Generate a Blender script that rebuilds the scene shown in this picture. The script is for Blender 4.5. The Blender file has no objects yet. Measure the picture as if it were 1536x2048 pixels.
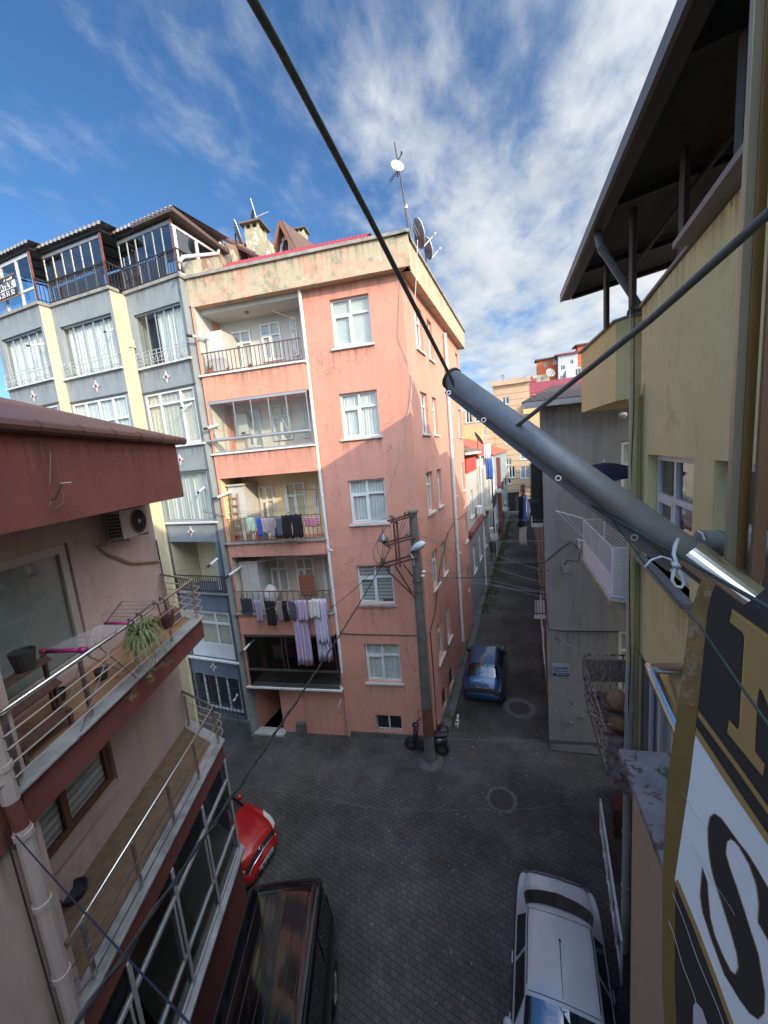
import bpy, bmesh, math, random
from mathutils import Vector, Matrix
random.seed(7)
S = bpy.context.scene
COL = S.collection
# ------------------------------------------------------------ camera
F, CX, CY = 744.0, 768.0, 1024.0
_d = Vector((1212-CX, 6057-CY, F)).normalized()
_y = Vector((1062-CX, 888-CY, F)).normalized()
_y = (_y - _d*_y.dot(_d)).normalized()
_z = -_d
_x = _y.cross(_z)
CAM = Vector((0, 0, 10.0))
def ray(px, py):
    v = Vector((px-CX, py-CY, F)).normalized()
    return Vector((_x.dot(v), _y.dot(v), _z.dot(v)))
def on_z(px, py, z):
    r = ray(px, py); return CAM + r*((z-10.0)/r.z)
def on_x(px, py, x):
    r = ray(px, py); return CAM + r*(x/r.x)
def on_y(px, py, y):
    r = ray(px, py); return CAM + r*(y/r.y)
def at_d(px, py, d):
    return CAM + ray(px, py)*d
cd = bpy.data.cameras.new('camera'); cam = bpy.data.objects.new('camera', cd); COL.objects.link(cam)
cd.sensor_fit = 'VERTICAL'; cd.sensor_height = 36; cd.lens = 36*F/2048; cd.clip_start = 0.05; cd.clip_end = 3000
mr = Matrix(((_x.x, -_x.y, -_x.z), (_y.x, -_y.y, -_y.z), (_z.x, -_z.y, -_z.z)))
cam.matrix_world = Matrix.Translation(CAM) @ mr.to_4x4()
S.camera = cam
# ------------------------------------------------------------ sun + sky
SUN_TRAVEL = Vector((-1, 0.45, -0.46)).normalized()
sl = bpy.data.lights.new('sun', 'SUN'); so = bpy.data.objects.new('sun', sl); COL.objects.link(so)
sl.energy = 2.65; sl.angle = math.radians(0.5); sl.color = (1, 0.80, 0.56)
so.rotation_euler = SUN_TRAVEL.to_track_quat('-Z', 'Y').to_euler(); so.location = (30, -20, 40)
S.view_settings.view_transform = 'Standard'; S.view_settings.look = 'None'
S.view_settings.exposure = 0.9; S.view_settings.gamma = 1
W = bpy.data.worlds.new('World'); S.world = W; W.use_nodes = True
nt = W.node_tree; nt.nodes.clear()
def N(t, **k):
    n = nt.nodes.new(t)
    for a, b in k.items(): setattr(n, a, b)
    return n
L = nt.links.new
out = N('ShaderNodeOutputWorld'); bg = N('ShaderNodeBackground'); bg.inputs[1].default_value = 0.15
sky = N('ShaderNodeTexSky'); sky.sky_type = 'NISHITA'; sky.sun_disc = False
td = -SUN_TRAVEL
sky.sun_elevation = math.asin(td.z); sky.sun_rotation = math.atan2(td.x, td.y)
sky.air_density = 0.9; sky.dust_density = 0.3; sky.ozone_density = 4.0
tc = N('ShaderNodeTexCoord'); sep = N('ShaderNodeSeparateXYZ'); L(tc.outputs['Generated'], sep.inputs[0])
mx = N('ShaderNodeMath', operation='MAXIMUM'); mx.inputs[1].default_value = 0.04; L(sep.outputs[2], mx.inputs[0])
ad = N('ShaderNodeMath', operation='ADD'); ad.inputs[1].default_value = 0.10; L(mx.outputs[0], ad.inputs[0])
dx = N('ShaderNodeMath', operation='DIVIDE'); dy = N('ShaderNodeMath', operation='DIVIDE')
L(sep.outputs[0], dx.inputs[0]); L(ad.outputs[0], dx.inputs[1]); L(sep.outputs[1], dy.inputs[0]); L(ad.outputs[0], dy.inputs[1])
cmb = N('ShaderNodeCombineXYZ'); L(dx.outputs[0], cmb.inputs[0]); L(dy.outputs[0], cmb.inputs[1])
mp = N('ShaderNodeMapping'); mp.inputs['Rotation'].default_value = (0, 0, math.radians(28)); mp.inputs['Scale'].default_value = (1.5, 1.0, 1); mp.inputs['Location'].default_value = (3.3, 1.45, 0)
L(cmb.outputs[0], mp.inputs[0])
n1 = N('ShaderNodeTexNoise'); n1.inputs['Scale'].default_value = 1.5; n1.inputs['Detail'].default_value = 9; n1.inputs['Roughness'].default_value = 0.56; n1.inputs['Distortion'].default_value = 0.15
n2 = N('ShaderNodeTexNoise'); n2.inputs['Scale'].default_value = 6.5; n2.inputs['Detail'].default_value = 7; n2.inputs['Roughness'].default_value = 0.6; n2.inputs['Distortion'].default_value = 0.2
L(mp.outputs[0], n1.inputs['Vector']); L(mp.outputs[0], n2.inputs['Vector'])
# more cover towards the alley side (+x) of the sky and near the horizon
cov = N('ShaderNodeMath', operation='MULTIPLY_ADD'); cov.inputs[1].default_value = 0.36; L(sep.outputs[0], cov.inputs[0]); cov.inputs[2].default_value = 0.095
hz = N('ShaderNodeMath', operation='MULTIPLY_ADD'); hz.inputs[1].default_value = -0.30; hz.inputs[2].default_value = 0.16; L(sep.outputs[2], hz.inputs[0])
a0 = N('ShaderNodeMath', operation='MULTIPLY_ADD'); a0.inputs[1].default_value = 0.42; L(n2.outputs[0], a0.inputs[0]); L(n1.outputs[0], a0.inputs[2])
a1 = N('ShaderNodeMath', operation='ADD'); L(a0.outputs[0], a1.inputs[0]); L(cov.outputs[0], a1.inputs[1])
a2 = N('ShaderNodeMath', operation='ADD'); L(a1.outputs[0], a2.inputs[0]); L(hz.outputs[0], a2.inputs[1])
mr_ = N('ShaderNodeMapRange'); mr_.interpolation_type = 'SMOOTHSTEP'
mr_.inputs['From Min'].default_value = 0.56; mr_.inputs['From Max'].default_value = 1.0; mr_.inputs['To Max'].default_value = 0.92
L(a2.outputs[0], mr_.inputs['Value'])
# cloud body: bright tops, slightly grey cores
cr = N('ShaderNodeValToRGB'); cr.color_ramp.elements[0].position = 0.40; cr.color_ramp.elements[0].color = (2.4, 2.6, 2.8, 1)
cr.color_ramp.elements[1].position = 0.66; cr.color_ramp.elements[1].color = (3.3, 3.4, 3.45, 1)
n3 = N('ShaderNodeTexNoise'); n3.inputs['Scale'].default_value = 2.4; n3.inputs['Detail'].default_value = 4
L(mp.outputs[0], n3.inputs['Vector']); L(n3.outputs[0], cr.inputs[0])
mixc = N('ShaderNodeMix', data_type='RGBA'); L(mr_.outputs[0], mixc.inputs[0])
sat = N('ShaderNodeHueSaturation'); sat.inputs['Saturation'].default_value = 1.12; sat.inputs['Value'].default_value = 0.72; L(sky.outputs[0], sat.inputs['Color'])
L(sat.outputs[0], mixc.inputs[6]); L(cr.outputs[0], mixc.inputs[7])
# added fill light: whole sky boosted high on the sunward side, behind the viewer
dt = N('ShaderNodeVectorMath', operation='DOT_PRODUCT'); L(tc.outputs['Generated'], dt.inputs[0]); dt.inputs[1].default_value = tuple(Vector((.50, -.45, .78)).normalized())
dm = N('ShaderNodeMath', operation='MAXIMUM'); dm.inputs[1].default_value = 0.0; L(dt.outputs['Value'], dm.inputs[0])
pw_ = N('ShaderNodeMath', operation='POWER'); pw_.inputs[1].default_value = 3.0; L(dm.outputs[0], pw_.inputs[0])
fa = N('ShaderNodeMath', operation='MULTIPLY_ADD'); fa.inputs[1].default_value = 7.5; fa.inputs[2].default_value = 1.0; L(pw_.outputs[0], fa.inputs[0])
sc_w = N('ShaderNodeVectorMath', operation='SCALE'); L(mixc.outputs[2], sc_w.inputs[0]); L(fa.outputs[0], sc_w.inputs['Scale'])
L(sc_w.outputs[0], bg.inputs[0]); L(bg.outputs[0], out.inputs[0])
# ------------------------------------------------------------ materials
MATS = {}
def mat(name, col, rough=0.8, metal=0.0, var=0.12, vs=1.5, bump=0.0, bs=60.0, patch=None, grime=0.0, wave=None, coat=0.0, alpha=None, spec=None, chips=None, crack=0):
    """procedural surface: base colour with broad + fine variation, optional patches (colour, threshold, scale)"""
    if name in MATS: return MATS[name]
    m = bpy.data.materials.new(name); m.use_nodes = True; MATS[name] = m
    t = m.node_tree; b = t.nodes['Principled BSDF']; l = t.links.new
    def n(ty, **k):
        q = t.nodes.new(ty)
        for a, c in k.items(): setattr(q, a, c)
        return q
    g = n('ShaderNodeNewGeometry')
    c = (*col, 1)
    b.inputs['Roughness'].default_value = rough; b.inputs['Metallic'].default_value = metal
    if coat: b.inputs['Coat Weight'].default_value = coat; b.inputs['Coat Roughness'].default_value = 0.05
    if spec is not None: b.inputs['Specular IOR Level'].default_value = spec
    cur = None
    if var:
        no = n('ShaderNodeTexNoise'); no.inputs['Scale'].default_value = vs; no.inputs['Detail'].default_value = 8; no.inputs['Roughness'].default_value = 0.65
        l(g.outputs['Position'], no.inputs['Vector'])
        r = n('ShaderNodeMapRange'); r.inputs['From Min'].default_value = 0.3; r.inputs['From Max'].default_value = 0.7
        r.inputs['To Min'].default_value = 1-var; r.inputs['To Max'].default_value = 1+var; l(no.outputs[0], r.inputs[0])
        mu = n('ShaderNodeVectorMath', operation='SCALE'); mu.inputs[0].default_value = col; l(r.outputs[0], mu.inputs['Scale'])
        cur = mu.outputs[0]
    if grime:
        mp = n('ShaderNodeMapping'); mp.inputs['Scale'].default_value = (3.5, 3.5, 0.28); l(g.outputs['Position'], mp.inputs[0])
        no = n('ShaderNodeTexNoise'); no.inputs['Scale'].default_value = 1.0; no.inputs['Detail'].default_value = 6; no.inputs['Roughness'].default_value = 0.6; l(mp.outputs[0], no.inputs['Vector'])
        r = n('ShaderNodeMapRange'); r.inputs['From Min'].default_value = 0.48; r.inputs['From Max'].default_value = 0.75; r.inputs['To Min'].default_value = 1; r.inputs['To Max'].default_value = 1-grime; l(no.outputs[0], r.inputs[0])
        mu = n('ShaderNodeVectorMath', operation='SCALE'); l(cur, mu.inputs[0]); l(r.outputs[0], mu.inputs['Scale']); cur = mu.outputs[0]
    for pc in ([patch] if patch else []) + (chips or []):
        pcol, thr, sc = pc[:3]; soft = pc[3] if len(pc) > 3 else 0.03
        no = n('ShaderNodeTexNoise'); no.inputs['Scale'].default_value = sc; no.inputs['Detail'].default_value = 10; no.inputs['Roughness'].default_value = 0.62; no.inputs['Distortion'].default_value = 0.3
        mp = n('ShaderNodeMapping'); mp.inputs['Location'].default_value = (sc*3.1, thr*17, 2.2); l(g.outputs['Position'], mp.inputs[0]); l(mp.outputs[0], no.inputs['Vector'])
        r = n('ShaderNodeMapRange'); r.inputs['From Min'].default_value = thr; r.inputs['From Max'].default_value = thr+soft; l(no.outputs[0], r.inputs[0])
        mi = n('ShaderNodeMix', data_type='RGBA'); l(r.outputs[0], mi.inputs[0])
        if cur is not None: l(cur, mi.inputs[6])
        else: mi.inputs[6].default_value = c
        mi.inputs[7].default_value = (*pcol, 1); cur = mi.outputs[2]
    if crack:
        for k_, sc in ((0, .55), (1, 1.3)):
            no = n('ShaderNodeTexNoise'); no.inputs['Scale'].default_value = sc; no.inputs['Detail'].default_value = 7; no.inputs['Roughness'].default_value = 0.55
            mp = n('ShaderNodeMapping'); mp.inputs['Location'].default_value = (7.7+k_*5, 1.3, 4.1); l(g.outputs['Position'], mp.inputs[0]); l(mp.outputs[0], no.inputs['Vector'])
            sb = n('ShaderNodeMath', operation='SUBTRACT'); sb.inputs[1].default_value = .5; l(no.outputs[0], sb.inputs[0])
            ab = n('ShaderNodeMath', operation='ABSOLUTE'); l(sb.outputs[0], ab.inputs[0])
            r = n('ShaderNodeMapRange'); r.inputs['From Min'].default_value = .0008; r.inputs['From Max'].default_value = .0028; r.inputs['To Min'].default_value = crack; r.inputs['To Max'].default_value = 0; l(ab.outputs[0], r.inputs[0])
            n2_ = n('ShaderNodeTexNoise'); n2_.inputs['Scale'].default_value = .7; l(mp.outputs[0], n2_.inputs['Vector'])
            r2 = n('ShaderNodeMapRange'); r2.inputs['From Min'].default_value = .5; r2.inputs['From Max'].default_value = .56; l(n2_.outputs[0], r2.inputs[0])
            m3 = n('ShaderNodeMath', operation='MULTIPLY'); l(r.outputs[0], m3.inputs[0]); l(r2.outputs[0], m3.inputs[1])
            mi = n('ShaderNodeMix', data_type='RGBA'); l(m3.outputs[0], mi.inputs[0]); l(cur, mi.inputs[6]); mi.inputs[7].default_value = (col[0]*.35, col[1]*.35, col[2]*.38, 1); cur = mi.outputs[2]
    if wave:   # stripes: (colour, scale, axis vector, threshold)
        wc, sc, ax, thr = wave
        dt = n('ShaderNodeVectorMath', operation='DOT_PRODUCT'); l(g.outputs['Position'], dt.inputs[0]); dt.inputs[1].default_value = ax
        mm = n('ShaderNodeMath', operation='MULTIPLY'); mm.inputs[1].default_value = sc; l(dt.outputs['Value'], mm.inputs[0])
        fr = n('ShaderNodeMath', operation='FRACT'); l(mm.outputs[0], fr.inputs[0])
        gt = n('ShaderNodeMath', operation='GREATER_THAN'); gt.inputs[1].default_value = thr; l(fr.outputs[0], gt.inputs[0])
        mi = n('ShaderNodeMix', data_type='RGBA'); l(gt.outputs[0], mi.inputs[0])
        if cur is not None: l(cur, mi.inputs[6])
        else: mi.inputs[6].default_value = c
        mi.inputs[7].default_value = (*wc, 1); cur = mi.outputs[2]
    if cur is not None: l(cur, b.inputs['Base Color'])
    else: b.inputs['Base Color'].default_value = c
    if bump:
        no = n('ShaderNodeTexNoise'); no.inputs['Scale'].default_value = bs; no.inputs['Detail'].default_value = 5; l(g.outputs['Position'], no.inputs['Vector'])
        bu = n('ShaderNodeBump'); bu.inputs['Strength'].default_value = bump; bu.inputs['Distance'].default_value = 0.02; l(no.outputs[0], bu.inputs['Height']); l(bu.outputs[0], b.inputs['Normal'])
    return m
def glass(name, tint=(0.8, 0.85, 0.85), refl=0.12, rough=0.02):
    if name in MATS: return MATS[name]
    m = bpy.data.materials.new(name); m.use_nodes = True; MATS[name] = m
    t = m.node_tree; t.nodes.clear(); l = t.links.new
    o = t.nodes.new('ShaderNodeOutputMaterial'); tr = t.nodes.new('ShaderNodeBsdfTransparent'); tr.inputs[0].default_value = (*tint, 1)
    gl = t.nodes.new('ShaderNodeBsdfGlossy'); gl.inputs['Roughness'].default_value = rough
    fr = t.nodes.new('ShaderNodeLayerWeight'); fr.inputs[0].default_value = 0.5
    pw = t.nodes.new('ShaderNodeMath'); pw.operation = 'POWER'; pw.inputs[1].default_value = 4.0; l(fr.outputs['Facing'], pw.inputs[0])
    a = t.nodes.new('ShaderNodeMath'); a.operation = 'MULTIPLY_ADD'; a.inputs[1].default_value = 0.75; a.inputs[2].default_value = refl+.03; a.use_clamp = True; l(pw.outputs[0], a.inputs[0])
    mi = t.nodes.new('ShaderNodeMixShader'); l(a.outputs[0], mi.inputs[0]); l(tr.outputs[0], mi.inputs[1]); l(gl.outputs[0], mi.inputs[2]); l(mi.outputs[0], o.inputs[0])
    return m
# ------------------------------------------------------------ mesh helpers
OFF = {}
def bb_base(vs):
    xs = [v[0] for v in vs]; ys = [v[1] for v in vs]; zs = [v[2] for v in vs]
    return Vector(((min(xs)+max(xs))/2, (min(ys)+max(ys))/2, min(zs)))
class MB:
    def __init__(s): s.v = []; s.f = []; s.m = []; s.mi = 0
    def poly(s, pts):
        k = len(s.v); s.v += [Vector(p) for p in pts]; s.f.append(tuple(range(k, k+len(pts)))); s.m.append(s.mi); return s
    def hexa(s, p):   # 8 pts: 0-3 bottom loop, 4-7 top loop
        k = len(s.v); s.v += [Vector(q) for q in p]
        for f in ((3, 2, 1, 0), (4, 5, 6, 7), (0, 1, 5, 4), (1, 2, 6, 5), (2, 3, 7, 6), (3, 0, 4, 7)):
            s.f.append(tuple(k+i for i in f)); s.m.append(s.mi)
        return s
    def box(s, fr, u0, u1, n0, n1, z0, z1):
        P = fr.P
        return s.hexa([P(u0, z0, n0), P(u1, z0, n0), P(u1, z0, n1), P(u0, z0, n1), P(u0, z1, n0), P(u1, z1, n0), P(u1, z1, n1), P(u0, z1, n1)])
    def bar(s, a, b, w, h=None, up=Vector((0, 0, 1))):
        a = Vector(a); b = Vector(b); h = h or w; d = (b-a).normalized()
        if abs(d.dot(up)) > 0.98: up = Vector((0.9, 0.4, 0)).normalized()
        x = d.cross(up).normalized()*w/2; y = x.cross(d).normalized()*h/2
        return s.hexa([a-x-y, a+x-y, a+x+y, a-x+y, b-x-y, b+x-y, b+x+y, b-x+y])
    def tube(s, pts, r, seg=8, cap=True):
        pts = [Vector(p) for p in pts]; rs = r if isinstance(r, (list, tuple)) else [r]*len(pts)
        k0 = len(s.v); prev = None
        for i, p in enumerate(pts):
            d = (pts[min(i+1, len(pts)-1)]-pts[max(i-1, 0)]).normalized()
            up = Vector((0, 0, 1)) if abs(d.z) < 0.95 else Vector((1, 0, 0))
            x = d.cross(up).normalized(); y = x.cross(d).normalized()
            if prev is not None and x.dot(prev) < 0: x = -x; y = -y
            prev = x
            for j in range(seg):
                a = 2*math.pi*j/seg; s.v.append(p+(x*math.cos(a)+y*math.sin(a))*rs[i])
        for i in range(len(pts)-1):
            for j in range(seg):
                a = k0+i*seg+j; b = k0+i*seg+(j+1) % seg
                s.f.append((a, b, b+seg, a+seg)); s.m.append(s.mi)
        if cap:
            s.f.append(tuple(k0+j for j in range(seg))[::-1]); s.m.append(s.mi)
            s.f.append(tuple(k0+(len(pts)-1)*seg+j for j in range(seg))); s.m.append(s.mi)
        return s
    def lathe(s, c, prof, axis=Vector((0, 0, 1)), seg=20):
        axis = Vector(axis).normalized(); up = Vector((0, 0, 1)) if abs(axis.z) < 0.9 else Vector((1, 0, 0))
        x = axis.cross(up).normalized(); y = axis.cross(x); c = Vector(c); k0 = len(s.v)
        for r, h in prof:
            for j in range(seg):
                a = 2*math.pi*j/seg; s.v.append(c+axis*h+(x*math.cos(a)+y*math.sin(a))*r)
        for i in range(len(prof)-1):
            for j in range(seg):
                a = k0+i*seg+j; b = k0+i*seg+(j+1) % seg
                s.f.append((a, b, b+seg, a+seg)); s.m.append(s.mi)
        return s
    def grid(s, rows):   # rows of points -> quads
        k0 = len(s.v); w = len(rows[0])
        for r in rows: s.v += [Vector(p) for p in r]
        for i in range(len(rows)-1):
            for j in range(w-1):
                a = k0+i*w+j; s.f.append((a, a+1, a+w+1, a+w)); s.m.append(s.mi)
        return s
    def prism(s, poly, dvec):
        k = len(s.v); n = len(poly); d = Vector(dvec)
        s.v += [Vector(p) for p in poly]+[Vector(p)+d for p in poly]
        s.f.append(tuple(range(k, k+n))); s.f.append(tuple(range(k+n, k+2*n))[::-1]); s.m += [s.mi]*2
        for i in range(n):
            j = (i+1) % n; s.f.append((k+i, k+j, k+n+j, k+n+i)); s.m.append(s.mi)
        return s
    def build(s, name, mats, parent=None, label=None, cat=None, group=None, kind=None, smooth=False, bevel=0, solid=0):
        if not isinstance(mats, (list, tuple)): mats = [mats]
        off = OFF[parent.name] if parent else bb_base(s.v)
        me = bpy.data.meshes.new(name); me.from_pydata([v-off for v in s.v], [], s.f)
        for m in mats: me.materials.append(m)
        for p, i in zip(me.polygons, s.m): p.material_index = i
        b = bmesh.new(); b.from_mesh(me); bmesh.ops.recalc_face_normals(b, faces=b.faces); b.to_mesh(me); b.free()
        if smooth:
            for p in me.polygons: p.use_smooth = True
        o = bpy.data.objects.new(name, me); COL.objects.link(o); OFF[o.name] = off
        if parent: o.parent = parent
        else: o.location = off
        if bevel:
            md = o.modifiers.new('bevel', 'BEVEL'); md.width = bevel; md.segments = 2; md.limit_method = 'ANGLE'
        if solid:
            md = o.modifiers.new('solid', 'SOLIDIFY'); md.thickness = solid
        tag(o, label, cat, group, kind); return o
def tag(o, label=None, cat=None, group=None, kind=None):
    if label: o['label'] = label
    if cat: o['category'] = cat
    if group: o['group'] = group
    if kind: o['kind'] = kind
def thing(name, label, cat, loc, group=None):
    o = bpy.data.objects.new(name, None); COL.objects.link(o); o.location = loc; OFF[o.name] = Vector(loc); o.empty_display_size = .2
    tag(o, label, cat, group); return o
def dup(root, delta, label=None, rotz=None):
    r = root.copy(); COL.objects.link(r); r.location = root.location+Vector(delta)
    if rotz is not None: r.rotation_euler = (0, 0, rotz)
    if label: r['label'] = label
    for ch in list(root.children):
        c = ch.copy(); COL.objects.link(c); c.parent = r
        for g in list(ch.children):
            d = g.copy(); COL.objects.link(d); d.parent = c
    return r
class Fr:
    def __init__(s, o, u, flip=False):
        s.o = Vector((o[0], o[1], 0)); s.u = Vector((u[0], u[1], 0)).normalized()
        s.n = Vector((s.u.y, -s.u.x, 0))
        if flip: s.n = -s.n
    def P(s, u, z, n=0.0): return s.o+s.u*u+s.n*n+Vector((0, 0, z))
    def uv(s, px, py, n=0.0):
        r = ray(px, py); o = s.o+s.n*n
        t = (o-Vector((CAM.x, CAM.y, 0))).dot(s.n)/(r.x*s.n.x+r.y*s.n.y)
        p = CAM+r*t; return (p-o).dot(s.u), p.z
    def wp(s, px, py, n=0.0):
        u, z = s.uv(px, py, n); return s.P(u, z, n)
def wall(mb, fr, u0, u1, z0, z1, holes=(), n=0.0, depth=0.22, deep=None):
    """sheet wall with rectangular openings, their reveals and a dark room behind (material slot 1)"""
    if u0 > u1: u0, u1 = u1, u0
    hs = [(min(a, b), max(a, b), c, d) for a, b, c, d in holes]
    us = sorted(set([u0, u1]+[x for h in hs for x in h[:2] if u0 < x < u1])); zs = sorted(set([z0, z1]+[x for h in hs for x in h[2:] if z0 < x < z1]))
    for i in range(len(us)-1):
        for j in range(len(zs)-1):
            cu = (us[i]+us[i+1])/2; cz = (zs[j]+zs[j+1])/2
            if any(h[0] < cu < h[1] and h[2] < cz < h[3] for h in hs): continue
            mb.poly([fr.P(us[i], zs[j], n), fr.P(us[i+1], zs[j], n), fr.P(us[i+1], zs[j+1], n), fr.P(us[i], zs[j+1], n)])
    D0 = depth
    for a, b, c, d in hs:
        depth = deep[1] if deep and abs(c-deep[0]) < .01 else D0
        P = lambda u, z, k: fr.P(u, z, n-k)
        for (p, q) in (((a, c), (b, c)), ((b, c), (b, d)), ((b, d), (a, d)), ((a, d), (a, c))):
            mb.poly([P(*p, 0), P(*q, 0), P(*q, depth), P(*p, depth)])
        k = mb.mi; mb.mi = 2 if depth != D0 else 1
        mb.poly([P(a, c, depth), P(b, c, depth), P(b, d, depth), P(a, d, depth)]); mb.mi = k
WHITE = mat('white_pvc', (0.62, 0.64, 0.64), 0.45, var=0.07, vs=3)
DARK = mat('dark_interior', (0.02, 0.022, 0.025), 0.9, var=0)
PANE = glass('window_glass', (0.86, 0.9, 0.9), 0.09)
PANE2 = glass('dark_window_glass', (0.45, 0.5, 0.52), 0.10)
CURT = mat('white_curtain', (0.72, 0.74, 0.70), 0.95, var=0.1, vs=4, wave=((0.58, 0.60, 0.57), 9.0, (1, 0.3, 0), 0.55))
CURT2 = mat('sheer_curtain', (0.42, 0.45, 0.44), 0.95, var=0.2, vs=9)
CURT3 = mat('cream_lace_curtain', (.62, .58, .47), .95, var=.25, vs=22)
CURT4 = mat('bluish_net_curtain', (.44, .50, .54), .95, var=.15, vs=6, wave=((.34, .40, .44), 13, (1, .2, 0), .6))
BLIND = mat('zebra_blind', (0.55, 0.56, 0.52), 0.9, var=0.04, wave=((0.30, 0.31, 0.30), 8.0, (0, 0, 1), 0.5))
SILLM = mat('pale_stone_sill', (0.50, 0.50, 0.47), 0.7, var=0.15, vs=6)
CONC = mat('weathered_concrete', (0.27, 0.26, 0.23), 0.9, var=0.25, vs=5, bump=0.3, bs=40, grime=0.3)
def curtain(fr, u0, u1, z0, z1, n, m, parent, name='curtain', folds=None, amp=0.02):
    mb = MB(); k = folds or max(8, int((u1-u0)*40)); r1 = []; r2 = []
    ph = random.random()*9
    for i in range(k+1):
        t = i/k; u = u0+(u1-u0)*t
        a = amp*math.sin(i*1.9+ph)+amp*.6*math.sin(i*.83+ph*2)
        r1.append(fr.P(u, z1, n+a*.5)); r2.append(fr.P(u, z0, n+a))
    mb.grid([r1, r2]); return mb.build(name, m, parent, smooth=True)
def window(fr, u0, u1, z0, z1, parent, n=-0.10, cur=CURT, fw=0.06, tr=0.68, mull=(0.5,), sash=True, sill=True, pane=PANE, m=WHITE, half=None, sillm=SILLM, sd=0.07, name='window'):
    if u0 > u1: u0, u1 = u1, u0
    mb = MB(); t = 0.05
    mb.box(fr, u0, u0+fw, n-t, n, z0, z1); mb.box(fr, u1-fw, u1, n-t, n, z0, z1)
    mb.box(fr, u0+fw, u1-fw, n-t, n, z0, z0+fw); mb.box(fr, u0+fw, u1-fw, n-t, n, z1-fw, z1)
    zt = z0+(z1-z0)*tr if tr else z1-fw
    if tr: mb.box(fr, u0+fw, u1-fw, n-t, n+.004, zt-fw/2, zt+fw/2)
    for q in mull:
        um = u0+(u1-u0)*q; mb.box(fr, um-fw/2, um+fw/2, n-t, n+.006, z0+fw, z1-fw)
    if sash and tr:
        um = u0+(u1-u0)*mull[0]; a, b = (um+fw/2, u1-fw); s = fw*.75
        for (p, q, r, w) in ((a, a+s, z0+fw, zt-fw/2), (b-s, b, z0+fw, zt-fw/2), (a+s, b-s, z0+fw, z0+fw+s), (a+s, b-s, zt-fw/2-s, zt-fw/2)):
            mb.box(fr, p, q, n-t, n+.015, r, w)
    w = mb.build(name, m, parent)
    g = MB(); g.poly([fr.P(u0+fw, z0+fw, n-.03), fr.P(u1-fw, z0+fw, n-.03), fr.P(u1-fw, z1-fw, n-.03), fr.P(u0+fw, z1-fw, n-.03)]); g.build('pane', pane, w)
    if cur in (CURT, CURT2) and not half:
        q_ = random.random(); cur = CURT if q_ < .35 else CURT2 if q_ < .6 else CURT3 if q_ < .8 else CURT4
        q_ = random.random(); half = None if q_ < .6 else (0, random.uniform(.55, .9)) if q_ < .8 else (random.uniform(.1, .4), 1)
    if cur:
        if half: curtain(fr, u0+fw+(u1-u0)*half[0], u0+(u1-u0)*half[1]-fw*.5, z0+fw*.5, z1-fw*.5, n-.075, cur, w)
        elif cur is BLIND or cur.name in ('frosted_sheet', 'roller_blind'): MB().poly([fr.P(u0+fw*.5, z0+fw, n-.07), fr.P(u1-fw*.5, z0+fw, n-.07), fr.P(u1-fw*.5, z1-fw, n-.07), fr.P(u0+fw*.5, z1-fw, n-.07)]).build('blind', cur, w)
        else: curtain(fr, u0+fw*.5, u1-fw*.5, z0+fw*.5, z1-fw*.5, n-.08, cur, w)
    if sill: MB().box(fr, u0-.08, u1+.08, n-.02, sd, z0-.07, z0-.003).build('sill', sillm, w)
    return w
def drip_mat():
    if 'drip_stain' in MATS: return MATS['drip_stain']
    m = bpy.data.materials.new('drip_stain'); m.use_nodes = True; MATS['drip_stain'] = m; t = m.node_tree; l = t.links.new; b = t.nodes['Principled BSDF']
    b.inputs['Base Color'].default_value = (.07, .06, .05, 1); b.inputs['Roughness'].default_value = .95
    g = t.nodes.new('ShaderNodeNewGeometry'); mp = t.nodes.new('ShaderNodeMapping'); mp.inputs['Scale'].default_value = (14, 14, .5); l(g.outputs['Position'], mp.inputs[0])
    no = t.nodes.new('ShaderNodeTexNoise'); no.inputs['Scale'].default_value = 1; no.inputs['Detail'].default_value = 5; l(mp.outputs[0], no.inputs[0])
    tc_ = t.nodes.new('ShaderNodeTexCoord'); sp_ = t.nodes.new('ShaderNodeSeparateXYZ'); l(tc_.outputs['Generated'], sp_.inputs[0])
    pw = t.nodes.new('ShaderNodeMath'); pw.operation = 'POWER'; pw.inputs[1].default_value = 1.8; l(sp_.outputs[2], pw.inputs[0])
    r = t.nodes.new('ShaderNodeMapRange'); r.inputs['From Min'].default_value = .47; r.inputs['From Max'].default_value = .72; r.inputs['To Max'].default_value = .42; l(no.outputs[0], r.inputs[0])
    mu = t.nodes.new('ShaderNodeMath'); mu.operation = 'MULTIPLY'; l(pw.outputs[0], mu.inputs[0]); l(r.outputs[0], mu.inputs[1]); l(mu.outputs[0], b.inputs['Alpha']); return m
def drip(fr, u0, u1, z1, ln, parent, n=.004):
    return MB().poly([fr.P(u0, z1-ln, n), fr.P(u1, z1-ln, n), fr.P(u1, z1, n), fr.P(u0, z1, n)]).build('drip_stain', drip_mat(), parent)
def railing(fr, u0, u1, z0, z1, n, parent, m, step=0.12, name='railing', r=0.009, ret=None):
    mb = MB(); mb.box(fr, u0, u1, n-.015, n+.015, z1-.03, z1); mb.box(fr, u0, u1, n-.012, n+.012, z0+.05, z0+.075)
    k = max(2, int(abs(u1-u0)/step))
    for i in range(k+1):
        u = u0+(u1-u0)*i/k; mb.box(fr, u-r, u+r, n-r, n+r, z0, z1-.03)
    return mb.build(name, m, parent)
def pipe(pts, r, m, parent, name='downpipe', collars=None, seg=10):
    mb = MB(); mb.tube(pts, r, seg)
    if collars:
        a, b = Vector(pts[0]), Vector(pts[-1])
        for t in collars:
            p = a.lerp(b, t); d = (b-a).normalized()*.03; mb.tube([p-d, p+d], r*1.18, seg)
    return mb.build(name, m, parent, smooth=False)
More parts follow.
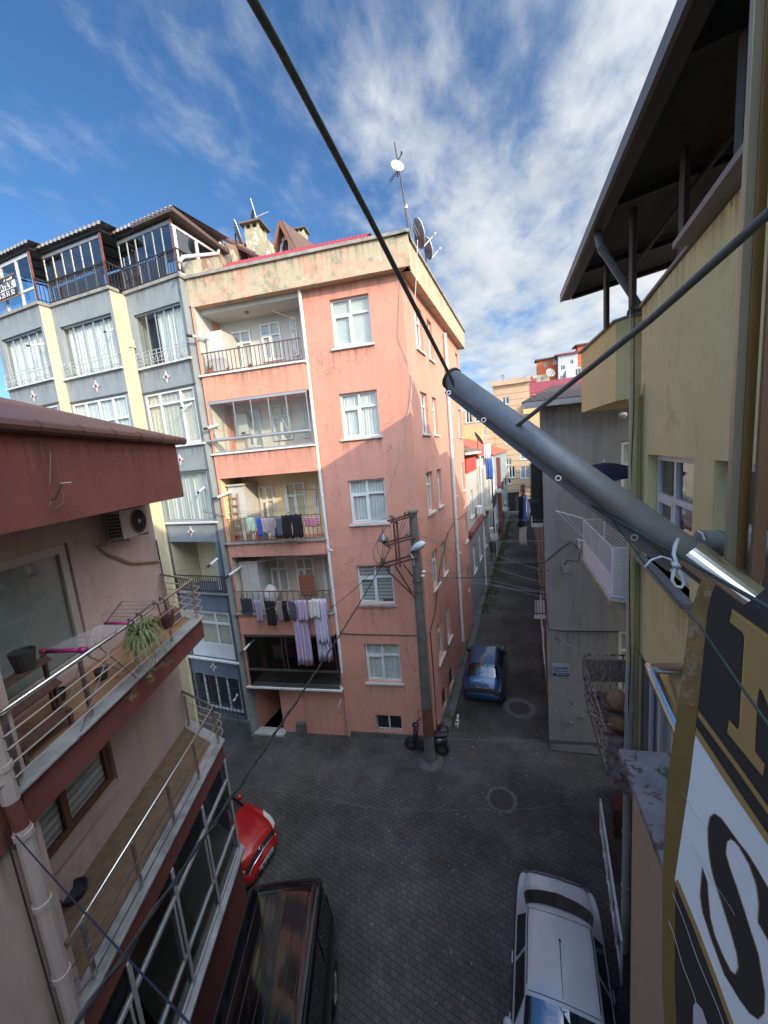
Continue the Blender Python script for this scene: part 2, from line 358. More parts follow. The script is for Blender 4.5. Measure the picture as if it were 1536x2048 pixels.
def sagline(a, b, sag, k=14):
    a = Vector(a); b = Vector(b); return [a.lerp(b, i/k)-Vector((0, 0, sag*4*(i/k)*(1-i/k))) for i in range(k+1)]
def flue(fr, u, z, n0, ln, parent, m=None, side=0.0, drop=0.15, r=.042):
    """white heater flue sticking out of a wall with sooty tip"""
    a = fr.P(u, z, n0); b = fr.P(u+side, z-drop, n0+ln)
    o = MB().tube([a, a.lerp(b, .8)], r, 12).tube([a, a.lerp(b, .06)], r*1.6, 12).build('flue_pipe', m or WHITE, parent, smooth=False)
    MB().tube([a.lerp(b, .8), b], r*1.06, 12).build('flue_tip', mat('soot', (0.03, 0.03, 0.03), .9, var=0), o); return o
# ------------------------------------------------------------ ground
def paver_mat(name, base=(0.084, 0.080, 0.072), rot=10):
    m = bpy.data.materials.new(name); m.use_nodes = True; t = m.node_tree; l = t.links.new; b = t.nodes['Principled BSDF']
    def n(ty, **k):
        q = t.nodes.new(ty)
        for a, c in k.items(): setattr(q, a, c)
        return q
    g = n('ShaderNodeNewGeometry'); mp = n('ShaderNodeMapping'); mp.inputs['Rotation'].default_value = (0, 0, math.radians(rot)); l(g.outputs['Position'], mp.inputs[0])
    # zig-zag edges of interlocking blocks: shift x by a triangle wave of y and y by one of x
    sp = n('ShaderNodeSeparateXYZ'); l(mp.outputs[0], sp.inputs[0])
    def tri(src, per, amp):
        a = n('ShaderNodeMath', operation='MULTIPLY'); a.inputs[1].default_value = 1/per; l(src, a.inputs[0])
        p = n('ShaderNodeMath', operation='PINGPONG'); p.inputs[1].default_value = 0.5; l(a.outputs[0], p.inputs[0])
        s = n('ShaderNodeMapRange'); s.inputs['From Min'].default_value = .15; s.inputs['From Max'].default_value = .35; s.inputs['To Min'].default_value = -amp; s.inputs['To Max'].default_value = amp; l(p.outputs[0], s.inputs[0]); return s.outputs[0]
    ax = n('ShaderNodeMath', operation='ADD'); l(sp.outputs[0], ax.inputs[0]); l(tri(sp.outputs[1], 0.11, 0.011), ax.inputs[1])
    ay = n('ShaderNodeMath', operation='ADD'); l(sp.outputs[1], ay.inputs[0]); ay.inputs[1].default_value = 0
    cb = n('ShaderNodeCombineXYZ'); l(ax.outputs[0], cb.inputs[0]); l(ay.outputs[0], cb.inputs[1])
    br = n('ShaderNodeTexBrick'); br.offset = 0.5; br.inputs['Scale'].default_value = 1; br.inputs['Brick Width'].default_value = 0.165; br.inputs['Row Height'].default_value = 0.11
    br.inputs['Mortar Size'].default_value = 0.006; br.inputs['Mortar Smooth'].default_value = 0.3; br.inputs['Bias'].default_value = 0
    br.inputs['Color1'].default_value = (base[0]*1.14, base[1]*1.12, base[2]*1.10, 1); br.inputs['Color2'].default_value = (base[0]*.84, base[1]*.85, base[2]*.86, 1); br.inputs['Mortar'].default_value = (0.022, 0.022, 0.021, 1)
    l(cb.outputs[0], br.inputs[0])
    def noise(sc, det=6, ro=.6, off=0):
        q = n('ShaderNodeTexNoise'); q.inputs['Scale'].default_value = sc; q.inputs['Detail'].default_value = det; q.inputs['Roughness'].default_value = ro
        mm = n('ShaderNodeMapping'); mm.inputs['Location'].default_value = (off, off*1.3, 0); l(g.outputs['Position'], mm.inputs[0]); l(mm.outputs[0], q.inputs[0]); return q
    v = noise(0.55); r = n('ShaderNodeMapRange'); r.inputs['From Min'].default_value = .32; r.inputs['From Max'].default_value = .68; r.inputs['To Min'].default_value = .55; r.inputs['To Max'].default_value = 1.45; l(v.outputs[0], r.inputs[0])
    s = n('ShaderNodeVectorMath', operation='SCALE'); l(br.outputs[0], s.inputs[0]); l(r.outputs[0], s.inputs['Scale'])
    v2 = noise(.8, 5, .7, 5); r2 = n('ShaderNodeMapRange'); r2.inputs['From Min'].default_value = .55; r2.inputs['From Max'].default_value = .68; r2.inputs['To Max'].default_value = .55; l(v2.outputs[0], r2.inputs[0])
    rb = n('ShaderNodeMix', data_type='RGBA'); rb.blend_type = 'MULTIPLY'; l(r2.outputs[0], rb.inputs[0]); l(s.outputs[0], rb.inputs[6]); rb.inputs[7].default_value = (1.35, 0.85, 0.75, 1)
    v3 = noise(7, 8, .75, 9); r3 = n('ShaderNodeMapRange'); r3.inputs['From Min'].default_value = .66; r3.inputs['From Max'].default_value = .74; r3.inputs['To Max'].default_value = .45; l(v3.outputs[0], r3.inputs[0])
    dm = n('ShaderNodeMix', data_type='RGBA'); l(r3.outputs[0], dm.inputs[0]); l(rb.outputs[2], dm.inputs[6]); dm.inputs[7].default_value = (0.13, 0.125, 0.115, 1)
    v4 = noise(45, 3, .6, 2); r4 = n('ShaderNodeMapRange'); r4.inputs['From Min'].default_value = .3; r4.inputs['From Max'].default_value = .7; r4.inputs['To Min'].default_value = .8; r4.inputs['To Max'].default_value = 1.2; l(v4.outputs[0], r4.inputs[0])
    s4 = n('ShaderNodeVectorMath', operation='SCALE'); l(dm.outputs[2], s4.inputs[0]); l(r4.outputs[0], s4.inputs['Scale']); l(s4.outputs[0], b.inputs['Base Color'])
    b.inputs['Roughness'].default_value = .82; b.inputs['Specular IOR Level'].default_value = .3
    bu = n('ShaderNodeBump'); bu.inputs['Strength'].default_value = .5; bu.inputs['Distance'].default_value = .01; bu.invert = True; l(br.outputs['Fac'], bu.inputs['Height']); l(bu.outputs[0], b.inputs['Normal'])
    return m
PAV = paver_mat('interlocking_pavers')
MB().poly([(-400, -200, 0), (400, -200, 0), (400, 900, 0), (-400, 900, 0)]).build('ground', PAV, kind='structure')
MB().poly([(-3.05, 11.9, .004), (.3, 12.25, .004), (.3, 60, .004), (-3.05, 60, .004)]).build('alley_road', paver_mat('alley_pavers', (0.072, 0.066, 0.058), 0), kind='structure')
KER = mat('kerb_concrete', (0.105, 0.10, 0.092), .9, var=.35, vs=4, bump=.4, bs=25, patch=((0.03, 0.045, 0.02), .6, 2.5, .06))
mb = MB(); mb.prism([(-3.40, 11.35, 0.0), (-2.98, 11.3, 0), (-3.02, 20.7, 0), (-3.40, 20.7, 0)], (0, 0, .11))
mb.prism([(-3.40, 20.702, 0.0), (-3.1, 20.702, 0), (-3.15, 57, 0), (-3.40, 57, 0)], (0, 0, .09)); mb.build('pavement', KER, kind='structure', bevel=.015)
MB().prism([on_z(1101, 1490, .0), on_z(1196, 1494, 0), on_z(1196, 1512, 0), on_z(1103, 1502, 0)], (0, 0, .05)).build('pavement', KER, kind='structure')
# pale mortar joint lines across the junction
JT = mat('mortar_line', (0.13, 0.13, 0.12), .9, var=.5, vs=6)
mb = MB()
def strip(pts, w, z=.006):
    for a, b in zip(pts, pts[1:]):
        a = Vector(a); b = Vector(b); d = (b-a).normalized(); s = Vector((-d.y, d.x, 0))*w/2
        mb.poly([a-s+Vector((0, 0, z)), b-s+Vector((0, 0, z)), b+s+Vector((0, 0, z)), a+s+Vector((0, 0, z))])
strip([on_z(900, 1478, 0), on_z(990, 1481, 0)], .025); strip([on_z(1000, 1481, 0), on_z(1095, 1480, 0)], .03)
strip([on_z(500, 1573, 0), on_z(640, 1596, 0), on_z(740, 1616, 0), on_z(860, 1622, 0), on_z(1060, 1618, 0), on_z(1195, 1600, 0)], .012)
mb.build('joint_line', JT, kind='structure')
# ------------------------------------------------------------ pink corner apartment block
SAL = mat('salmon_plaster', (0.58, 0.275, 0.20), .88, var=.08, vs=1.1, bump=.25, bs=55, grime=.14, crack=.8, chips=[((0.50, 0.27, 0.21), .56, 1.1, .12), ((0.44, 0.25, 0.19), .655, 2.2, .05), ((0.30, 0.22, 0.17), .70, 6.5, .03)])
SALP = mat('salmon_plaster_peeled', (0.58, 0.33, 0.23), .9, var=.2, vs=2, bump=.5, bs=30, grime=.2, chips=[((0.43, 0.37, 0.25), .455, 1.7, .06), ((0.29, 0.28, 0.195), .545, 3.3, .07), ((0.52, 0.45, 0.34), .62, 4.5, .06), ((0.13, 0.11, 0.09), .70, 11, .04)])
SALB = mat('salmon_plaster_cracked', (0.60, 0.285, 0.195), .9, var=.12, vs=2, bump=.4, bs=40, grime=.2, chips=[((0.33, 0.28, 0.19), .625, 2.4, .03)])
PF = Fr((-3.38, 11.27), (-.984, -.178), True)
AF = Fr((-3.40, 11.29), (0, 1)); 
if AF.n.x < 0: AF.n = -AF.n
if PF.n.y > 0: PF.n = -PF.n
PB = thing('apartment_building', 'salmon pink corner apartment block with peeling parapet and red roof', 'building', (-5, 12, 0))
UL = PF.uv(383, 624, .3)[0]; UR = PF.uv(601, 587, .1)[0]+.06
rows = [(8.62-.02, 7.2-5.0), ]  # placeholder
WZ = [(2.20, 3.64), (5.08, 6.46), (7.90, 9.34), (10.68, 12.08), (13.45, 14.86)]
wu = (1.02, 2.24)
holesF = [(wu[0], wu[1], a, b) for a, b in WZ]
bw0 = PF.uv(751, 1434); bw1 = PF.uv(806, 1464)
holesF.append((bw0[0], bw1[0], .28, .92))
mb = MB(); wall(mb, PF, 0, UR, 0, 15.25, holesF); mb.build('wall', [SAL, DARK], PB)
# lower wall under the balconies with the passage opening
e0 = PF.uv(508, 1440)[0]; e1 = PF.uv(566, 1440)[0]
ZG = 2.0
mb = MB(); wall(mb, PF, UR, UL, 0, ZG, [(e1, e0, .0, 1.92)], depth=2.2); mb.build('wall', [SAL, DARK], PB)
mb = MB(); mb.box(PF, e1-.1, e1-.02, -2.2, -.01, 0, 1.9) ; mb.build('wall', mat('grey_passage_plaster', (0.34, 0.34, 0.32), .9), PB)
MB().box(PF, e1-.1, e0+.1, -.1, .28, .0, .07).build('step', mat('marble_step', (.42, .43, .42), .6, var=.3, vs=8), PB)
# alley side
def ays(px): return AF.uv(px, 800)[0]
cols = []
for (a, b) in (((839.5, 777.6), (853.6, 785.8)), ((863, 787), (871.9, 790.4)), ((896.5, 801), (901.5, 803)), ((916, 810), (921, 814))):
    cols.append((AF.uv(*a)[0], AF.uv(*b)[0]))
holesA = [(c[0], c[1], a, b) for c in cols for a, b in WZ]
d1 = (AF.uv(885, 1410)[0], AF.uv(893, 1385)[0]); d2 = (AF.uv(898, 1360)[0], AF.uv(906, 1330)[0])
holesA += [(d1[0], d1[1], .15, 1.0), (d2[0], d2[1], .15, 1.0)]
AE = 9.4
mb = MB(); wall(mb, AF, 0, AE, 0, 15.25, holesA); mb.build('wall', [SAL, DARK], PB)
# body behind (sides, back)
mb = MB(); bk = 9.5
A = PF.P(UL, 0, 0); 
mb.poly([AF.P(AE, 0), AF.P(AE, 15.25), AF.P(AE, 15.25, -9), AF.P(AE, 0, -9)])
mb.poly([A, A+Vector((0, 0, 15.25)), A+Vector((0, 9, 15.25)), A+Vector((0, 9, 0))])
mb.poly([AF.P(AE, 0, -9), AF.P(AE, 15.25, -9), A+Vector((0, 9, 15.25)), A+Vector((0, 9, 0))]); mb.build('wall', SAL, PB)
# parapet, soffit, roof
mb = MB(); mb.box(PF, -.30, UL, 0.0, .3, 15.25, 16.08)
mb.hexa([AF.P(.03, 15.25, 0), AF.P(AE+.3, 15.25, 0), AF.P(AE+.3, 15.25, .3), AF.P(-.27, 15.25, .3), AF.P(.03, 16.08, 0), AF.P(AE+.3, 16.08, 0), AF.P(AE+.3, 16.08, .3), AF.P(-.27, 16.08, .3)])
mb.build('parapet', SALP, PB)
mb = MB(); mb.box(PF, -.36, UL+.05, -.12, .37, 16.083, 16.17); mb.hexa([AF.P(-.38, 16.083, -.12), AF.P(AE+.35, 16.083, -.12), AF.P(AE+.35, 16.083, .37), AF.P(-.38, 16.083, .366), AF.P(-.38, 16.165, -.12), AF.P(AE+.35, 16.165, -.12), AF.P(AE+.35, 16.165, .37), AF.P(-.38, 16.165, .366)])
mb.build('coping', CONC, PB)
RED = mat('red_sheet_roof', (0.25, 0.018, 0.032), .5, var=.12, vs=3)
def corr_sheet(mb, a, b, c, d, k, amp, thick=None):
    """corrugated sheet: a-b eave edge, d-c upper edge"""
    a, b, c, d = map(Vector, (a, b, c, d)); nn = (b-a).cross(d-a).normalized(); r1 = []; r2 = []
    for i in range(k*4+1):
        t = i/(k*4); o = nn*amp*(1 if (i % 4) in (1, 2) else -1); r1.append(a.lerp(b, t)+o); r2.append(d.lerp(c, t)+o)
    mb.grid([r1, r2])
mb = MB(); corr_sheet(mb, PF.P(1.15, 16.16, -.12), PF.P(6.5, 16.16, -.12), PF.P(6.1, 17.12, -1.2), PF.P(1.05, 17.12, -1.2), 40, .018)
mb.poly([PF.P(1.0, 17.10, -1.2), PF.P(6.1, 17.10, -1.2), PF.P(5.8, 17.5, -5), PF.P(1.6, 17.5, -5)])
mb.poly([PF.P(6.5, 16.16, -.12), PF.P(6.1, 17.12, -1.2), PF.P(5.8, 17.5, -5), PF.P(6.9, 16.2, -5)])
mb.poly([PF.P(1.15, 16.16, -.12), PF.P(1.05, 17.12, -1.2), PF.P(1.6, 17.9, -5), PF.P(.5, 16.2, -5)])
mb.build('roof', RED, PB)
MB().poly([PF.P(.1, 15.9, -.1), PF.P(UL, 15.9, -.1), A+Vector((0, 9, 15.9)), AF.P(AE, 15.9, -.1)]).build('roof_deck', CONC, PB)
# windows on the right of the downpipe
specs = [dict(cur=CURT2), dict(cur=BLIND, sillm=CONC), dict(cur=CURT2), dict(cur=CURT), dict(cur=mat('roller_blind', (.52, .55, .50), .9, var=.05, vs=3))]
for (a, b), k in zip(WZ, specs):
    window(PF, wu[0], wu[1], a, b, PB, **k)
    if k.get('sillm') is None: pass
w = window(PF, bw0[0], bw1[0], .28, .92, PB, cur=None, tr=None, fw=.05, sill=False)
mb = MB()
for i in range(10):
    u = bw1[0]+(bw0[0]-bw1[0])*(i+.5)/10; mb.box(PF, u-.008, u+.008, -.05, -.035, .28, .92)
mb.build('grille', DARK, w)
for ci, c in enumerate(cols):
    for r, (a, b) in enumerate(WZ):
        if ci >= 2 and r == 0: continue
        window(AF, c[0], c[1], a, b, PB, cur=(CURT if (ci+r) % 2 else CURT2), mull=(.5,), fw=.05, sash=False)
BLUED = mat('dark_blue_door', (0.02, 0.03, 0.06), .6)
for d in (d1, d2): MB().box(AF, min(d)+.02, max(d)-.02, -.12, -.08, .17, .98).build('door', BLUED, PB)
for a, b in WZ: drip(PF, wu[0]-.1, wu[1]+.1, a-.075, .85, PB)
drip(PF, bw1[0]-.05, bw0[0]+.05, .28, .2, PB); drip(PF, .1, UR-.1, 15.2, .5, PB, .003)
for c in cols:
    for a, b in WZ: drip(AF, c[0]-.08, c[1]+.08, a-.075, .8, PB)
MB().box(PF, -.0, UR, .003, .035, 0, .22).build('plinth', KER, PB)
# flower and pot on the second floor sill, behind the glass
# ---- balcony stack
CRM = {5: mat('pale_grey_balcony_wall', (.50, .51, .47), .85, var=.05, vs=2), 4: mat('cream_balcony_wall', (.60, .58, .50), .85, var=.06), 3: mat('yellow_balcony_wall', (.72, .58, .34), .85, var=.06), 2: mat('beige_balcony_wall', (.50, .44, .36), .85, var=.08), 1: mat('dark_balcony_wall', (.10, .095, .09), .9)}
LV = {5: (13.1, 15.25), 4: (10.55, 12.3), 3: (7.45, 9.75), 2: (4.85, 6.98), 1: (2.05, 4.1)}
BN = -.9
U0 = UR+.0; U1 = UL
for k, (zb, zt) in LV.items():
    br = thing if 0 else None
    # back wall, side walls, ceiling
    mb = MB(); mb.poly([PF.P(U0, zb, BN), PF.P(U1, zb, BN), PF.P(U1, zt, BN), PF.P(U0, zt, BN)])
    mb.poly([PF.P(U0, zb, BN), PF.P(U0, zt, BN), PF.P(U0, zt, .0), PF.P(U0, zb, .0)])
    mb.poly([PF.P(U1-.10, zb, BN), PF.P(U1-.10, zt, BN), PF.P(U1-.10, zt, .28), PF.P(U1-.10, zb, .28)])
    mb.build('balcony_wall', CRM[k], PB)
SIDE = MB(); SIDE.box(PF, UL-.099, UL, BN, .29, 2.0, 15.25); SIDE.build('pilaster', SALB, PB)
slabs = [(4, 12.3, 13.1), (3, 9.75, 10.55), (2, 6.98, 7.45), (1, 4.1, 4.85)]
for k, a, b in slabs:
    MB().box(PF, UR+.02, UL-.101, BN+.001, .3, a, b-.001).build('balcony_parapet', [SALB, SAL, SAL, SALB][4-k], PB)
MB().box(PF, UR+.02, UL-.101, BN+.001, 0, 15.1, 15.249).build('ceiling', CRM[5], PB)
WT = mat('white_edge_trim', (.60, .60, .57), .7, var=.1, vs=6)
tr = {5: 13.1, 4: 10.55, 3: 7.45, 2: 4.85, 1: 2.0}
trims = {}
for k, z in tr.items():
    trims[k] = MB().box(PF, UR-.04, UL+.06, .02, .36, z, z+.055).build('slab_edge', WT if k in (5, 4, 1) else CONC, PB)
MB().box(PF, UR, UL-.1, BN, .02, 2.0, 2.04).build('balcony_floor', CONC, PB)
RUST = mat('brown_painted_iron', (.13, .06, .045), .7, var=.3, vs=12)
railing(PF, UR+.05, UL-.02, 13.155, 13.84, .27, PB, RUST, .14)
railing(PF, UR+.05, UL-.02, 7.505, 8.35, .27, PB, mat('rusty_iron', (.28, .12, .07), .8, var=.4, vs=14), .15)
railing(PF, UR+.05, UL-.02, 4.905, 5.72, .27, PB, RUST, .22)
# back wall windows and doors of the balconies
def bwin(k, pa, pb, door=False, **kw):
    n = BN+.06; a = PF.uv(pa[0], pa[1], n); b = PF.uv(pb[0], pb[1], n)
    kw.setdefault('sill', False); kw.setdefault('cur', CURT2)
    return window(PF, b[0], a[0], min(a[1], b[1]), max(a[1], b[1]), PB, n=n, fw=.055, name='balcony_door' if door else 'window', **kw)
def zz(px, py): return PF.uv(px, py, BN)[1]
pl = dict(cur=mat('off_white_panel', (.55, .57, .52), .8, var=.05))
# (u span given by px at two corners)
def bw(k, x0, y0, x1, y1, **kw):
    n = BN+.06; uA, zA = PF.uv(x0, y0, n); uB, zB = PF.uv(x1, y1, n); kw.setdefault('sill', False)
    return window(PF, uB, uA, zB, zA, PB, n=n, fw=.055, **kw)
bw(5, 461, 665, 509, 735, cur=pl['cur'], name='balcony_door'); bw(5, 518, 649, 567, 718, cur=pl['cur']); bw(5, 578, 634, 599, 710, cur=pl['cur'], name='balcony_door')
bw(4, 486, 822, 528, 893, cur=CURT2, name='balcony_door'); bw(4, 540, 812, 586, 878, cur=CURT); bw(4, 598, 806, 618, 875, cur=CURT2, name='balcony_door')
bw(3, 516, 973, 556, 1060, cur=CURT2, name='balcony_door'); bw(3, 569, 967, 616, 1040, cur=CURT2); bw(3, 627, 965, 640, 1050, cur=CURT2)
bw(2, 537, 1116, 580, 1183, cur=CURT2); bw(2, 589, 1116, 633, 1185, cur=CURT2); bw(2, 645, 1116, 655, 1190, cur=None)
# heater cupboards
WC = mat('white_cupboard', (.47, .48, .45), .6, var=.05, vs=3)
for k, (x0, x1, top, wd) in {5: (0, 0, 14.55, .62), 3: (0, 0, 9.45, .6), 2: (0, 0, 6.75, .72)}.items():
    u1 = UL-.14; u0 = u1-wd; zb = LV[k][0]+.06
    cb = MB().box(PF, u0, u1-.02, BN+.02, .02, zb, top).build('cupboard', WC, PB, bevel=.01)
    MB().box(PF, u0+.05, u0+wd*.5, .021, .035, zb+.1, top-.1).box(PF, u0+wd*.5+.02, u1-.07, .021, .035, zb+.1, top-.1).build('cupboard_door', WC, cb)
    if k == 3: MB().box(PF, u0-.06, u1, BN+.02, .10, top+.002, top+.07).build('cupboard_lid', WC, cb, bevel=.02)
    flue(PF, u1-.12, top-.18, .02, .85, PB, side=.12)
flue(PF, UL-.2, 11.55, .1, .6, PB, side=.1); flue(PF, UL-.3, 3.75, .0, .75, PB, side=.1)
for k, a, b in slabs: drip(PF, UR+.1, UL-.15, b-.01, .7 if k > 2 else .42, PB, .304)
drip(PF, .0, UL-.1, 16.07, .75, PB, .304)
# boiler on the glazed balcony
bl = MB().box(PF, UL-.9, UL-.5, BN+.02, BN+.32, 11.2, 11.95).build('boiler', WC, PB, bevel=.03)
MB().box(PF, UL-.78, UL-.62, BN+.32, BN+.33, 11.24, 11.30).build('boiler_panel', DARK, bl)
# glazed balcony (level 4) and the dark glazed one at the bottom
ALU = mat('grey_aluminium', (.42, .43, .43), .35, metal=.6, var=.05)
def glazing(k, z0, z1, us, mid, m, pane, nn=.27, u0=None, u1=None):
    u0 = UR+.04 if u0 is None else u0; u1 = UL-.11 if u1 is None else u1
    mb = MB(); mb.box(PF, u0, u1, nn-.03, nn+.03, z1-.08, z1); mb.box(PF, u0, u1, nn-.03, nn+.03, z0, z0+.05)
    if mid: mb.box(PF, u0, u1, nn-.035, nn+.035, mid-.03, mid+.04)
    lo = mid+.04 if mid else z0+.05
    for u in [u0+.02, u1-.02]+us: mb.box(PF, u-.012, u+.012, nn-.015, nn+.015, lo, z1-.08)
    w = mb.build('balcony_glazing', m, PB)
    MB().poly([PF.P(u0, z0+.05, nn), PF.P(u1, z0+.05, nn), PF.P(u1, z1-.08, nn), PF.P(u0, z1-.08, nn)]).build('pane', pane, w); return w
glazing(4, 10.61, 12.29, [UR+.75+i*.62 for i in range(4)], 11.05, ALU, glass('clear_glass', (.9, .94, .93), .03))
glazing(1, 2.06, 4.09, [UR+1.9, UR+2.05], 2.72, mat('brown_alu', (.10, .085, .07), .5, metal=.3), glass('smoked_glass', (.35, .36, .36), .03))
# awning tube across the glazed balcony
MB().tube([PF.P(UR+.0, 11.02, .42), PF.P(UL+.05, 11.02, .42)], .045, 10).bar(PF.P(UL, 11.02, .42), PF.P(UL+.05, 10.8, .05), .03).bar(PF.P(UR+.7, 11.02, .42), PF.P(UR+.95, 11.5, .3), .025).bar(PF.P(UL-.35, 11.02, .42), PF.P(UL-.15, 11.3, .3), .025).build('awning_tube', ALU, PB)
# rain pipes
PVC = mat('white_pvc_pipe', (.60, .62, .62), .5, var=.1, vs=5)
p_top = PF.P(UR-.03, 15.25, .10); pts = [p_top, PF.P(UR-.03, .1, .10)]
pipe([PF.P(UR-.03, 2.6, .10), PF.P(UR-.03, 15.25, .10)], .055, PVC, PB, collars=[.06, .2, .28, .4, .5, .63, .75, .82, .93])
pipe([PF.P(UR-.03, .1, .10), PF.P(UR-.03, 2.6, .10)], .06, mat('pink_painted_pipe', (.45, .24, .2), .6), PB)
pa = AF.uv(887, 700)[0]
pipe([AF.P(pa, .9, .1), AF.P(pa, 15.0, .1)], .07, PVC, PB, collars=[.1, .25, .4, .55, .7, .85])
# plaster cracks/cables on the front
BLK = mat('black_cable', (.02, .02, .022), .6, var=0)
WCB = mat('white_cable', (.5, .48, .45), .6, var=0)
MB().tube([PF.P(UR-.1, 4.04, .03), PF.P(2.6, 4.0, .02), PF.P(.1, 3.98, .03), AF.P(.25, 3.98, .03), AF.P(.3, 2.2, .03), AF.P(.2, .3, .03)], .016, 6).build('wall_cable', BLK, PB)
MB().tube([AF.P(.30, 4.0, .03), AF.P(1.0, 4.3, .03), AF.P(2.2, 5.6, .03), AF.P(4.0, 6.6, .03), AF.P(5.4, 6.75, .03), AF.P(9.3, 6.6, .03)], .016, 6).build('wall_cable', BLK, PB)
cp = [(835, 480), (832, 560), (828, 640), (825, 742), (822, 800), (818, 822), (808, 850), (800, 905), (787, 945), (775, 985), (766, 1005), (748, 1018)]
MB().tube([PF.P(*PF.uv(x, y, .05), .05)if x < 826 else PF.P(*PF.uv(x, y, .4), .4) for x, y in cp], .012, 6).build('wall_cable', WCB, PB)
pts = []
for u in (UL-.15, UR+.1): pass
for k, (x, y) in {'a': (600, 700), 'b': (596, 1005)}.items():
    pass
# folding clothes airer arms
for z, kk in ((14.35, 5), (9.15, 3)):
    MB().bar(PF.P(UR+.12, z, .25), PF.P(UR+.55, z+.1, .95), .025).bar(PF.P(UR+.12, z, .25), PF.P(UR+.12, z-.55, .27), .025).build('airer_arm', RUST, PB)
MB().bar(PF.P(UL-.05, 8.45, .27), PF.P(UL+.2, 8.75, 1.0), .025).build('airer_arm', RUST, PB)
# small roof house (A-frame dormer) behind the red roof
# ------------------------------------------------------------ blue-grey stepped apartment block on the left
GRY = mat('blue_grey_plaster', (.235, .268, .28), .9, var=.1, vs=2, bump=.35, bs=70, grime=.12)
GRD = mat('slate_blue_plaster', (.13, .16, .20), .9, var=.12, vs=2, bump=.3, bs=60, grime=.15)
CRE = mat('cream_plaster', (.52, .465, .315), .9, var=.08, vs=1.4, bump=.25, bs=60, grime=.12)
PLG = mat('pale_grey_wall', (.42, .43, .40), .9, var=.08, vs=2)
BG = thing('apartment_block', 'blue-grey and cream stepped apartment block with glazed roof terraces, left of the salmon block', 'building', (-13, 10, 0))
def bay(a, b): a = Vector(a); b = Vector(b); f = Fr((a.x, a.y), (b.x-a.x, b.y-a.y)); f.w = (Vector((b.x, b.y))-Vector((a.x, a.y))).length; return f
def mkfr(pa, pb):
    a = on_z(*pa, 16.2); b = on_z(*pb, 16.2); f = bay(a, b)
    if f.n.y > 0: f.n = -f.n
    return f
B3 = mkfr((248, 585), (357, 547)); B2 = mkfr((100, 610), (217, 572)); B1 = mkfr((0, 632), (76, 603))
B1.o = B1.o-B1.u*.5; B1.w += .5
IRW = mat('pale_grey_iron', (.42, .44, .44), .5, var=.15, vs=10); BLI = mat('black_iron', (.025, .022, .022), .6, var=.1)
TILE = mat('red_diamond', (.30, .04, .03), .6)
def diamond(f, u, z, r=.2):
    pts = []; k = 16
    for i in range(4):
        a = i*math.pi/2; b = a+math.pi/4
        for (ang, rr) in ((a, r), (a+.25, r*.62), (b, r*.42), (a+math.pi/2-.25, r*.62)): pts.append(f.P(u+math.cos(ang)*rr*.9, z+math.sin(ang)*rr, .012))
    o = MB().prism(pts, f.n*.02).build('diamond_ornament', WHITE, BG)
    q = r*.36; MB().prism([f.P(u+q, z, .034), f.P(u, z+q, .034), f.P(u-q, z, .034), f.P(u, z-q, .034)], f.n*.008).build('red_centre', TILE, o)
LEDG = mat('dark_ledge', (.10, .10, .10), .8, var=.1)
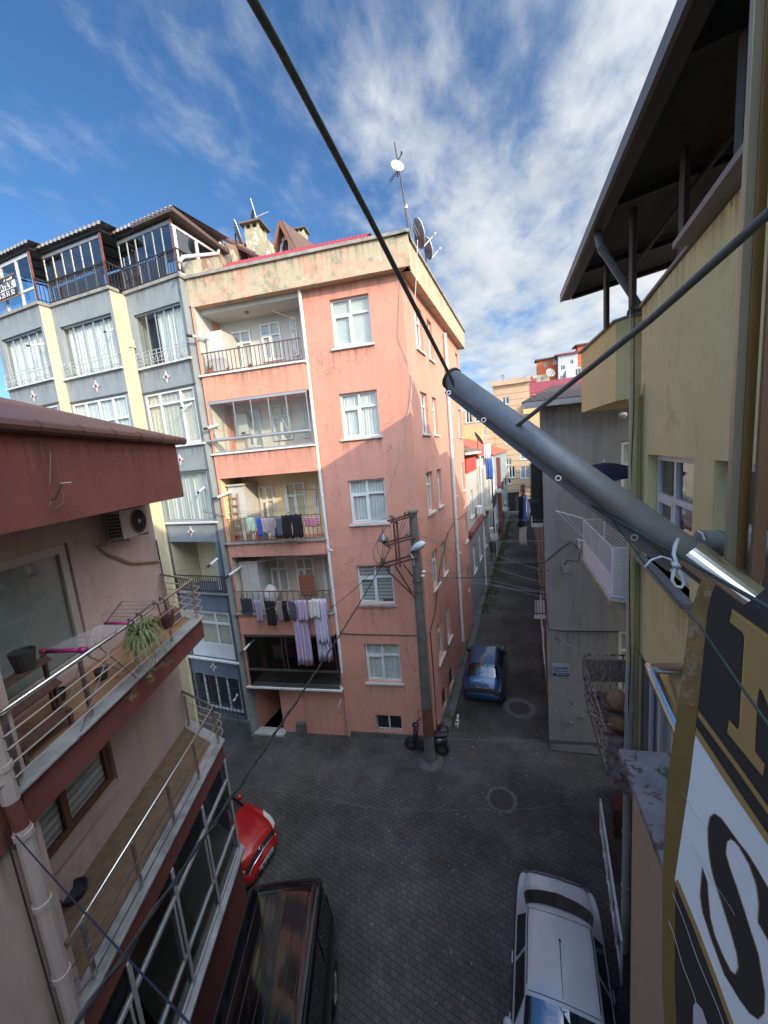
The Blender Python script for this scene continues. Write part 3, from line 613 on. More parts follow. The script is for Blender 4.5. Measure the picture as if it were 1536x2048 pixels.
for bi, f in enumerate((B1, B2, B3)):
    w = f.w; last = f is B3
    D = 8
    mb = MB(); hol = [(.25, w-.12, 13.72, 15.42), (.05, w-.12, 11.02, 12.85)]
    if last: hol = [(.25, w-.10, 13.72, 15.42), (.1, w-.12, 11.02, 12.85), (.05, w-.15, 8.38, 10.08), (.1, w-.25, 5.78, 7.62), (.25, w-.12, 3.14, 5.0), (.25, w-.1, .85, 2.42)]
    else: hol += [(.1, w-.12, 8.38, 10.08), (.1, w-.12, 5.7, 7.4)]
    up = [h for h in hol if h[2] > 7.6]; lo = [h for h in hol if h[2] < 7.6]
    wall(mb, f, 0, w, 7.62, 16.1, up, depth=.5); mb.build('wall', [GRY, DARK], BG)
    if last:
        mb = MB(); wall(mb, f, 0, w, 0, 7.62, [(.1, w-.25, 5.72, 7.60)]+lo[1:], depth=.5, deep=(5.72, 1.12)); mb.build('wall', [GRD, DARK, CRE], BG)
    else: mb = MB(); wall(mb, f, 0, w, 0, 7.62, lo, depth=.5); mb.build('wall', [GRY, DARK], BG)
    MB().box(f, -.03, w+.05, -.3, .06, 16.103, 16.20).build('coping', CONC, BG)
    for z in (13.65, 10.95, 8.28) + ((5.68, 3.06) if last else ()):
        MB().box(f, 0.0, w+.03, .003, .09, z, z+.06).build('sill', WT if z != 5.68 else CONC, BG)
    for z in (12.88, 10.1): MB().box(f, .02, w+.02, .002, .03, z, z+.03).build('ledge', LEDG, BG)
    diamond(f, w*.52, 13.27); diamond(f, w*.52, 10.52)
    # upper windows: floor-to-head sliding glass with curtains
    gl = WHITE
    def slide(z0, z1, u0, u1, k, cur=CURT, half=None):
        mb = MB(); mb.box(f, u0, u1, -.12, -.07, z1-.05, z1); mb.box(f, u0, u1, -.12, -.07, z0, z0+.04)
        for i in range(k+1): u = u0+(u1-u0)*i/k; mb.box(f, u-.012, u+.012, -.115, -.085, z0+.04, z1-.05)
        o = mb.build('sliding_glazing', ALU, BG)
        MB().poly([f.P(u0, z0, -.1), f.P(u1, z0, -.1), f.P(u1, z1, -.1), f.P(u0, z1, -.1)]).build('pane', glass('clear_glass'), o)
        a, b = half or (0, 1); curtain(f, u0+(u1-u0)*a, u0+(u1-u0)*b, z0+.02, z1-.05, -.22, cur, o, amp=.035)
    slide(13.72, 15.42, .26, w-.13, 5, half=((.0, .85) if bi == 0 else (.02, 1) if bi == 1 else (.38, 1)))
    railing_n = .09
    mb = MB()
    for z in (13.78, 14.02, 14.14): mb.box(f, .18, w, .12, .135, z, z+.018)
    for i in range(8): u = .2+(w-.25)*i/7; mb.box(f, u-.008, u+.008, .12, .135, 13.7, 14.14)
    for i in range(7):
        u = .2+(w-.25)*(i+.5)/7; mb.tube([f.P(u-.12, 13.82, .127), f.P(u-.04, 13.96, .127), f.P(u+.04, 13.84, .127), f.P(u+.12, 13.98, .127)], .007, 5)
    mb.tube([f.P(.18, 14.15, .127), f.P(.18, 14.15, -.05)], .01, 5); mb.tube([f.P(w, 14.15, .127), f.P(w, 14.15, -.05)], .01, 5)
    mb.build('railing', IRW, BG)
    window(f, .1 if last else .05, w-.13, 11.03, 12.84, BG, n=-.03, cur=CURT, mull=(.3, .72) if last else (.25, .5, .75), tr=.78 if last else .6, sash=False, sill=False, fw=.07)
    if last or bi == 1: slide(8.38, 10.08, .06, w-.16, 6)
    # terrace on top
    for q_ in (13.60, 10.90): drip(f, .1, w-.05, q_, .55, BG)
    drip(f, .1, w-.05, 16.09, .6, BG); MB().box(f, 0, w, -2.45, -2.35, 16.2, 18.1).build('terrace_wall', mat('dim_blue_grey_wall', (.17, .20, .23), .8, var=.5, vs=2), BG)
    R = 17.78; LEN = 2.0
    MB().box(f, w-.05, w, -.05, 0, 16.2, R).build('terrace_post', mat('oxide_red_steel', (.16, .05, .04), .6), BG)
    mb = MB(); mb.box(f, 0, w-.06, -.08, -.04, R-.1, R)
    kk = 6
    if bi == 0:
        for u in (.02, w*.35, w*.68, w-.12): mb.box(f, u, u+.07, -.08, -.03, 16.2, R-.1)
        mb.box(f, .09, w-.12, -.078, -.035, 16.65, 16.72)
    else:
        for i in range(kk+1): u = .03+(w-.14)*i/kk; mb.box(f, u-.014, u+.014, -.08, -.05, 16.2, R-.1)
    o = mb.build('terrace_glazing', WHITE if bi == 0 else ALU, BG)
    MB().poly([f.P(0, 16.2, -.065), f.P(w, 16.2, -.065), f.P(w, R-.1, -.065), f.P(0, R-.1, -.065)]).build('pane', glass('terrace_glass', (.74, .83, .88), .26), o)
    if bi: railing(f, .02, w-.06, 16.21, 16.95, -.02, BG, BLI, .11)
    # sheet roof: fascia strip + sheet rising towards the back
    mb = MB(); corr_sheet(mb, f.P(-.12, 17.90, .14), f.P(w+.28, 17.90, .14), f.P(w+.28, 18.02, .10), f.P(-.12, 18.02, .10), 16, .014)
    corr_sheet(mb, f.P(-.12, 18.02, .10), f.P(w+.28, 18.02, .10), f.P(w+.28, 18.22, -2.3), f.P(-.12, 18.22, -2.3), 16, .014)
    mb.build('terrace_roof', mat('grey_brown_sheet', (.22, .21, .205), .55, metal=.2, var=.15), BG)
    mb = MB()
    for q in (0, .25, .5, .75, 1): mb.bar(f.P(w*q, 17.86, 0), f.P(w*q, 18.08, -2.2), .05)
    mb.bar(f.P(0, 17.84, .0), f.P(w, 17.84, .0), .06); mb.bar(f.P(0, 17.98, -2), f.P(w, 17.98, -2), .05); mb.build('roof_beams', BLI, BG)
# cream faces that step from one bay to the next
for fa, fb in ((B1, B2), (B2, B3)):
    a = fa.P(fa.w, 0, 0); b = fb.P(0, 0, 0)
    # side wall of nearer bay running back
    back = fa.P(fa.w, 0, -1.6)
    MB().hexa([a+Vector((0.002, 0, 0)), back+Vector((0.002, 0, 0)), back+Vector((-.2, 0, 0)), a+Vector((-.2, .25, 0)), a+Vector((.002, 0, 16.1)), back+Vector((.002, 0, 16.1)), back+Vector((-.2, 0, 16.1)), a+Vector((-.2, .25, 16.1))]).build('wall', CRE, BG)
    MB().poly([fb.P(.0, 0, .004), fb.P(.26, 0, .004), fb.P(.26, 16.09, .004), fb.P(.0, 16.09, .004)]).build('wall', CRE, BG) if 0 else None
# side terrace glazing/rail returns
for fa, fb in ((B1, B2), (B2, B3)):
    fr2 = Fr((fa.P(fa.w, 0).x, fa.P(fa.w, 0).y), (-fa.n.x, -fa.n.y)); 
    if fr2.n.x < 0: fr2.n = -fr2.n
    railing(fr2, 0, .6, 16.21, 16.95, .02, BG, BLI, .11)
    pass
# right flank of bay 3 beside the salmon block, with the raised terrace end
f = B3; w = f.w
fs = Fr((f.P(w, 0).x, f.P(w, 0).y), (-f.n.x, -f.n.y))
if fs.n.x < 0: fs.n = -fs.n
MB().box(fs, 0, 1.5, -.12, -.002, 0, 16.1).build('wall', GRY, BG)
LEN = min(3.2, max(1.2, fs.uv(434, 505)[0])); print('LEN', LEN)
mb = MB(); mb.box(fs, 0, LEN, -.03, .03, 17.55, 17.62)
for u in (.08, LEN*.5, LEN): mb.box(fs, u-.05, u+.04, -.03, .03, 16.2, 17.55)
mb.box(fs, 0, LEN, -.029, .029, 16.2, 16.27)
o = mb.build('terrace_glazing', WHITE, BG)
MB().poly([fs.P(0, 16.2, 0), fs.P(LEN, 16.2, 0), fs.P(LEN, 17.55, 0), fs.P(0, 17.55, 0)]).build('pane', MATS['terrace_glass'], o)
railing(fs, 0, .9, 16.25, 16.95, .04, BG, BLI, .11)
mb = MB(); L2 = LEN+.3; mb.hexa([fs.P(-.14, 17.84, .28), fs.P(L2, 17.64, .28), fs.P(L2, 17.64, -1.5), fs.P(-.14, 17.84, -1.5), fs.P(-.14, 17.96, .28), fs.P(L2, 17.74, .28), fs.P(L2, 17.74, -1.5), fs.P(-.14, 17.96, -1.5)]); mb.build('terrace_roof', mat('dark_brown_sheet', (.09, .06, .05), .6, var=.1), BG)
# level 5 recess: balcony, side wall cream, door
mb = MB(); mb.poly([f.P(.105, 5.73, -1.1), f.P(.105, 5.73, -.01), f.P(.105, 7.59, -.01), f.P(.105, 7.59, -1.1)]); mb.build('balcony_wall', CRE, BG)
for b in list(BG.children):
    pass
window(f, w-1.0, w-.42, 5.8, 7.4, BG, n=-1.02, cur=CURT2, mull=(), tr=.3, sash=False, sill=False, name='balcony_door')
railing(f, .1, w-.05, 5.75, 6.38, .06, BG, BLI, .1)
window(f, .28, w-.14, 3.65, 4.98, BG, n=-.03, cur=CURT2, mull=(.28, .68), tr=.66, sash=False, sill=False, fw=.07)
MB().box(f, .28, w-.14, -.05, -.03, 3.16, 3.648).build('window_panel', WHITE, BG)
window(f, .5, w-.2, .95, 2.4, BG, n=-.1, cur=None, mull=(.36, .66), tr=None, sash=False, sill=False, fw=.07)
mb = MB()
for i in range(14): u = .2+(w-.2)*i/13; mb.box(f, u-.008, u+.008, .10, .116, .9, 2.45)
for z in (1.0, 1.38, 1.75, 2.1, 2.4): mb.box(f, .2, w, .095, .11, z, z+.014)
mb.build('window_grille', BLI, BG)
diamond(f, w*.5, 2.78); diamond(f, w*.5, 7.98)
MB().box(f, .1, w+.1, .002, .12, 0, .78).build('plinth', KER, BG)
# drain pipe between bays and its hopper
q = B2
for fr_, z1, u in ((B3, 14.6, .05), ): pipe([fr_.P(u, .2, .10), fr_.P(u, 14.4, .10)], .055, MATS['cream_plaster'], BG, collars=[.2, .4, .55, .7, .85])
MB().box(B3, -.02, .12, .02, .2, 14.4, 14.65).build('hopper', CRE, BG)
flue(B1, B1.w-.2, 14.9, -.1, .5, BG, side=-.2, r=.03); flue(B2, B2.w-.25, 14.95, -.1, .3, BG, side=-.06, r=.03); flue(B3, w-.35, 12.3, -.05, .3, BG, side=-.2, r=.03)
flue(B3, w-.45, 9.5, -.1, .3, BG, r=.035); flue(B3, w-.25, 7.0, -.05, .5, BG); flue(B3, w-.35, 1.75, -.05, .3, BG, r=.035)
MB().box(B3, w-.5, w-.3, -1.0, -.1, 5.8, 7.0).build('cupboard', WC, BG)
# rubble party wall between the two blocks at roof level
RUB = mat('rubble_party_wall', (.36, .33, .25), .95, var=.25, vs=3, bump=.8, bs=14, chips=[((.24, .16, .11), .50, 1.3, .03), ((.33, .11, .05), .60, 1.1, .03)])
pA = on_y(345, 515, 10.3); 
PW = MB()
pts = [PF.P(UL+.03, 15.2, .0), PF.P(UL+.03, 17.25, .0), PF.P(UL+.03, 17.35, -1.5), PF.P(UL-.2, 17.0, -3), PF.P(UL-.2, 15.2, -3)]
PS = Fr((PF.P(UL-.28, 0, 0).x, PF.P(UL-.28, 0, 0).y), (-PF.n.x, -PF.n.y))
if PS.n.x < 0: PS.n = -PS.n
tp = [PS.uv(x, y) for x, y in ((384, 521), (392, 519), (438, 512), (446, 486), (470, 490), (500, 486), (548, 498))]
pts = [PS.P(u, z) for u, z in tp]+[PS.P(tp[-1][0], 15.3), PS.P(tp[0][0], 15.3)]
PW.prism(pts, PS.n*-.45); PW.build('party_wall', RUB, BG)
MB().tube([PS.wp(358, 524, .03), PS.wp(366, 514, .03), PS.wp(436, 507, .03), PS.wp(440, 486, .03)], .05, 8).build('waste_pipe', PVC, BG)
# for-sale banner on the first terrace
BK = mat('banner_black', (.03, .026, .024), .6, var=.1); GOLD = mat('banner_gold', (.30, .19, .07), .6, var=.08); WB = mat('banner_white', (.62, .64, .66), .6, var=.04, vs=2)
def text3d(name, s, mat_, size, mtx, parent, ext=.003, bold=0):
    cu = bpy.data.curves.new(name, 'FONT'); cu.body = s; cu.size = size; cu.extrude = ext; cu.offset = bold; cu.align_x = 'CENTER'; cu.align_y = 'CENTER'
    ob = bpy.data.objects.new(name, cu); COL.objects.link(ob); ob.matrix_world = mtx
    dg = bpy.context.evaluated_depsgraph_get(); me = bpy.data.meshes.new_from_object(ob.evaluated_get(dg)); 
    vs = [mtx @ v.co for v in me.vertices]; fs = [tuple(p.vertices) for p in me.polygons]; bpy.data.objects.remove(ob)
    mb = MB(); mb.v = vs; mb.f = fs; mb.m = [0]*len(fs); return mb.build(name, mat_, parent)
def frm(fr, u, z, n, flipu=1):
    x = fr.u*flipu; y = Vector((0, 0, 1)); zz_ = fr.n
    m = Matrix(((x.x, y.x, zz_.x), (x.y, y.y, zz_.y), (x.z, y.z, zz_.z))).to_4x4(); m.translation = fr.P(u, z, n); return m
u1_, z1_ = B1.uv(27, 545, .12); u0_ = u1_-1.9; z0_ = B1.uv(33, 592, .12)[1]
bn = thing('banner', 'black, white and gold for-sale banner hung on the leftmost roof terrace', 'banner', B1.P(u0_, z0_, .12))
h = z1_-z0_
MB().box(B1, u0_, u1_, .10, .115, z0_, z1_).build('cloth', BK, bn)
MB().box(B1, u0_, u1_, .1155, .118, z0_, z0_+.03).box(B1, u0_, u1_, .1155, .118, z1_-.03, z1_).build('gold_border', GOLD, bn)
MB().box(B1, u0_, u1_-.02, .116, .119, z0_+h*.40, z0_+h*.72).build('white_band', WB, bn)
text3d('lettering', 'SATIL\'K', BK, h*.36, frm(B1, u1_-.62, z0_+h*.56, .121), bn, bold=.008)
text3d('phone_number', '5 25 51 52', WB, h*.30, frm(B1, u1_-.62, z0_+h*.22, .121), bn, bold=.006)
text3d('small_print', 'el  mobil', WB, h*.2, frm(B1, u1_-.4, z0_+h*.83, .121), bn)
# ------------------------------------------------------------ pink house with steel-railed balconies (left foreground)
C0 = Vector((-6.41, 5.33, 0)); _r = ray(736, 917)
LF = Fr((C0.x, C0.y), (-_r.x, -_r.y))      # u runs from the far corner towards the camera
if LF.n.x < 0: LF.n = -LF.n
PNK = mat('dusty_pink_render', (.50, .385, .35), .92, var=.1, vs=1.2, bump=.6, bs=110, grime=.16, crack=.45, chips=[((.33, .25, .22), .64, 2.5, .08), ((.22, .16, .14), .73, 7, .02)])
MAR = mat('brick_red_render', (.175, .052, .042), .9, var=.14, vs=1.5, bump=.5, bs=90, grime=.2, crack=.5, chips=[((.27, .11, .09), .66, 3, .06)])
MRB = mat('grey_marble_slab', (.33, .34, .34), .5, var=.3, vs=3, bump=.1, bs=20, patch=((.20, .21, .22), .52, 2.2, .12))
STL = mat('brushed_stainless', (.55, .53, .50), .28, metal=1, var=.05, vs=4)
FLR = mat('orange_terracotta_floor', (.30, .17, .09), .75, var=.15, vs=2, patch=((.2, .11, .06), .55, 3, .1))
FLR2 = mat('brown_tile_floor', (.16, .11, .07), .8, var=.3, vs=8)
LB = thing('pink_house', 'dusty pink house with brick red bands and two long steel-railed balconies in the left foreground', 'building', (-8, 4, 0))
S1, S2 = 7.09, 4.24
ce = (Vector((-7.73, 5.59, 0))-C0).normalized()   # direction of the end wall, away from street
def LP(u, z, d=0): return C0+LF.u*u+ce*d+Vector((0, 0, z))
WD = 1.34; UE = 4.0; WING = .12
def qbox(mb, u0, u1, d0, d1, z0, z1): return mb.hexa([LP(u0, z0, d0), LP(u1, z0, d0), LP(u1, z0, d1), LP(u0, z0, d1), LP(u0, z1, d0), LP(u1, z1, d0), LP(u1, z1, d1), LP(u0, z1, d1)])
class QF:
    """frame of the recessed balcony wall"""
    def __init__(s, d): s.d = d; s.u = LF.u; s.n = LF.n; s.o = C0+ce*d
    def P(s, u, z, n=0): return s.o+s.u*u+s.n*n+Vector((0, 0, z))
    uv = Fr.uv; wp = Fr.wp
BW = QF(WD)
WFx = QF(WING); FFx = Fr((C0.x, C0.y), (LF.u.x, LF.u.y)); FFx.n = LF.n
# door and window on the recessed wall
da = BW.uv(134, 1085); db = BW.uv(10, 1118); dr_u0 = da[0]; dr_z1 = da[1]
wa = BW.uv(220, 1465); wb_ = BW.uv(232, 1560)
wz0 = BW.uv(232, 1562)[1]; wzt = S1-.50
mb = MB(); wall(mb, BW, 0, UE+3, S2-.3, 9.57, [(dr_u0, UE+.6, S1+.12, dr_z1), (BW.uv(236, 1555)[0], UE+1, wz0, wzt)], depth=.22)
mb.build('wall', [PNK, DARK], LB)
# solid wing nearer the camera
mb = MB(); qbox(mb, UE-.05, UE+9, WING, 3, 0, 9.57); mb.build('wall', PNK, LB)
mb = MB(); qbox(mb, UE-.052, UE+9, WING-.03, WING-.002, S1-.50, S1-.05); qbox(mb, UE-.052, UE+9, WING-.03, WING-.002, S2-.50, S2-.05); mb.build('band', MAR, LB)
# end wall facing the salmon block, shop floor
mb = MB(); mb.poly([LP(0, 1.7, WD), LP(0, 9.57, WD), LP(0, 9.57, 5), LP(0, 1.7, 5)]); mb.poly([LP(0, 1.7, .1), LP(0, 1.7, 5), LP(3, 1.7, 5), LP(3, 1.7, .1)]); mb.poly([Vector((-6.47, 5.20, 0)), Vector((-12, 5.15, 0)), Vector((-12, 5.15, 1.7)), Vector((-6.47, 5.20, 1.7))]); mb.build('wall', PNK, LB)
# roof overhang
mb = MB(); qbox(mb, -.08, UE+9, 0, 2, 9.57, 10.66); mb.build('roof_fascia', MAR, LB)
GUT = mat('brown_gutter', (.075, .032, .026), .4, var=.1); RT = mat('brown_roof_sheet', (.105, .04, .03), .5, var=.1, vs=2)
mb = MB(); mb.tube([LP(-.32, 10.66, -.08), LP(UE+9, 10.66, -.08)], .075, 10); o = mb.build('gutter', GUT, LB)
for i in range(9): MB().tube([LP(-.1+i*.62, 10.66, -.08), LP(-.07+i*.62, 10.66, -.08)], .084, 10).build('gutter_clip', GUT, o)
mb = MB(); mb.hexa([LP(-.2, 10.67, -.1), LP(UE+9, 10.67, -.1), LP(UE+9, 11.75, 4), LP(2.2, 11.75, 4), LP(-.2, 10.73, -.1), LP(UE+9, 10.73, -.1), LP(UE+9, 11.81, 4), LP(2.2, 11.81, 4)]); mb.poly([LP(-.2, 10.73, -.1), LP(2.2, 11.81, 4), LP(-.2, 10.73, 5)]); mb.build('roof', RT, LB)
# slabs
for k, (z, fl) in enumerate(((S1, FLR), (S2, FLR2))):
    MB.build(qbox(MB(), 0, UE+.06, .03, WD, z-.46, z-.04), 'balcony_slab', MAR, LB)
    mb = MB(); qbox(mb, -.04, UE+.10, -.05, .26, z-.038, z); qbox(mb, -.04, .22, .262, WD, z-.038, z); mb.build('marble_edge', MRB, LB, bevel=.006)
    MB.build(qbox(MB(), .22, UE, .262, WD, z-.039, z-.02), 'balcony_floor', fl, LB)
    # railing
    zr = z+.78 if k == 0 else z+.80; rails = (.18, .33, .48, .62) if k == 0 else (.22, .40, .58)
    mb = MB(); e = UE+ (.25 if k == 0 else .0)
    mb.tube([LP(.06, zr, WD), LP(.06, zr, .08), LP(e, zr, .08)], .026, 10)
    rr = MB()
    for h_ in rails: rr.tube([LP(.1, z+h_, WD), LP(-.05, z+h_, .02), LP(-.02, z+h_, -.05), LP(.06, z+h_, -.07), LP(e-.15, z+h_, -.07), LP(e+.02, z+h_, .0), LP(e+.1, z+h_, .12)], .010, 6)
    R = mb.build('railing', STL, LB, smooth=True); rr.build('rail_rod', STL, R)
    n_ = 5
    for i in range(n_): 
        u = .14+(e-.35)*i/(n_-1); MB().bar(LP(u, z, .06), LP(u, zr-.03, .06), .045, .03).build('rail_post', STL, R)
    MB().bar(LP(.12, z, WD-.15), LP(.12, zr, WD-.15), .04, .03).build('rail_post', STL, R)
# shop glazing below the lower balcony
BZ = 1.55
MB.build(qbox(MB(), .02, UE+6, .05, .3, 0, BZ-.12), 'wall', MAR, LB)
mb = MB(); qbox(mb, -.06, UE+6, -.12, .3, BZ-.10, BZ-.04); mb.build('shop_sill', MRB, LB, bevel=.006)
mb = MB(); GR = mat('grey_pvc', (.36, .37, .37), .45, var=.05)
top = S2-.46
for u in (.02, 1.12, 2.22, 3.32, 4.42, 5.5): qbox(mb, u, u+.07, .0, .08, BZ-.04, top)
for z in (BZ, 2.15, 3.3): qbox(mb, .09, UE+6, .006, .075, z-.03, z+.03)
for u in (1.24, 2.34, 3.44): qbox(mb, u, u+.04, -.004, .05, 2.18, 3.27)
o = mb.build('shop_window', GR, LB)
MB().poly([LP(.05, BZ, .045), LP(UE+6, BZ, .045), LP(UE+6, top, .045), LP(.05, top, .045)]).build('pane', glass('shop_glass', (.30, .34, .33), .05), o)
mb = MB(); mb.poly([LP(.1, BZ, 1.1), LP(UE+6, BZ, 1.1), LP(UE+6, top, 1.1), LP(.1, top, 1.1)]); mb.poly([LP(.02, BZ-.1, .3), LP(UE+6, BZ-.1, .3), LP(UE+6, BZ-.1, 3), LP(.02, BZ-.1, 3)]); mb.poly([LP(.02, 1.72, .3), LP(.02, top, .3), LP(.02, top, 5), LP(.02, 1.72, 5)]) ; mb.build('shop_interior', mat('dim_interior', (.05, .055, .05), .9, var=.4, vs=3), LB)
FROST = mat('frosted_sheet', (.27, .31, .29), .8, var=.1, vs=2)
# balcony door: wide frame with frosted sheet, second-floor window in brown wood
zb = S1+.02; u1 = BW.uv(10, 1118)[0]
window(BW, dr_u0+.02, UE+.55, S1+.12, dr_z1-.01, LB, n=-.03, cur=FROST, mull=(), tr=None, fw=.13, sash=False, sill=False, m=mat('door_white', (.40, .36, .33), .5, var=.05), name='balcony_door', pane=PANE)
BRW = mat('brown_wood_frame', (.13, .055, .03), .5, var=.15, vs=12)
window(BW, BW.uv(236, 1555)[0]+.02, UE+.9, wz0+.01, wzt, LB, n=-.06, cur=BLIND, mull=(.36,), tr=None, fw=.10, sash=False, sill=False, m=BRW, name='window')
MB().box(BW, BW.uv(250, 1555)[0], UE+.3, .002, .10, wz0-.08, wz0-.003).build('sill', PNK, LB)
drip(WFx, UE, UE+6, S1-.5, .9, LB); drip(BW, .1, UE, S2+1.2, .9, LB) if 0 else None
for z_ in (9.6, ): drip(FFx, 0, UE+6, 10.5, .9, LB, .006)
drip(FFx, .05, UE, S1-.05, .38, LB, -.02)
# downpipe on the wing
WF = QF(WING)
a = WF.uv(5, 1440, .08); b = WF.uv(32, 1590, .08); c = WF.uv(45, 1650, .08); d = WF.uv(155, 2030, .08)
PP = mat('pinkish_pvc_pipe', (.42, .36, .34), .5, var=.08)
pipe([WF.P(b[0]+.1, 9.5, .09), WF.P(b[0]+.06, b[1], .09)], .07, PP, LB, collars=[.1, .62, .85])
pipe([WF.P(b[0]+.06, b[1], .09), WF.P(c[0]+.02, c[1], .09)], .065, MAR, LB)
pipe([WF.P(c[0]+.02, c[1], .09), WF.P(c[0]-.0, 3.1, .09)], .07, PP, LB, collars=[.02, .25, .5, .75, .9])
MB().tube([WF.P(c[0]+.13, c[1]+.1, .05), WF.P(c[0]+.11, 4.4, .05), WF.P(c[0]+.1, 3.0, .05)], .008, 5).build('wall_cable', BLK, LB)
# gas hook and wires on the fascia
f0 = Fr((C0.x, C0.y), (LF.u.x, LF.u.y)); f0.n = LF.n
def fw_(x, y, n=.03): return f0.wp(x, y, n)
MB().tube([fw_(104, 1000), fw_(112, 995, .1), fw_(122, 967, .22), fw_(143, 965, .3)], .012, 6).tube([fw_(100, 965), fw_(101, 905)], .004, 4).tube([fw_(102, 1002), fw_(98, 1012), fw_(108, 1018), fw_(128, 1005), fw_(126, 985), fw_(116, 975)], .003, 4).build('wall_bracket', mat('old_steel', (.2, .17, .15), .5, metal=.5), LB)
# ------------------------------------------------------------ yellow house on the right
YEL = mat('mustard_yellow_plaster', (.68, .60, .30), .9, var=.07, vs=1.3, bump=.35, bs=35, grime=.06, crack=.3, chips=[((.56, .48, .23), .60, 1.6, .08), ((.30, .27, .23), .70, 3.0, .008)])
YLD = mat('dirty_yellow_plaster', (.36, .33, .19), .9, var=.2, vs=4, bump=.3, bs=30, grime=.3)
BEI = mat('beige_render', (.50, .41, .29), .95, var=.06, vs=3, bump=.6, bs=150)
GRW = mat('dull_grey_wall', (.22, .21, .195), .9, var=.12, vs=2)
YF = Fr((1.6, 0), (0, 1)); 
if YF.n.x > 0: YF.n = -YF.n
YB = thing('yellow_house', 'mustard yellow house with dark canopy roof on the right, wall seen at a steep angle', 'building', (3, 2, 0))
YE = 7.02
mb = MB(); wall(mb, YF, -12, YE, 6.42, 11.86, [(4.9, 6.6, 8.14, 9.70), (2.75, 4.42, 8.14, 9.70), (.2, 2.0, 8.14, 9.70)], depth=.18); mb.build('wall', [YEL, DARK], YB)
mb = MB(); mb.poly([(1.6, YE, 0), (1.6, YE, 11.86), (8, YE, 11.86), (8, YE, 0)]); mb.poly([(1.6, -12, 11.86), (8, -12, 11.86), (8, YE, 11.86), (1.6, YE, 11.86)]); mb.poly([(1.6, YE, 6.42), (1.9, YE, 6.42), (1.9, -12, 6.42), (1.6, -12, 6.42)]); mb.build('wall', YEL, YB)
mb = MB(); wall(mb, YF, 4.5, YE, 0, 6.419, [(5.0, 6.75, 4.0, 6.2), (5.0, 6.4, 1.2, 3.0)], n=-.06, depth=.2); mb.build('wall', [GRW, DARK], YB)
window(YF, 4.93, 6.58, 8.16, 9.68, YB, n=-.12, cur=CURT2, half=(.5, 1), mull=(.55,), tr=.62, fw=.07, sill=False)
window(YF, 2.78, 4.40, 8.16, 9.68, YB, n=-.12, cur=CURT2, half=(.4, 1), mull=(.5,), tr=.62, fw=.07, sill=False)
SLT = mat('grey_slate_sill', (.22, .215, .20), .6, var=.25, vs=8)
MB().box(YF, 4.75, 6.75, -.1, .13, 8.07, 8.14).build('sill', SLT, YB, bevel=.006); MB().box(YF, 2.6, 4.55, -.1, .13, 8.07, 8.14).build('sill', SLT, YB, bevel=.006)
window(YF, 5.03, 6.72, 4.02, 6.18, YB, n=-.1, cur=CURT2, mull=(.35, .68), tr=None, fw=.08, sill=False, sash=False)
window(YF, 5.03, 6.38, 1.22, 2.98, YB, n=-.1, cur=None, mull=(.5,), tr=None, fw=.08, sill=True, sash=False)
CPG = mat('grey_metal_coping', (.20, .195, .18), .6, var=.15)
mb = MB(); mb.hexa([(1.42, -12, 11.87), (1.42, 5.1, 11.87), (1.9, 5.1, 11.87), (1.9, -12, 11.87), (1.42, -12, 11.93), (1.42, 5.1, 11.93), (1.9, 5.1, 11.93), (1.9, -12, 11.93)])
mb.hexa([(1.56, 5.102, 11.87), (1.56, YE, 11.87), (1.9, YE, 11.87), (1.9, 5.102, 11.87), (1.56, 5.102, 11.91), (1.56, YE, 11.91), (1.9, YE, 11.91), (1.9, 5.102, 11.91)]); mb.build('coping', CPG, YB)
drip(YF, 4.7, 6.8, 8.06, 1.1, YB); drip(YF, 2.6, 4.6, 8.06, 1.1, YB); drip(YF, -2, 7, 11.86, .6, YB)
# solid-walled upper balcony at the far end
P1, P2, P3 = Vector((1.17, 10.5, 0)), Vector((1.475, 8.2, 0)), Vector((1.66, 8.05, 0)); P4 = Vector((2.4, 10.7, 0)); P5 = Vector((2.4, 8.0, 0))
def prismz(mb, pts, z0, z1): return mb.prism([Vector((p.x, p.y, z0)) for p in pts], (0, 0, z1-z0))
bx = prismz(MB(), [P1, P2, P3, P5, P4], 10.65, 12.02).build('balcony_parapet', YEL, YB)
o_ = Vector((.05, .0, 0)); prismz(MB(), [P1-o_*1.5, P2-o_-Vector((0, .03, 0)), P3-Vector((0, .07, 0)), P5-Vector((0, .07, 0)), P4], 12.022, 12.06).build('coping', CPG, YB)
mb = MB(); mb.lathe(on_z(1246, 825, 10.63)*1.0+Vector((0, 0, -.17)), [(.001, 0), (.06, .01), (.10, .06), (.11, .10), (.09, .15), (.05, .17)], seg=16); mb.build('globe_light', mat('opal_globe', (.62, .55, .45), .4, var=.03), YB, smooth=True)
# rest of the building beyond (hidden core)
mb = MB(); prismz(mb, [Vector((2.4, YE+.01, 0)), Vector((2.4, 11.0, 0)), Vector((8, 11, 0)), Vector((8, YE+.01, 0))], 0, 11.8); mb.build('wall', YEL, YB)
prismz(MB(), [Vector((2.0, -14, 0)), Vector((2.0, 6.9, 0)), Vector((8, 6.9, 0)), Vector((8, -14, 0))], 0, 11.8).build('wall', YEL, YB)
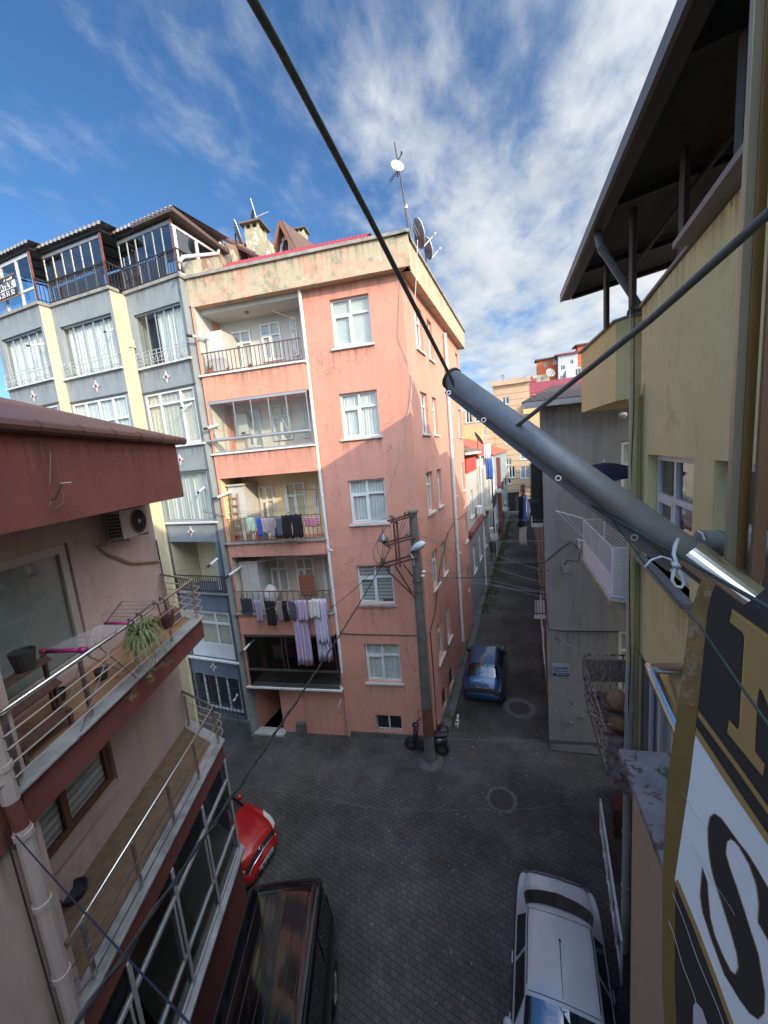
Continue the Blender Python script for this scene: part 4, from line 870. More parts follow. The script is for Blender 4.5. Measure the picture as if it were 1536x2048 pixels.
# canopy over the roof terrace
g0 = on_z(1125, 597, 13.05); g1 = on_z(1379, 0, 13.05); gd = (g1-g0).normalized(); gn = g0+gd*22
CE = Vector((.985, .0, .115)); K = 8.5
CAN = mat('dark_canopy_sheet', (.030, .033, .034), .75, var=.12, vs=3, wave=((.024, .026, .027), 7.0, (.13, 1, 0), .5)); BRN = mat('dark_brown_trim', (.05, .045, .042), .5, var=.1)
up = Vector((0, 0, 1))
MB().hexa([g0+up*.02, gn+up*.02, gn+CE*K+up*.02, g0+CE*K+up*.02, g0+up*.07, gn+up*.07, gn+CE*K+up*.07, g0+CE*K+up*.07]).build('canopy_roof', CAN, YB)
mb = MB(); s_ = Vector((1, 0, 0))
mb.hexa([g0-up*.06-s_*.0, gn-up*.06, gn-up*.06+s_*.16, g0-up*.06+s_*.16, g0+up*.018, gn+up*.018, gn+up*.018+s_*.16, g0+up*.018+s_*.16]); 
mb.build('canopy_gutter', BRN, YB); MB().hexa([g0-up*.07-s_*.05, gn-up*.07-s_*.05, gn-up*.07-s_*.004, g0-up*.07-s_*.004, g0+up*.085-s_*.05, gn+up*.085-s_*.05, gn+up*.085-s_*.004, g0+up*.085-s_*.004]).build('canopy_fascia', mat('grey_brown_fascia', (.16, .145, .135), .45, var=.1), YB)
BM = mat('dark_steel_beam', (.018, .017, .017), .6, var=.1); PM = mat('brown_steel_post', (.07, .06, .055), .55, var=.1)
# cross beams and purlins under the sheet
for t in (.05, 1.3, 3.3, 5.3, 7.4, 9.6): a = g0+gd*t+s_*.17-up*.03; MB().bar(a, a+CE*(K-.2), .08, .09).build('canopy_beam', BM, YB)
for q in (1.1, 2.2, 3.3): a = g0+CE*q+gd*.1-up*.10; MB().bar(a, a+gd*20, .05, .06).build('canopy_purlin', BM, YB)
for (x, y), z in (((1213, 645), 12.05), ((1265, 600), 11.9), ((1365, 530), 11.9), ((1480, 380), 11.9)):
    p = on_z(x, y, z); zt = 13.05+(p.x-(g0+gd*((p.y-g0.y)/gd.y)).x)*.117
    MB().bar(Vector((p.x, p.y, z-.1)), Vector((p.x, p.y, zt-.02)), .07).build('canopy_post', PM, YB)
PV = mat('grey_drain_pipe', (.17, .18, .19), .45, var=.12)
a = on_z(1196, 470, 12.97); b = on_z(1203, 497, 12.72); c = on_x(1278, 612, 1.58)
mb = MB(); mb.tube([a, b], .055, 10); mb.tube([b, c], .05, 10); mb.tube([b.lerp(c, -.02), b.lerp(c, .08)], .058, 10); mb.build('drain_pipe', PV, YB)
# downpipe at the corner, cables
YP = mat('yellow_painted_pipe', (.46, .41, .22), .6, var=.1); GP = mat('grey_white_pipe', (.36, .36, .33), .55, var=.1, vs=6)
pipe([(1.47, 6.92, 6.1), (1.49, 6.92, 10.75)], .065, YP, YB, collars=[.1, .55, .96]); pipe([(1.42, 6.92, .1), (1.47, 6.92, 6.1)], .065, GP, YB, collars=[.25, .45, .66, .86])
pipe([(1.58, 6.98, .4), (1.56, 6.98, 10.6)], .035, YP, YB)
for dx in (0, .05): MB().tube([(1.40+dx, 6.8, 12.0), (1.41+dx, 6.8, 10.4), (1.43, 6.8+dx, 9), (1.40+dx*.5, 6.8, 7.5), (1.40+dx, 6.8, 6.2), (1.42, 6.8, 5.2)], .008, 5).build('wall_cable', BLK if dx else WCB, YB)
# white lattice balcony
LAT = mat('white_painted_metal', (.72, .74, .75), .5, var=.1, vs=9)
Q1, Q2, Q3 = Vector((1.19, 10.5, 0)), Vector((1.34, 7.72, 0)), Vector((1.60, 7.66, 0))
prismz(MB(), [Q1, Q2, Q3, Vector((2.4, 7.7, 0)), Vector((2.4, 10.5, 0))], 6.78, 6.96).build('balcony_slab', YLD, YB)
prismz(MB(), [Q1-Vector((.05, 0, 0)), Q2-Vector((.05, .05, 0)), Q3-Vector((0, .06, 0)), Vector((2.4, 7.6, 0)), Vector((2.4, 10.5, 0))], 6.962, 7.0).build('balcony_floor', SILLM, YB)
def panel(a, b, z0, z1, solid, d=.075):
    L_ = (b-a).length; f = Fr((a.x, a.y), (b.x-a.x, b.y-a.y)); mb = MB()
    mb.box(f, 0, L_, -.012, .012, z1-.03, z1); mb.box(f, 0, L_, -.012, .012, z0, z0+.03); mb.box(f, 0, .03, -.013, .013, z0, z1); mb.box(f, L_-.03, L_, -.013, .013, z0, z1)
    if L_ > 1.2:
        for q in (.33, .66): mb.box(f, L_*q-.012, L_*q+.012, -.014, .014, z0, z1)
    zs = z0+solid; h = z1-zs
    for s in (1, -1):
        k = int((L_+h)/d)
        for i in range(k+1):
            c0 = i*d-h if s == 1 else i*d
            p0 = max(0, c0) if s == 1 else min(L_, c0)
            if s == 1:
                ua, za = (c0, zs) if c0 >= 0 else (0, zs-c0); ub, zb = (c0+h, z1) if c0+h <= L_ else (L_, zs+(L_-c0))
            else:
                ua, za = (c0, zs) if c0 <= L_ else (L_, zs+(c0-L_)); ub, zb = (c0-h, z1) if c0-h >= 0 else (0, zs+c0)
            if abs(ub-ua) > .01 and za < z1 and zb > zs: mb.bar(f.P(ua, za, .004*s), f.P(ub, zb, .004*s), .016, .006, up=f.n)
    if solid: mb.box(f, .03, L_-.03, -.006, .006, z0+.03, zs)
    return mb.build('lattice_railing', LAT, YB)
panel(Q1, Q2, 7.03, 8.0, .42); panel(Q2, Q3, 7.03, 8.0, .0, .055); panel(Q1+Vector((0, -.02, 0)), Vector((2.3, 10.6, 0)), 7.03, 8.0, .3, .09)
MB().bar(Q1+Vector((0, .1, 8.0)), Q1+Vector((-.62, .3, 8.18)), .025).bar(Q1+Vector((0, -.6, 7.55)), Q1+Vector((-.2, -.5, 7.6)), .03).tube([Q1+Vector((-.6, .3, 8.18)), Q1+Vector((-.02, -.6, 7.6))], .004, 4).tube([Q1+Vector((-.4, .25, 8.12)), Q1+Vector((-.02, -.3, 7.6))], .004, 4).build('airer_arm', LAT, YB)
# rusty lower balcony
Fz = 4.3
R1, R2 = on_z(1169, 1385, Fz+0), on_z(1213, 1538, Fz)
FZ = Fz
RUW = mat('rusty_white_iron', (.34, .29, .24), .85, var=.3, vs=14, chips=[((.10, .045, .025), .52, 12, .04)])
R3 = R1+Vector((1.3, .22, 0))
prismz(MB(), [R1, R2, Vector((1.5, R2.y-.6, 0)), Vector((2.4, R2.y, 0)), R3], Fz-.14, Fz).build('balcony_slab', mat('stained_concrete', (.15, .125, .11), .95, var=.5, vs=7, chips=[((.07, .02, .015), .55, 9, .04)]), YB)
def ornate(a, b, z0, z1):
    L_ = (b-a).length; f = Fr((a.x, a.y), (b.x-a.x, b.y-a.y)); mb = MB()
    mb.box(f, 0, L_, -.012, .012, z1-.03, z1); mb.box(f, 0, L_, -.012, .012, z0+.02, z0+.05); k = max(3, int(L_/.22))
    for i in range(k+1):
        u = L_*i/k; mb.box(f, u-.008, u+.008, -.008, .008, z0, z1)
        if i < k:
            w = L_/k; mb.tube([f.P(u+w*.2, z0+.1, 0), f.P(u+w*.75, z0+.35, 0), f.P(u+w*.25, (z0+z1)/2+.1, 0), f.P(u+w*.75, z1-.1, 0)], .009, 5); mb.tube([f.P(u+w*.8, z0+.12, 0), f.P(u+w*.3, z0+.3, 0), f.P(u+w*.7, (z0+z1)/2+.05, 0), f.P(u+w*.2, z1-.12, 0)], .009, 5)
    return mb.build('ornate_railing', RUW, YB)
ornate(R1, R2, Fz, Fz+.75); ornate(R1, R3, Fz, Fz+.95)
MB().box(Fr((R1.x, R1.y), (R3.x-R1.x, R3.y-R1.y)), .1, 1.2, -.5, -.45, Fz, Fz+.55).build('panel', GRW, YB)
for (p, q, s) in (((1160, 1296), (1171, 1312), 5.4), ((1137, 1403), (1215, 1445), 5.1)):
    pass
a = on_z(1110, 1276, 5.35); b = on_z(1171, 1307, 5.15); MB().bar(a, b, .035).bar(b, b-up*.2, .03).build('airer_arm', RUW, YB)
a = on_z(1138, 1404, 4.9); b = on_z(1222, 1450, 4.75); MB().bar(a, b, .035).build('airer_arm', RUW, YB)
# ground floor bay: ledge with slab top and beige side
LT = 6.4
pA, pB = on_z(1237, 1497, LT), on_z(1330, 1740, LT); dd = (pB-pA).normalized(); pC = pA+dd*8
SLB = mat('dirty_slab', (.25, .26, .27), .7, var=.3, vs=3, bump=.5, bs=18, chips=[((.10, .095, .085), .56, 6, .05), ((.62, .64, .62), .70, 13, .02), ((.03, .028, .025), .70, 17, .02)])
prismz(MB(), [pA, pC, Vector((1.6, pC.y, 0)), Vector((1.6, pA.y+.12, 0))], LT-.09, LT).build('bay_ledge', SLB, YB, bevel=.012)
o1 = Vector((.12, -.12, 0)); prismz(MB(), [pA+o1, pC+o1, Vector((1.6, pC.y, 0)), Vector((1.6, pA.y-.1, 0))], 0, LT-.092).build('bay_wall', BEI, YB)
# stainless pipe coming off the wall
STM = mat('shiny_flue_steel', (.62, .60, .55), .22, metal=1, var=.06, vs=5)
a = on_x(1385, 1335, 1.6); b = Vector((1.32, a.y+.55, 0)); 
z_ = 7.0
e1 = on_z(1300, 1335, 6.9); e2 = on_z(1362, 1470, 6.55); e0 = on_x(1400, 1340, 1.6)
MB().tube([e0, e1+Vector((.08, 0, .0)), e1, e1.lerp(e2, .1), e2], .07, 18).build('flue_pipe', STM, YB, smooth=False)
MB().tube([e1.lerp(e2, .35), e1.lerp(e2, .38)], .075, 18).build('pipe_joint', STM, YB)
# unseen blocks added above the roof to cast the street's shadows
prismz(MB(), [Vector((2.3, 8.8, 0)), Vector((2.3, 9.12, 0)), Vector((10.6, 10.1, 0)), Vector((10.6, 6.6, 0))], 14.25, 15.04).build('roof_shadow_caster', YEL, YB)  # unseen slab, footprint shaped for the shadow peak at the salmon corner
prismz(MB(), [Vector((3.2, -14, 0)), Vector((3.2, 1.2, 0)), Vector((12, 1.2, 0)), Vector((12, -14, 0))], 13.9, 16.4).build('rear_shadow_caster', YEL, YB)  # unseen block added behind the camera to keep the pink house in shade
prismz(MB(), [Vector((6.5, -14, 0)), Vector((6.5, 11.6, 0)), Vector((7.0, 11.6, 0)), Vector((7.0, -14, 0))], 11.8, 13.7).build('wall', YEL, YB)  # unseen wall added to stop sun passing under the canopy
# ------------------------------------------------------------ grey house
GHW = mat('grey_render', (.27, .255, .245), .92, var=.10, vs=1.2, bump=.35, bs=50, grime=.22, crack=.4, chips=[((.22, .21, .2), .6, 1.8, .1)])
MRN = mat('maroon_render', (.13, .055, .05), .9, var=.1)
GF = Fr((.3, 12.2), (.984, .178))
if GF.n.y > 0: GF.n = -GF.n
GH = thing('grey_house', 'plain grey rendered house on the right corner of the alley', 'building', (2, 13, 0))
mb = MB(); wall(mb, GF, 0, 7, 0, 11.1, [(2.12, 3.0, 7.7, 9.85), (2.08, 3.0, 1.9, 4.05)]); mb.build('wall', [GHW, DARK], GH)
drip(GF, 0, 3, 11.0, 1.8, GH); drip(GF, 0, 3, 4.0, 1.2, GH)
window(GF, 2.14, 2.98, 7.72, 9.83, GH, mull=(.5,), tr=.7, n=-.02, fw=.08, sill=False); window(GF, 2.10, 2.98, 1.92, 4.03, GH, mull=(.5,), tr=.7, n=-.02, fw=.08, sill=False)
GE = 14.3
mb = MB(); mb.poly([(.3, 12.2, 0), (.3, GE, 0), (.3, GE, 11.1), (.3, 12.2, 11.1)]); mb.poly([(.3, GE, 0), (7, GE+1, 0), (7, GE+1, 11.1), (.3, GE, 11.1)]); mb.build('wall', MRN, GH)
GG = mat('zinc_gutter', (.36, .39, .42), .4, metal=.3, var=.1); BRF = mat('brown_ribbed_roof', (.085, .05, .042), .6, var=.15, wave=((.045, .028, .025), 5, (1, .18, 0), .7))
mb = MB(); mb.box(GF, -.55, 7, .25, .45, 11.02, 11.17); mb.build('gutter', GG, GH)
MB().box(GF, -.5, 7, -.02, .249, 11.101, 11.13).build('soffit', MRN, GH)
MB().hexa([GF.P(-.6, 11.14, .42), GF.P(7, 11.14, .42), GF.P(7, 11.85, -2.2), GF.P(.8, 11.85, -2.2), GF.P(-.6, 11.20, .42), GF.P(7, 11.20, .42), GF.P(7, 11.91, -2.2), GF.P(.8, 11.91, -2.2)]).build('roof', BRF, GH)
# alley-side balconies of the grey house
for (z0, z1, dk) in ((7.45, 9.4, 1), (4.3, 5.3, 0)):
    MB().hexa([(-.06, 12.75, z0-.12), (.3, 12.8, z0-.12), (.3, 14.1, z0-.12), (-.06, 14.1, z0-.12), (-.06, 12.75, z0), (.3, 12.8, z0), (.3, 14.1, z0), (-.06, 14.1, z0)]).build('balcony_slab', SILLM, GH)
    if dk:
        MB().hexa([(-.03, 12.82, z0+.002), (.29, 12.84, z0+.002), (.29, 14.0, z0+.002), (-.03, 14.0, z0+.002), (-.03, 12.82, z1), (.29, 12.84, z1), (.29, 14.0, z1), (-.03, 14.0, z1)]).build('recess_shade_box', mat('recess_shade', (.015, .02, .02), .3, var=.1), GH)  # solid dark box painting in the shade of the open balcony recess
        MB().box(GF, -.32, -.02, -.62, -.58, z0+.7, z0+.8).build('rail_panel', mat('dark_green_panel', (.03, .06, .055), .5), GH)
    else:
        f = Fr((-.05, 12.78), (1, .1)); railing(f, .0, .34, z0, z1, 0, GH, BLI, .07); f = Fr((-.05, 12.78), (0, 1)); railing(f, 0, 1.3, z0, z1, 0, GH, BLI, .1)
MB().bar((.18, 12.7, 5.4), (.18, 12.7, 7.3), .09).build('column', mat('brown_pink_column', (.27, .15, .11), .8), GH)
MB().bar(on_z(1086, 1290, 1.2), on_z(1098, 1392, 1.0), .06, .10).bar(on_z(1082, 1230, 2.4), on_z(1090, 1330, 1.4), .05, .05).build('stair_rail', SILLM, GH)
MB().box(GF, .0, 1.9, .003, .03, 0, .16).build('plinth', KER, GH)
# small things fixed to the grey wall
MB().box(GF, .48, .70, .0, .12, 6.0, 6.22).build('meter_box', GHW, GH, bevel=.01)
MB().tube([GF.P(.55, 6.22, .05), GF.P(.62, 6.4, .1), GF.P(.95, 6.35, .1), GF.P(1.0, 6.7, .05), GF.P(.75, 6.98, .05), GF.P(.45, 6.75, .05), GF.P(.0, 6.35, .05), (-.6, 12.6, 6.1)], .018, 6).build('wall_cable', BLK, GH)
MB().tube([GF.P(-.02, 5.4, .03), GF.P(.05, 4.12, .03), GF.P(.5, 4.05, .02), GF.P(2.1, 4.05, .02)], .016, 6).build('wall_cable', BLK, GH)
MB().tube([GF.P(.98, 6.98, .04), GF.P(.99, 6.6, .04)], .022, 8).build('vent_stub', PVC, GH)
for u, z in ((1.02, 1.04), (.69, .80)): MB().tube([GF.P(u, z, .0), GF.P(u, z, .08)], .08, 12).build('vent_hole', GRW, GH)
sg = thing('wall_sign', 'small blue and white notice plate on the grey house wall', 'sign', GF.P(.41, 2.5, .03))
SGW = mat('sign_pale', (.30, .34, .37), .5, var=0); SGB = mat('sign_blue', (.02, .05, .16), .5, var=0)
MB().box(GF, .14, .66, .01, .03, 2.50, 2.93).build('plate', SGW, sg); MB().box(GF, .16, .65, .031, .034, 2.51, 2.61).build('blue_band', SGB, sg)
text3d('lettering', 'GEYVEN', SGB, .10, frm(GF, .44, 2.77, .033), sg, bold=.002); MB().box(GF, .18, .62, .031, .033, 2.665, 2.69).build('small_print', SGB, sg)
MB().box(GF, .24, .58, .035, .037, 2.55, 2.575).build('phone_line', SGW, sg)
MB().lathe(GF.P(.2, 2.77, .032), [(.03, 0), (.045, 0), (.045, .004), (.03, .004), (.03, 0)], axis=GF.n, seg=14).build('emblem', SGB, sg)
# ------------------------------------------------------------ row of houses along the alley
WH = mat('off_white_plaster', (.40, .385, .35), .9, var=.1, vs=2, grime=.2); LGR = mat('light_grey_plaster', (.27, .27, .275), .9, var=.1, vs=2, grime=.2)
ORD = mat('orange_red_sheet', (.42, .09, .05), .55, var=.15); TRP = mat('red_tarpaulin', (.40, .055, .035), .6, var=.1, bump=.3, bs=6)
OLD = mat('old_tile_roof', (.18, .12, .08), .9, var=.5, vs=8)
WB_ = thing('row_house', 'narrow white and grey row house with red terrace sheet, next along the alley', 'building', (-5, 27, 0))
A2 = Fr((-3.4, 20.72), (0, 1)); A2.n = Vector((1, 0, 0))
hs = []
for z0, z1 in ((6.0, 7.6), (2.6, 4.2)):
    for u in (1.2, 4.0, 7.2, 10.5): hs.append((u, u+1.2, z0, z1))
mb = MB(); wall(mb, A2, 0, 14, 5.3, 8.7, [h for h in hs if h[2] > 5.3]); mb.build('wall', [WH, DARK], WB_)
mb = MB(); wall(mb, A2, 0, 14, 0, 5.299, [h for h in hs if h[3] < 5.3]+[(12.3, 13.3, .1, 2.2)]); mb.build('wall', [LGR, DARK], WB_)
for u0_, u1_, z_ in ((6.6, 9.6, 5.5), (10.0, 12.6, 2.4)):
    MB().box(A2, u0_, u1_, .01, .75, z_, z_+.14).build('balcony_slab', CONC, WB_); railing(Fr((-2.66, 20.72), (0, 1)), u0_+.03, u1_-.03, z_+.14, z_+.95, 0, WB_, BLI, .13)
pipe([A2.P(5.9, .2, .1), A2.P(5.9, 9.5, .1)], .06, PVC, WB_, collars=[.2, .5, .8]); pipe([A2.P(13.6, .2, .1), A2.P(13.6, 8.6, .1)], .06, GUT, WB_)
for u_, z_ in ((3.0, 5.9), (9.9, 3.0)): MB().box(A2, u_, u_+.7, .08, .36, z_, z_+.5).build('wall_unit', SILLM, WB_, bevel=.02)
for h_ in hs: window(A2, h_[0], h_[1], h_[2], h_[3], WB_, cur=CURT2, fw=.07, sash=False)
MB().box(A2, 0, 14, .0, .28, 5.2, 5.45).build('band', MAR, WB_)
MB().box(A2, .1, 4.2, -.12, .06, 8.705, 9.5).build('terrace_sheet', TRP, WB_); MB().box(A2, 4.2, 8, -.5, .05, 8.705, 9.3).build('wall', WH, WB_)
MB().box(A2, -.1, 5.5, .05, .25, 9.72, 9.84).build('gutter', PVC, WB_)
MB().hexa([A2.P(-.1, 9.84, .2), A2.P(6.5, 9.84, .2), A2.P(6.5, 10.7, -4), A2.P(-.1, 10.7, -4), A2.P(-.1, 9.95, .2), A2.P(6.5, 9.95, .2), A2.P(6.5, 10.8, -4), A2.P(-.1, 10.8, -4)]).build('roof', OLD, WB_)
for u in (4.6, 8.2): MB().box(A2, u, u+.15, .3, .42, 5.5, 8.7).build('terrace_post', WH, WB_)
MB().poly([A2.P(0, 8.7, 0), A2.P(14, 8.7, 0), A2.P(14, 8.7, -6), A2.P(0, 8.7, -6)]).build('roof_deck', CONC, WB_)
BB_ = thing('row_house', 'pale blue-grey row house with orange-red sheet roof far down the alley', 'building', (-5, 44, 0))
PBL = mat('pale_blue_plaster', (.22, .27, .29), .9, var=.08, vs=2)
A3 = Fr((-3.4, 34.75), (0, 1)); A3.n = Vector((1, 0, 0))
hs = [(u, u+1.6, z, z+1.7) for z in (6.0, 2.6) for u in (3, 7.2, 11.5, 16)]
mb = MB(); wall(mb, A3, 0, 22.5, 0, 9.3, hs+[(1.0, 2.4, .2, 5.2)]); mb.poly([A3.P(0, 0), A3.P(0, 9.3), A3.P(0, 9.3, -7), A3.P(0, 0, -7)]); mb.build('wall', [PBL, DARK], BB_)
for u0_, u1_, z_ in ((2.5, 5.2, 5.6), (7.0, 9.5, 5.6), (11, 14, 2.3)):
    MB().box(A3, u0_, u1_, .01, .7, z_, z_+.16).build('balcony_slab', CONC, BB_); railing(Fr((-2.72, 34.75), (0, 1)), u0_+.03, u1_-.03, z_+.16, z_+1.0, 0, BB_, BLI, .16)
MB().box(A3, 5.6, 6.8, .01, .35, .3, 8.9).build('bay', MAR, BB_); pipe([A3.P(.2, .2, .12), A3.P(.2, 9.2, .12)], .08, PVC, BB_)
for h_ in hs: window(A3, h_[0], h_[1], h_[2], h_[3], BB_, cur=CURT2, fw=.09, sash=False)
MB().hexa([A3.P(-.3, 9.3, .3), A3.P(22.5, 9.3, .3), A3.P(22.5, 11.4, -5), A3.P(-.3, 11.4, -5), A3.P(-.3, 9.4, .3), A3.P(22.5, 9.4, .3), A3.P(22.5, 11.5, -5), A3.P(-.3, 11.5, -5)]).build('roof', ORD, BB_)
MB().hexa([(-9, 27.2, 9.4), (-3.5, 27.2, 9.4), (-3.5, 34.7, 9.4), (-9, 34.7, 9.4), (-9, 27.2, 10.6), (-3.5, 27.2, 9.6), (-3.5, 34.7, 9.6), (-9, 34.7, 10.6)]).build('roof', ORD, BB_)
RB_ = thing('row_house', 'low brownish row house behind the grey house on the right side of the alley', 'building', (3, 25, 0))
mb = MB(); hs = [(u, u+1.2, z, z+1.5) for z in (5.2, 1.6) for u in (2, 6, 11)]
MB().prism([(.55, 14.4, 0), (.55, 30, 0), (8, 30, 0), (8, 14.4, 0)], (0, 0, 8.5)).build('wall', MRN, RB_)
A4 = Fr((.3, 14.32), (0, 1)); A4.n = Vector((-1, 0, 0)); wall(mb, A4, 0, 16, 0, 8.6, hs); mb.poly([A4.P(0, 8.6), A4.P(16, 8.6), A4.P(16, 8.6, -7), A4.P(0, 8.6, -7)]); mb.build('wall', [mat('taupe_plaster', (.22, .15, .12), .9), DARK], RB_)
for h_ in hs: window(A4, h_[0], h_[1], h_[2], h_[3], RB_, cur=CURT2, fw=.07, sash=False)
RB2 = thing('row_house', 'white row house at the far right end of the alley', 'building', (3, 44, 0))
mb = MB(); mb.poly([(.3, 30.5, 0), (-.3, 57, 0), (-.3, 57, 7.5), (.3, 30.5, 7.5)]); mb.poly([(.3, 30.5, 7.5), (-.3, 57, 7.5), (8, 57, 7.5), (8, 30.5, 7.5)]); mb.build('wall', LGR, RB2)
# ------------------------------------------------------------ buildings closing the view
SID = mat('tan_siding', (.50, .36, .22), .85, var=.06, vs=.5, wave=((.30, .22, .14), 1.15, (0, 0, 1), .88))
TB = thing('tan_apartment_block', 'tan clapboard apartment block closing the end of the alley', 'building', (-3, 62, 0))
TF = Fr((-9.5, 58), (1, 0)); 
if TF.n.y > 0: TF.n = -TF.n
def tw(x0, y0, x1, y1): a = TF.uv(x0, y0); b = TF.uv(x1, y1); return (a[0], b[0], b[1], a[1])
tws = [tw(1017, 933, 1031, 955), tw(1040, 934, 1062, 956), tw(1019, 960, 1024, 968) , tw(1012, 918, 1023, 930), tw(1009, 957, 1023, 968), tw(1040, 905, 1062, 918), tw(1010, 874, 1022, 888), tw(958, 860, 973, 872), tw(931, 822, 945, 845), tw(950, 828, 962, 843), tw(1004, 795, 1019, 808), tw(1043, 814, 1062, 830)]
tws = [t for i, t in enumerate(tws) if i != 2]
mb = MB(); wall(mb, TF, 4.6, 9.5, 0, 18.6, [t for t in tws if t[0] > 4.7]); mb.poly([TF.P(4.6, 15.6), TF.P(4.6, 18.6), TF.P(4.6, 18.6, -7), TF.P(4.6, 15.6, -7)]); mb.poly([TF.P(9.5, 0), TF.P(9.5, 18.6), TF.P(9.5, 18.6, -9), TF.P(9.5, 0, -9)]); mb.build('wall', [SID, DARK], TB)
mb = MB(); wall(mb, TF, -3, 4.55, 0, 15.6, [t for t in tws if t[1] < 4.5], n=-.02); mb.build('wall', [SID, DARK], TB)
for t in tws: window(TF, t[0], t[1], t[2], t[3], TB, cur=CURT2 if t[1]-t[0] > 1 else None, fw=.12, sash=False, tr=None, mull=(.5,))
MB().box(TF, 4.3, 9.7, -.2, .4, 18.603, 19.3).build('parapet', mat('tan_parapet', (.48, .36, .24), .9, var=.2), TB)
for q_ in ((-.0, 3, 10.9, 13.0), (8.6, 11.5, 14.2, 15.6)): MB().box(TF, q_[0], q_[1], .0, .7, q_[2], q_[3]).build('balcony_parapet', mat('yellow_balcony_sheet', (.58, .44, .20), .8, wave=((.45, .34, .15), 2.5, (1, 0, 0), .8)), TB)
MB().box(TF, 5.6, 7.7, .0, .05, .0, 3.2).build('door', DARK, TB)
MB().box(TF, 5.2, 8.2, .1, .8, .0, .35).build('step', CONC, TB)
def block(name, label, x0, y0, x1, y1, Y, m, depth=8, roof=None, wins=(), wm=None, rh=None):
    f = Fr((0, Y), (1, 0)); f.n = Vector((0, -1, 0)); a = f.uv(x0, y0); b = f.uv(x1, y1)
    t = thing(name, label, 'building', f.P((a[0]+b[0])/2, 0, -depth/2)); mb = MB(); z1 = (a[1]+f.uv(x1, y0)[1])/2
    hs = []
    for (wx0, wy0, wx1, wy1) in wins: p = f.uv(wx0, wy0); q = f.uv(wx1, wy1); hs.append((p[0], q[0], q[1], p[1]))
    wall(mb, f, a[0], b[0], 0, a[1], hs, depth=.3)
    for u in (a[0], b[0]): mb.poly([f.P(u, 0), f.P(u, a[1]), f.P(u, a[1], -depth), f.P(u, 0, -depth)])
    mb.build('wall', [m, DARK], t)
    for h_ in hs: window(f, *h_, t, cur=None, fw=(h_[1]-h_[0])*.09, sash=False, sill=False, tr=None)
    if roof:
        o = .5; zt = a[1]; h_ = rh or 1.6
        MB().hexa([f.P(a[0]-o, zt+.002, o), f.P(b[0]+o, zt+.002, o), f.P(b[0]+o, zt+h_, -depth), f.P(a[0]-o, zt+h_, -depth), f.P(a[0]-o, zt+.3, o), f.P(b[0]+o, zt+.3, o), f.P(b[0]+o, zt+h_+.3, -depth), f.P(a[0]-o, zt+h_+.3, -depth)]).build('roof', roof, t)
    return t, f
ORG = mat('orange_render', (.50, .12, .045), .85, var=.05); CRM2 = mat('cream_render', (.58, .50, .34), .9, var=.08)
REDR = mat('crimson_sheet_roof', (.26, .035, .045), .55, var=.1); DKR = mat('dark_eave', (.10, .08, .09), .7); WHB = mat('white_grey_block', (.5, .5, .5), .9, var=.1)
block('hill_apartment', 'orange-red apartment block on the hillside, below a flat dark eave', 1074, 722, 1116, 752, 100, ORG, roof=DKR, wins=((1088, 724, 1094, 733), (1106, 718, 1115, 728)), rh=1)
block('hill_apartment', 'orange-red apartment block highest on the hillside at the right', 1155, 692, 1200, 752, 104, ORG, roof=DKR, wins=((1175, 700, 1182, 712),), rh=1)
t, f = block('hill_apartment', 'white and orange balconied block between the two orange blocks', 1116, 712, 1156, 772, 98, WHB, roof=REDR, wins=((1121, 732, 1130, 739), (1120, 752, 1128, 760), (1140, 720, 1147, 727)), rh=1.4)
block('hill_house', 'white house beside the yellow bay with grey trim', 1132, 738, 1175, 790, 88, WHB, wins=((1150, 738, 1162, 750),))
block('hill_house', 'cream house with small square window below the orange blocks', 1066, 752, 1100, 800, 80, CRM2, wins=((1082, 755, 1087, 760),))
block('hill_house', 'cream house with a long crimson roof, left of the small-windowed house', 1030, 772, 1068, 800, 76, CRM2, roof=REDR, rh=2.2)
block('hill_house', 'low house under the wide red roof in front of the cream houses', 1050, 792, 1180, 830, 62, mat('dull_yellow_wall', (.42, .36, .22), .9), roof=REDR, rh=2.6)
# wooded hill far away
mb = MB(); rows = []
for i in range(9):
    r = []
    for j in range(25):
        x = -260+j*24; y = 330+i*25; h_ = 42*math.exp(-((x+20)/120.)**2)*math.sin(min(1, i/5)*math.pi/2)+4*math.sin(x*.11)+2*math.sin(x*.4+i); r.append((x, y, max(0, h_)))
    rows.append(r)
mb.grid(rows).build('hills', mat('wooded_hill', (.035, .05, .022), .95, var=.4, vs=.2), kind='structure', smooth=True)
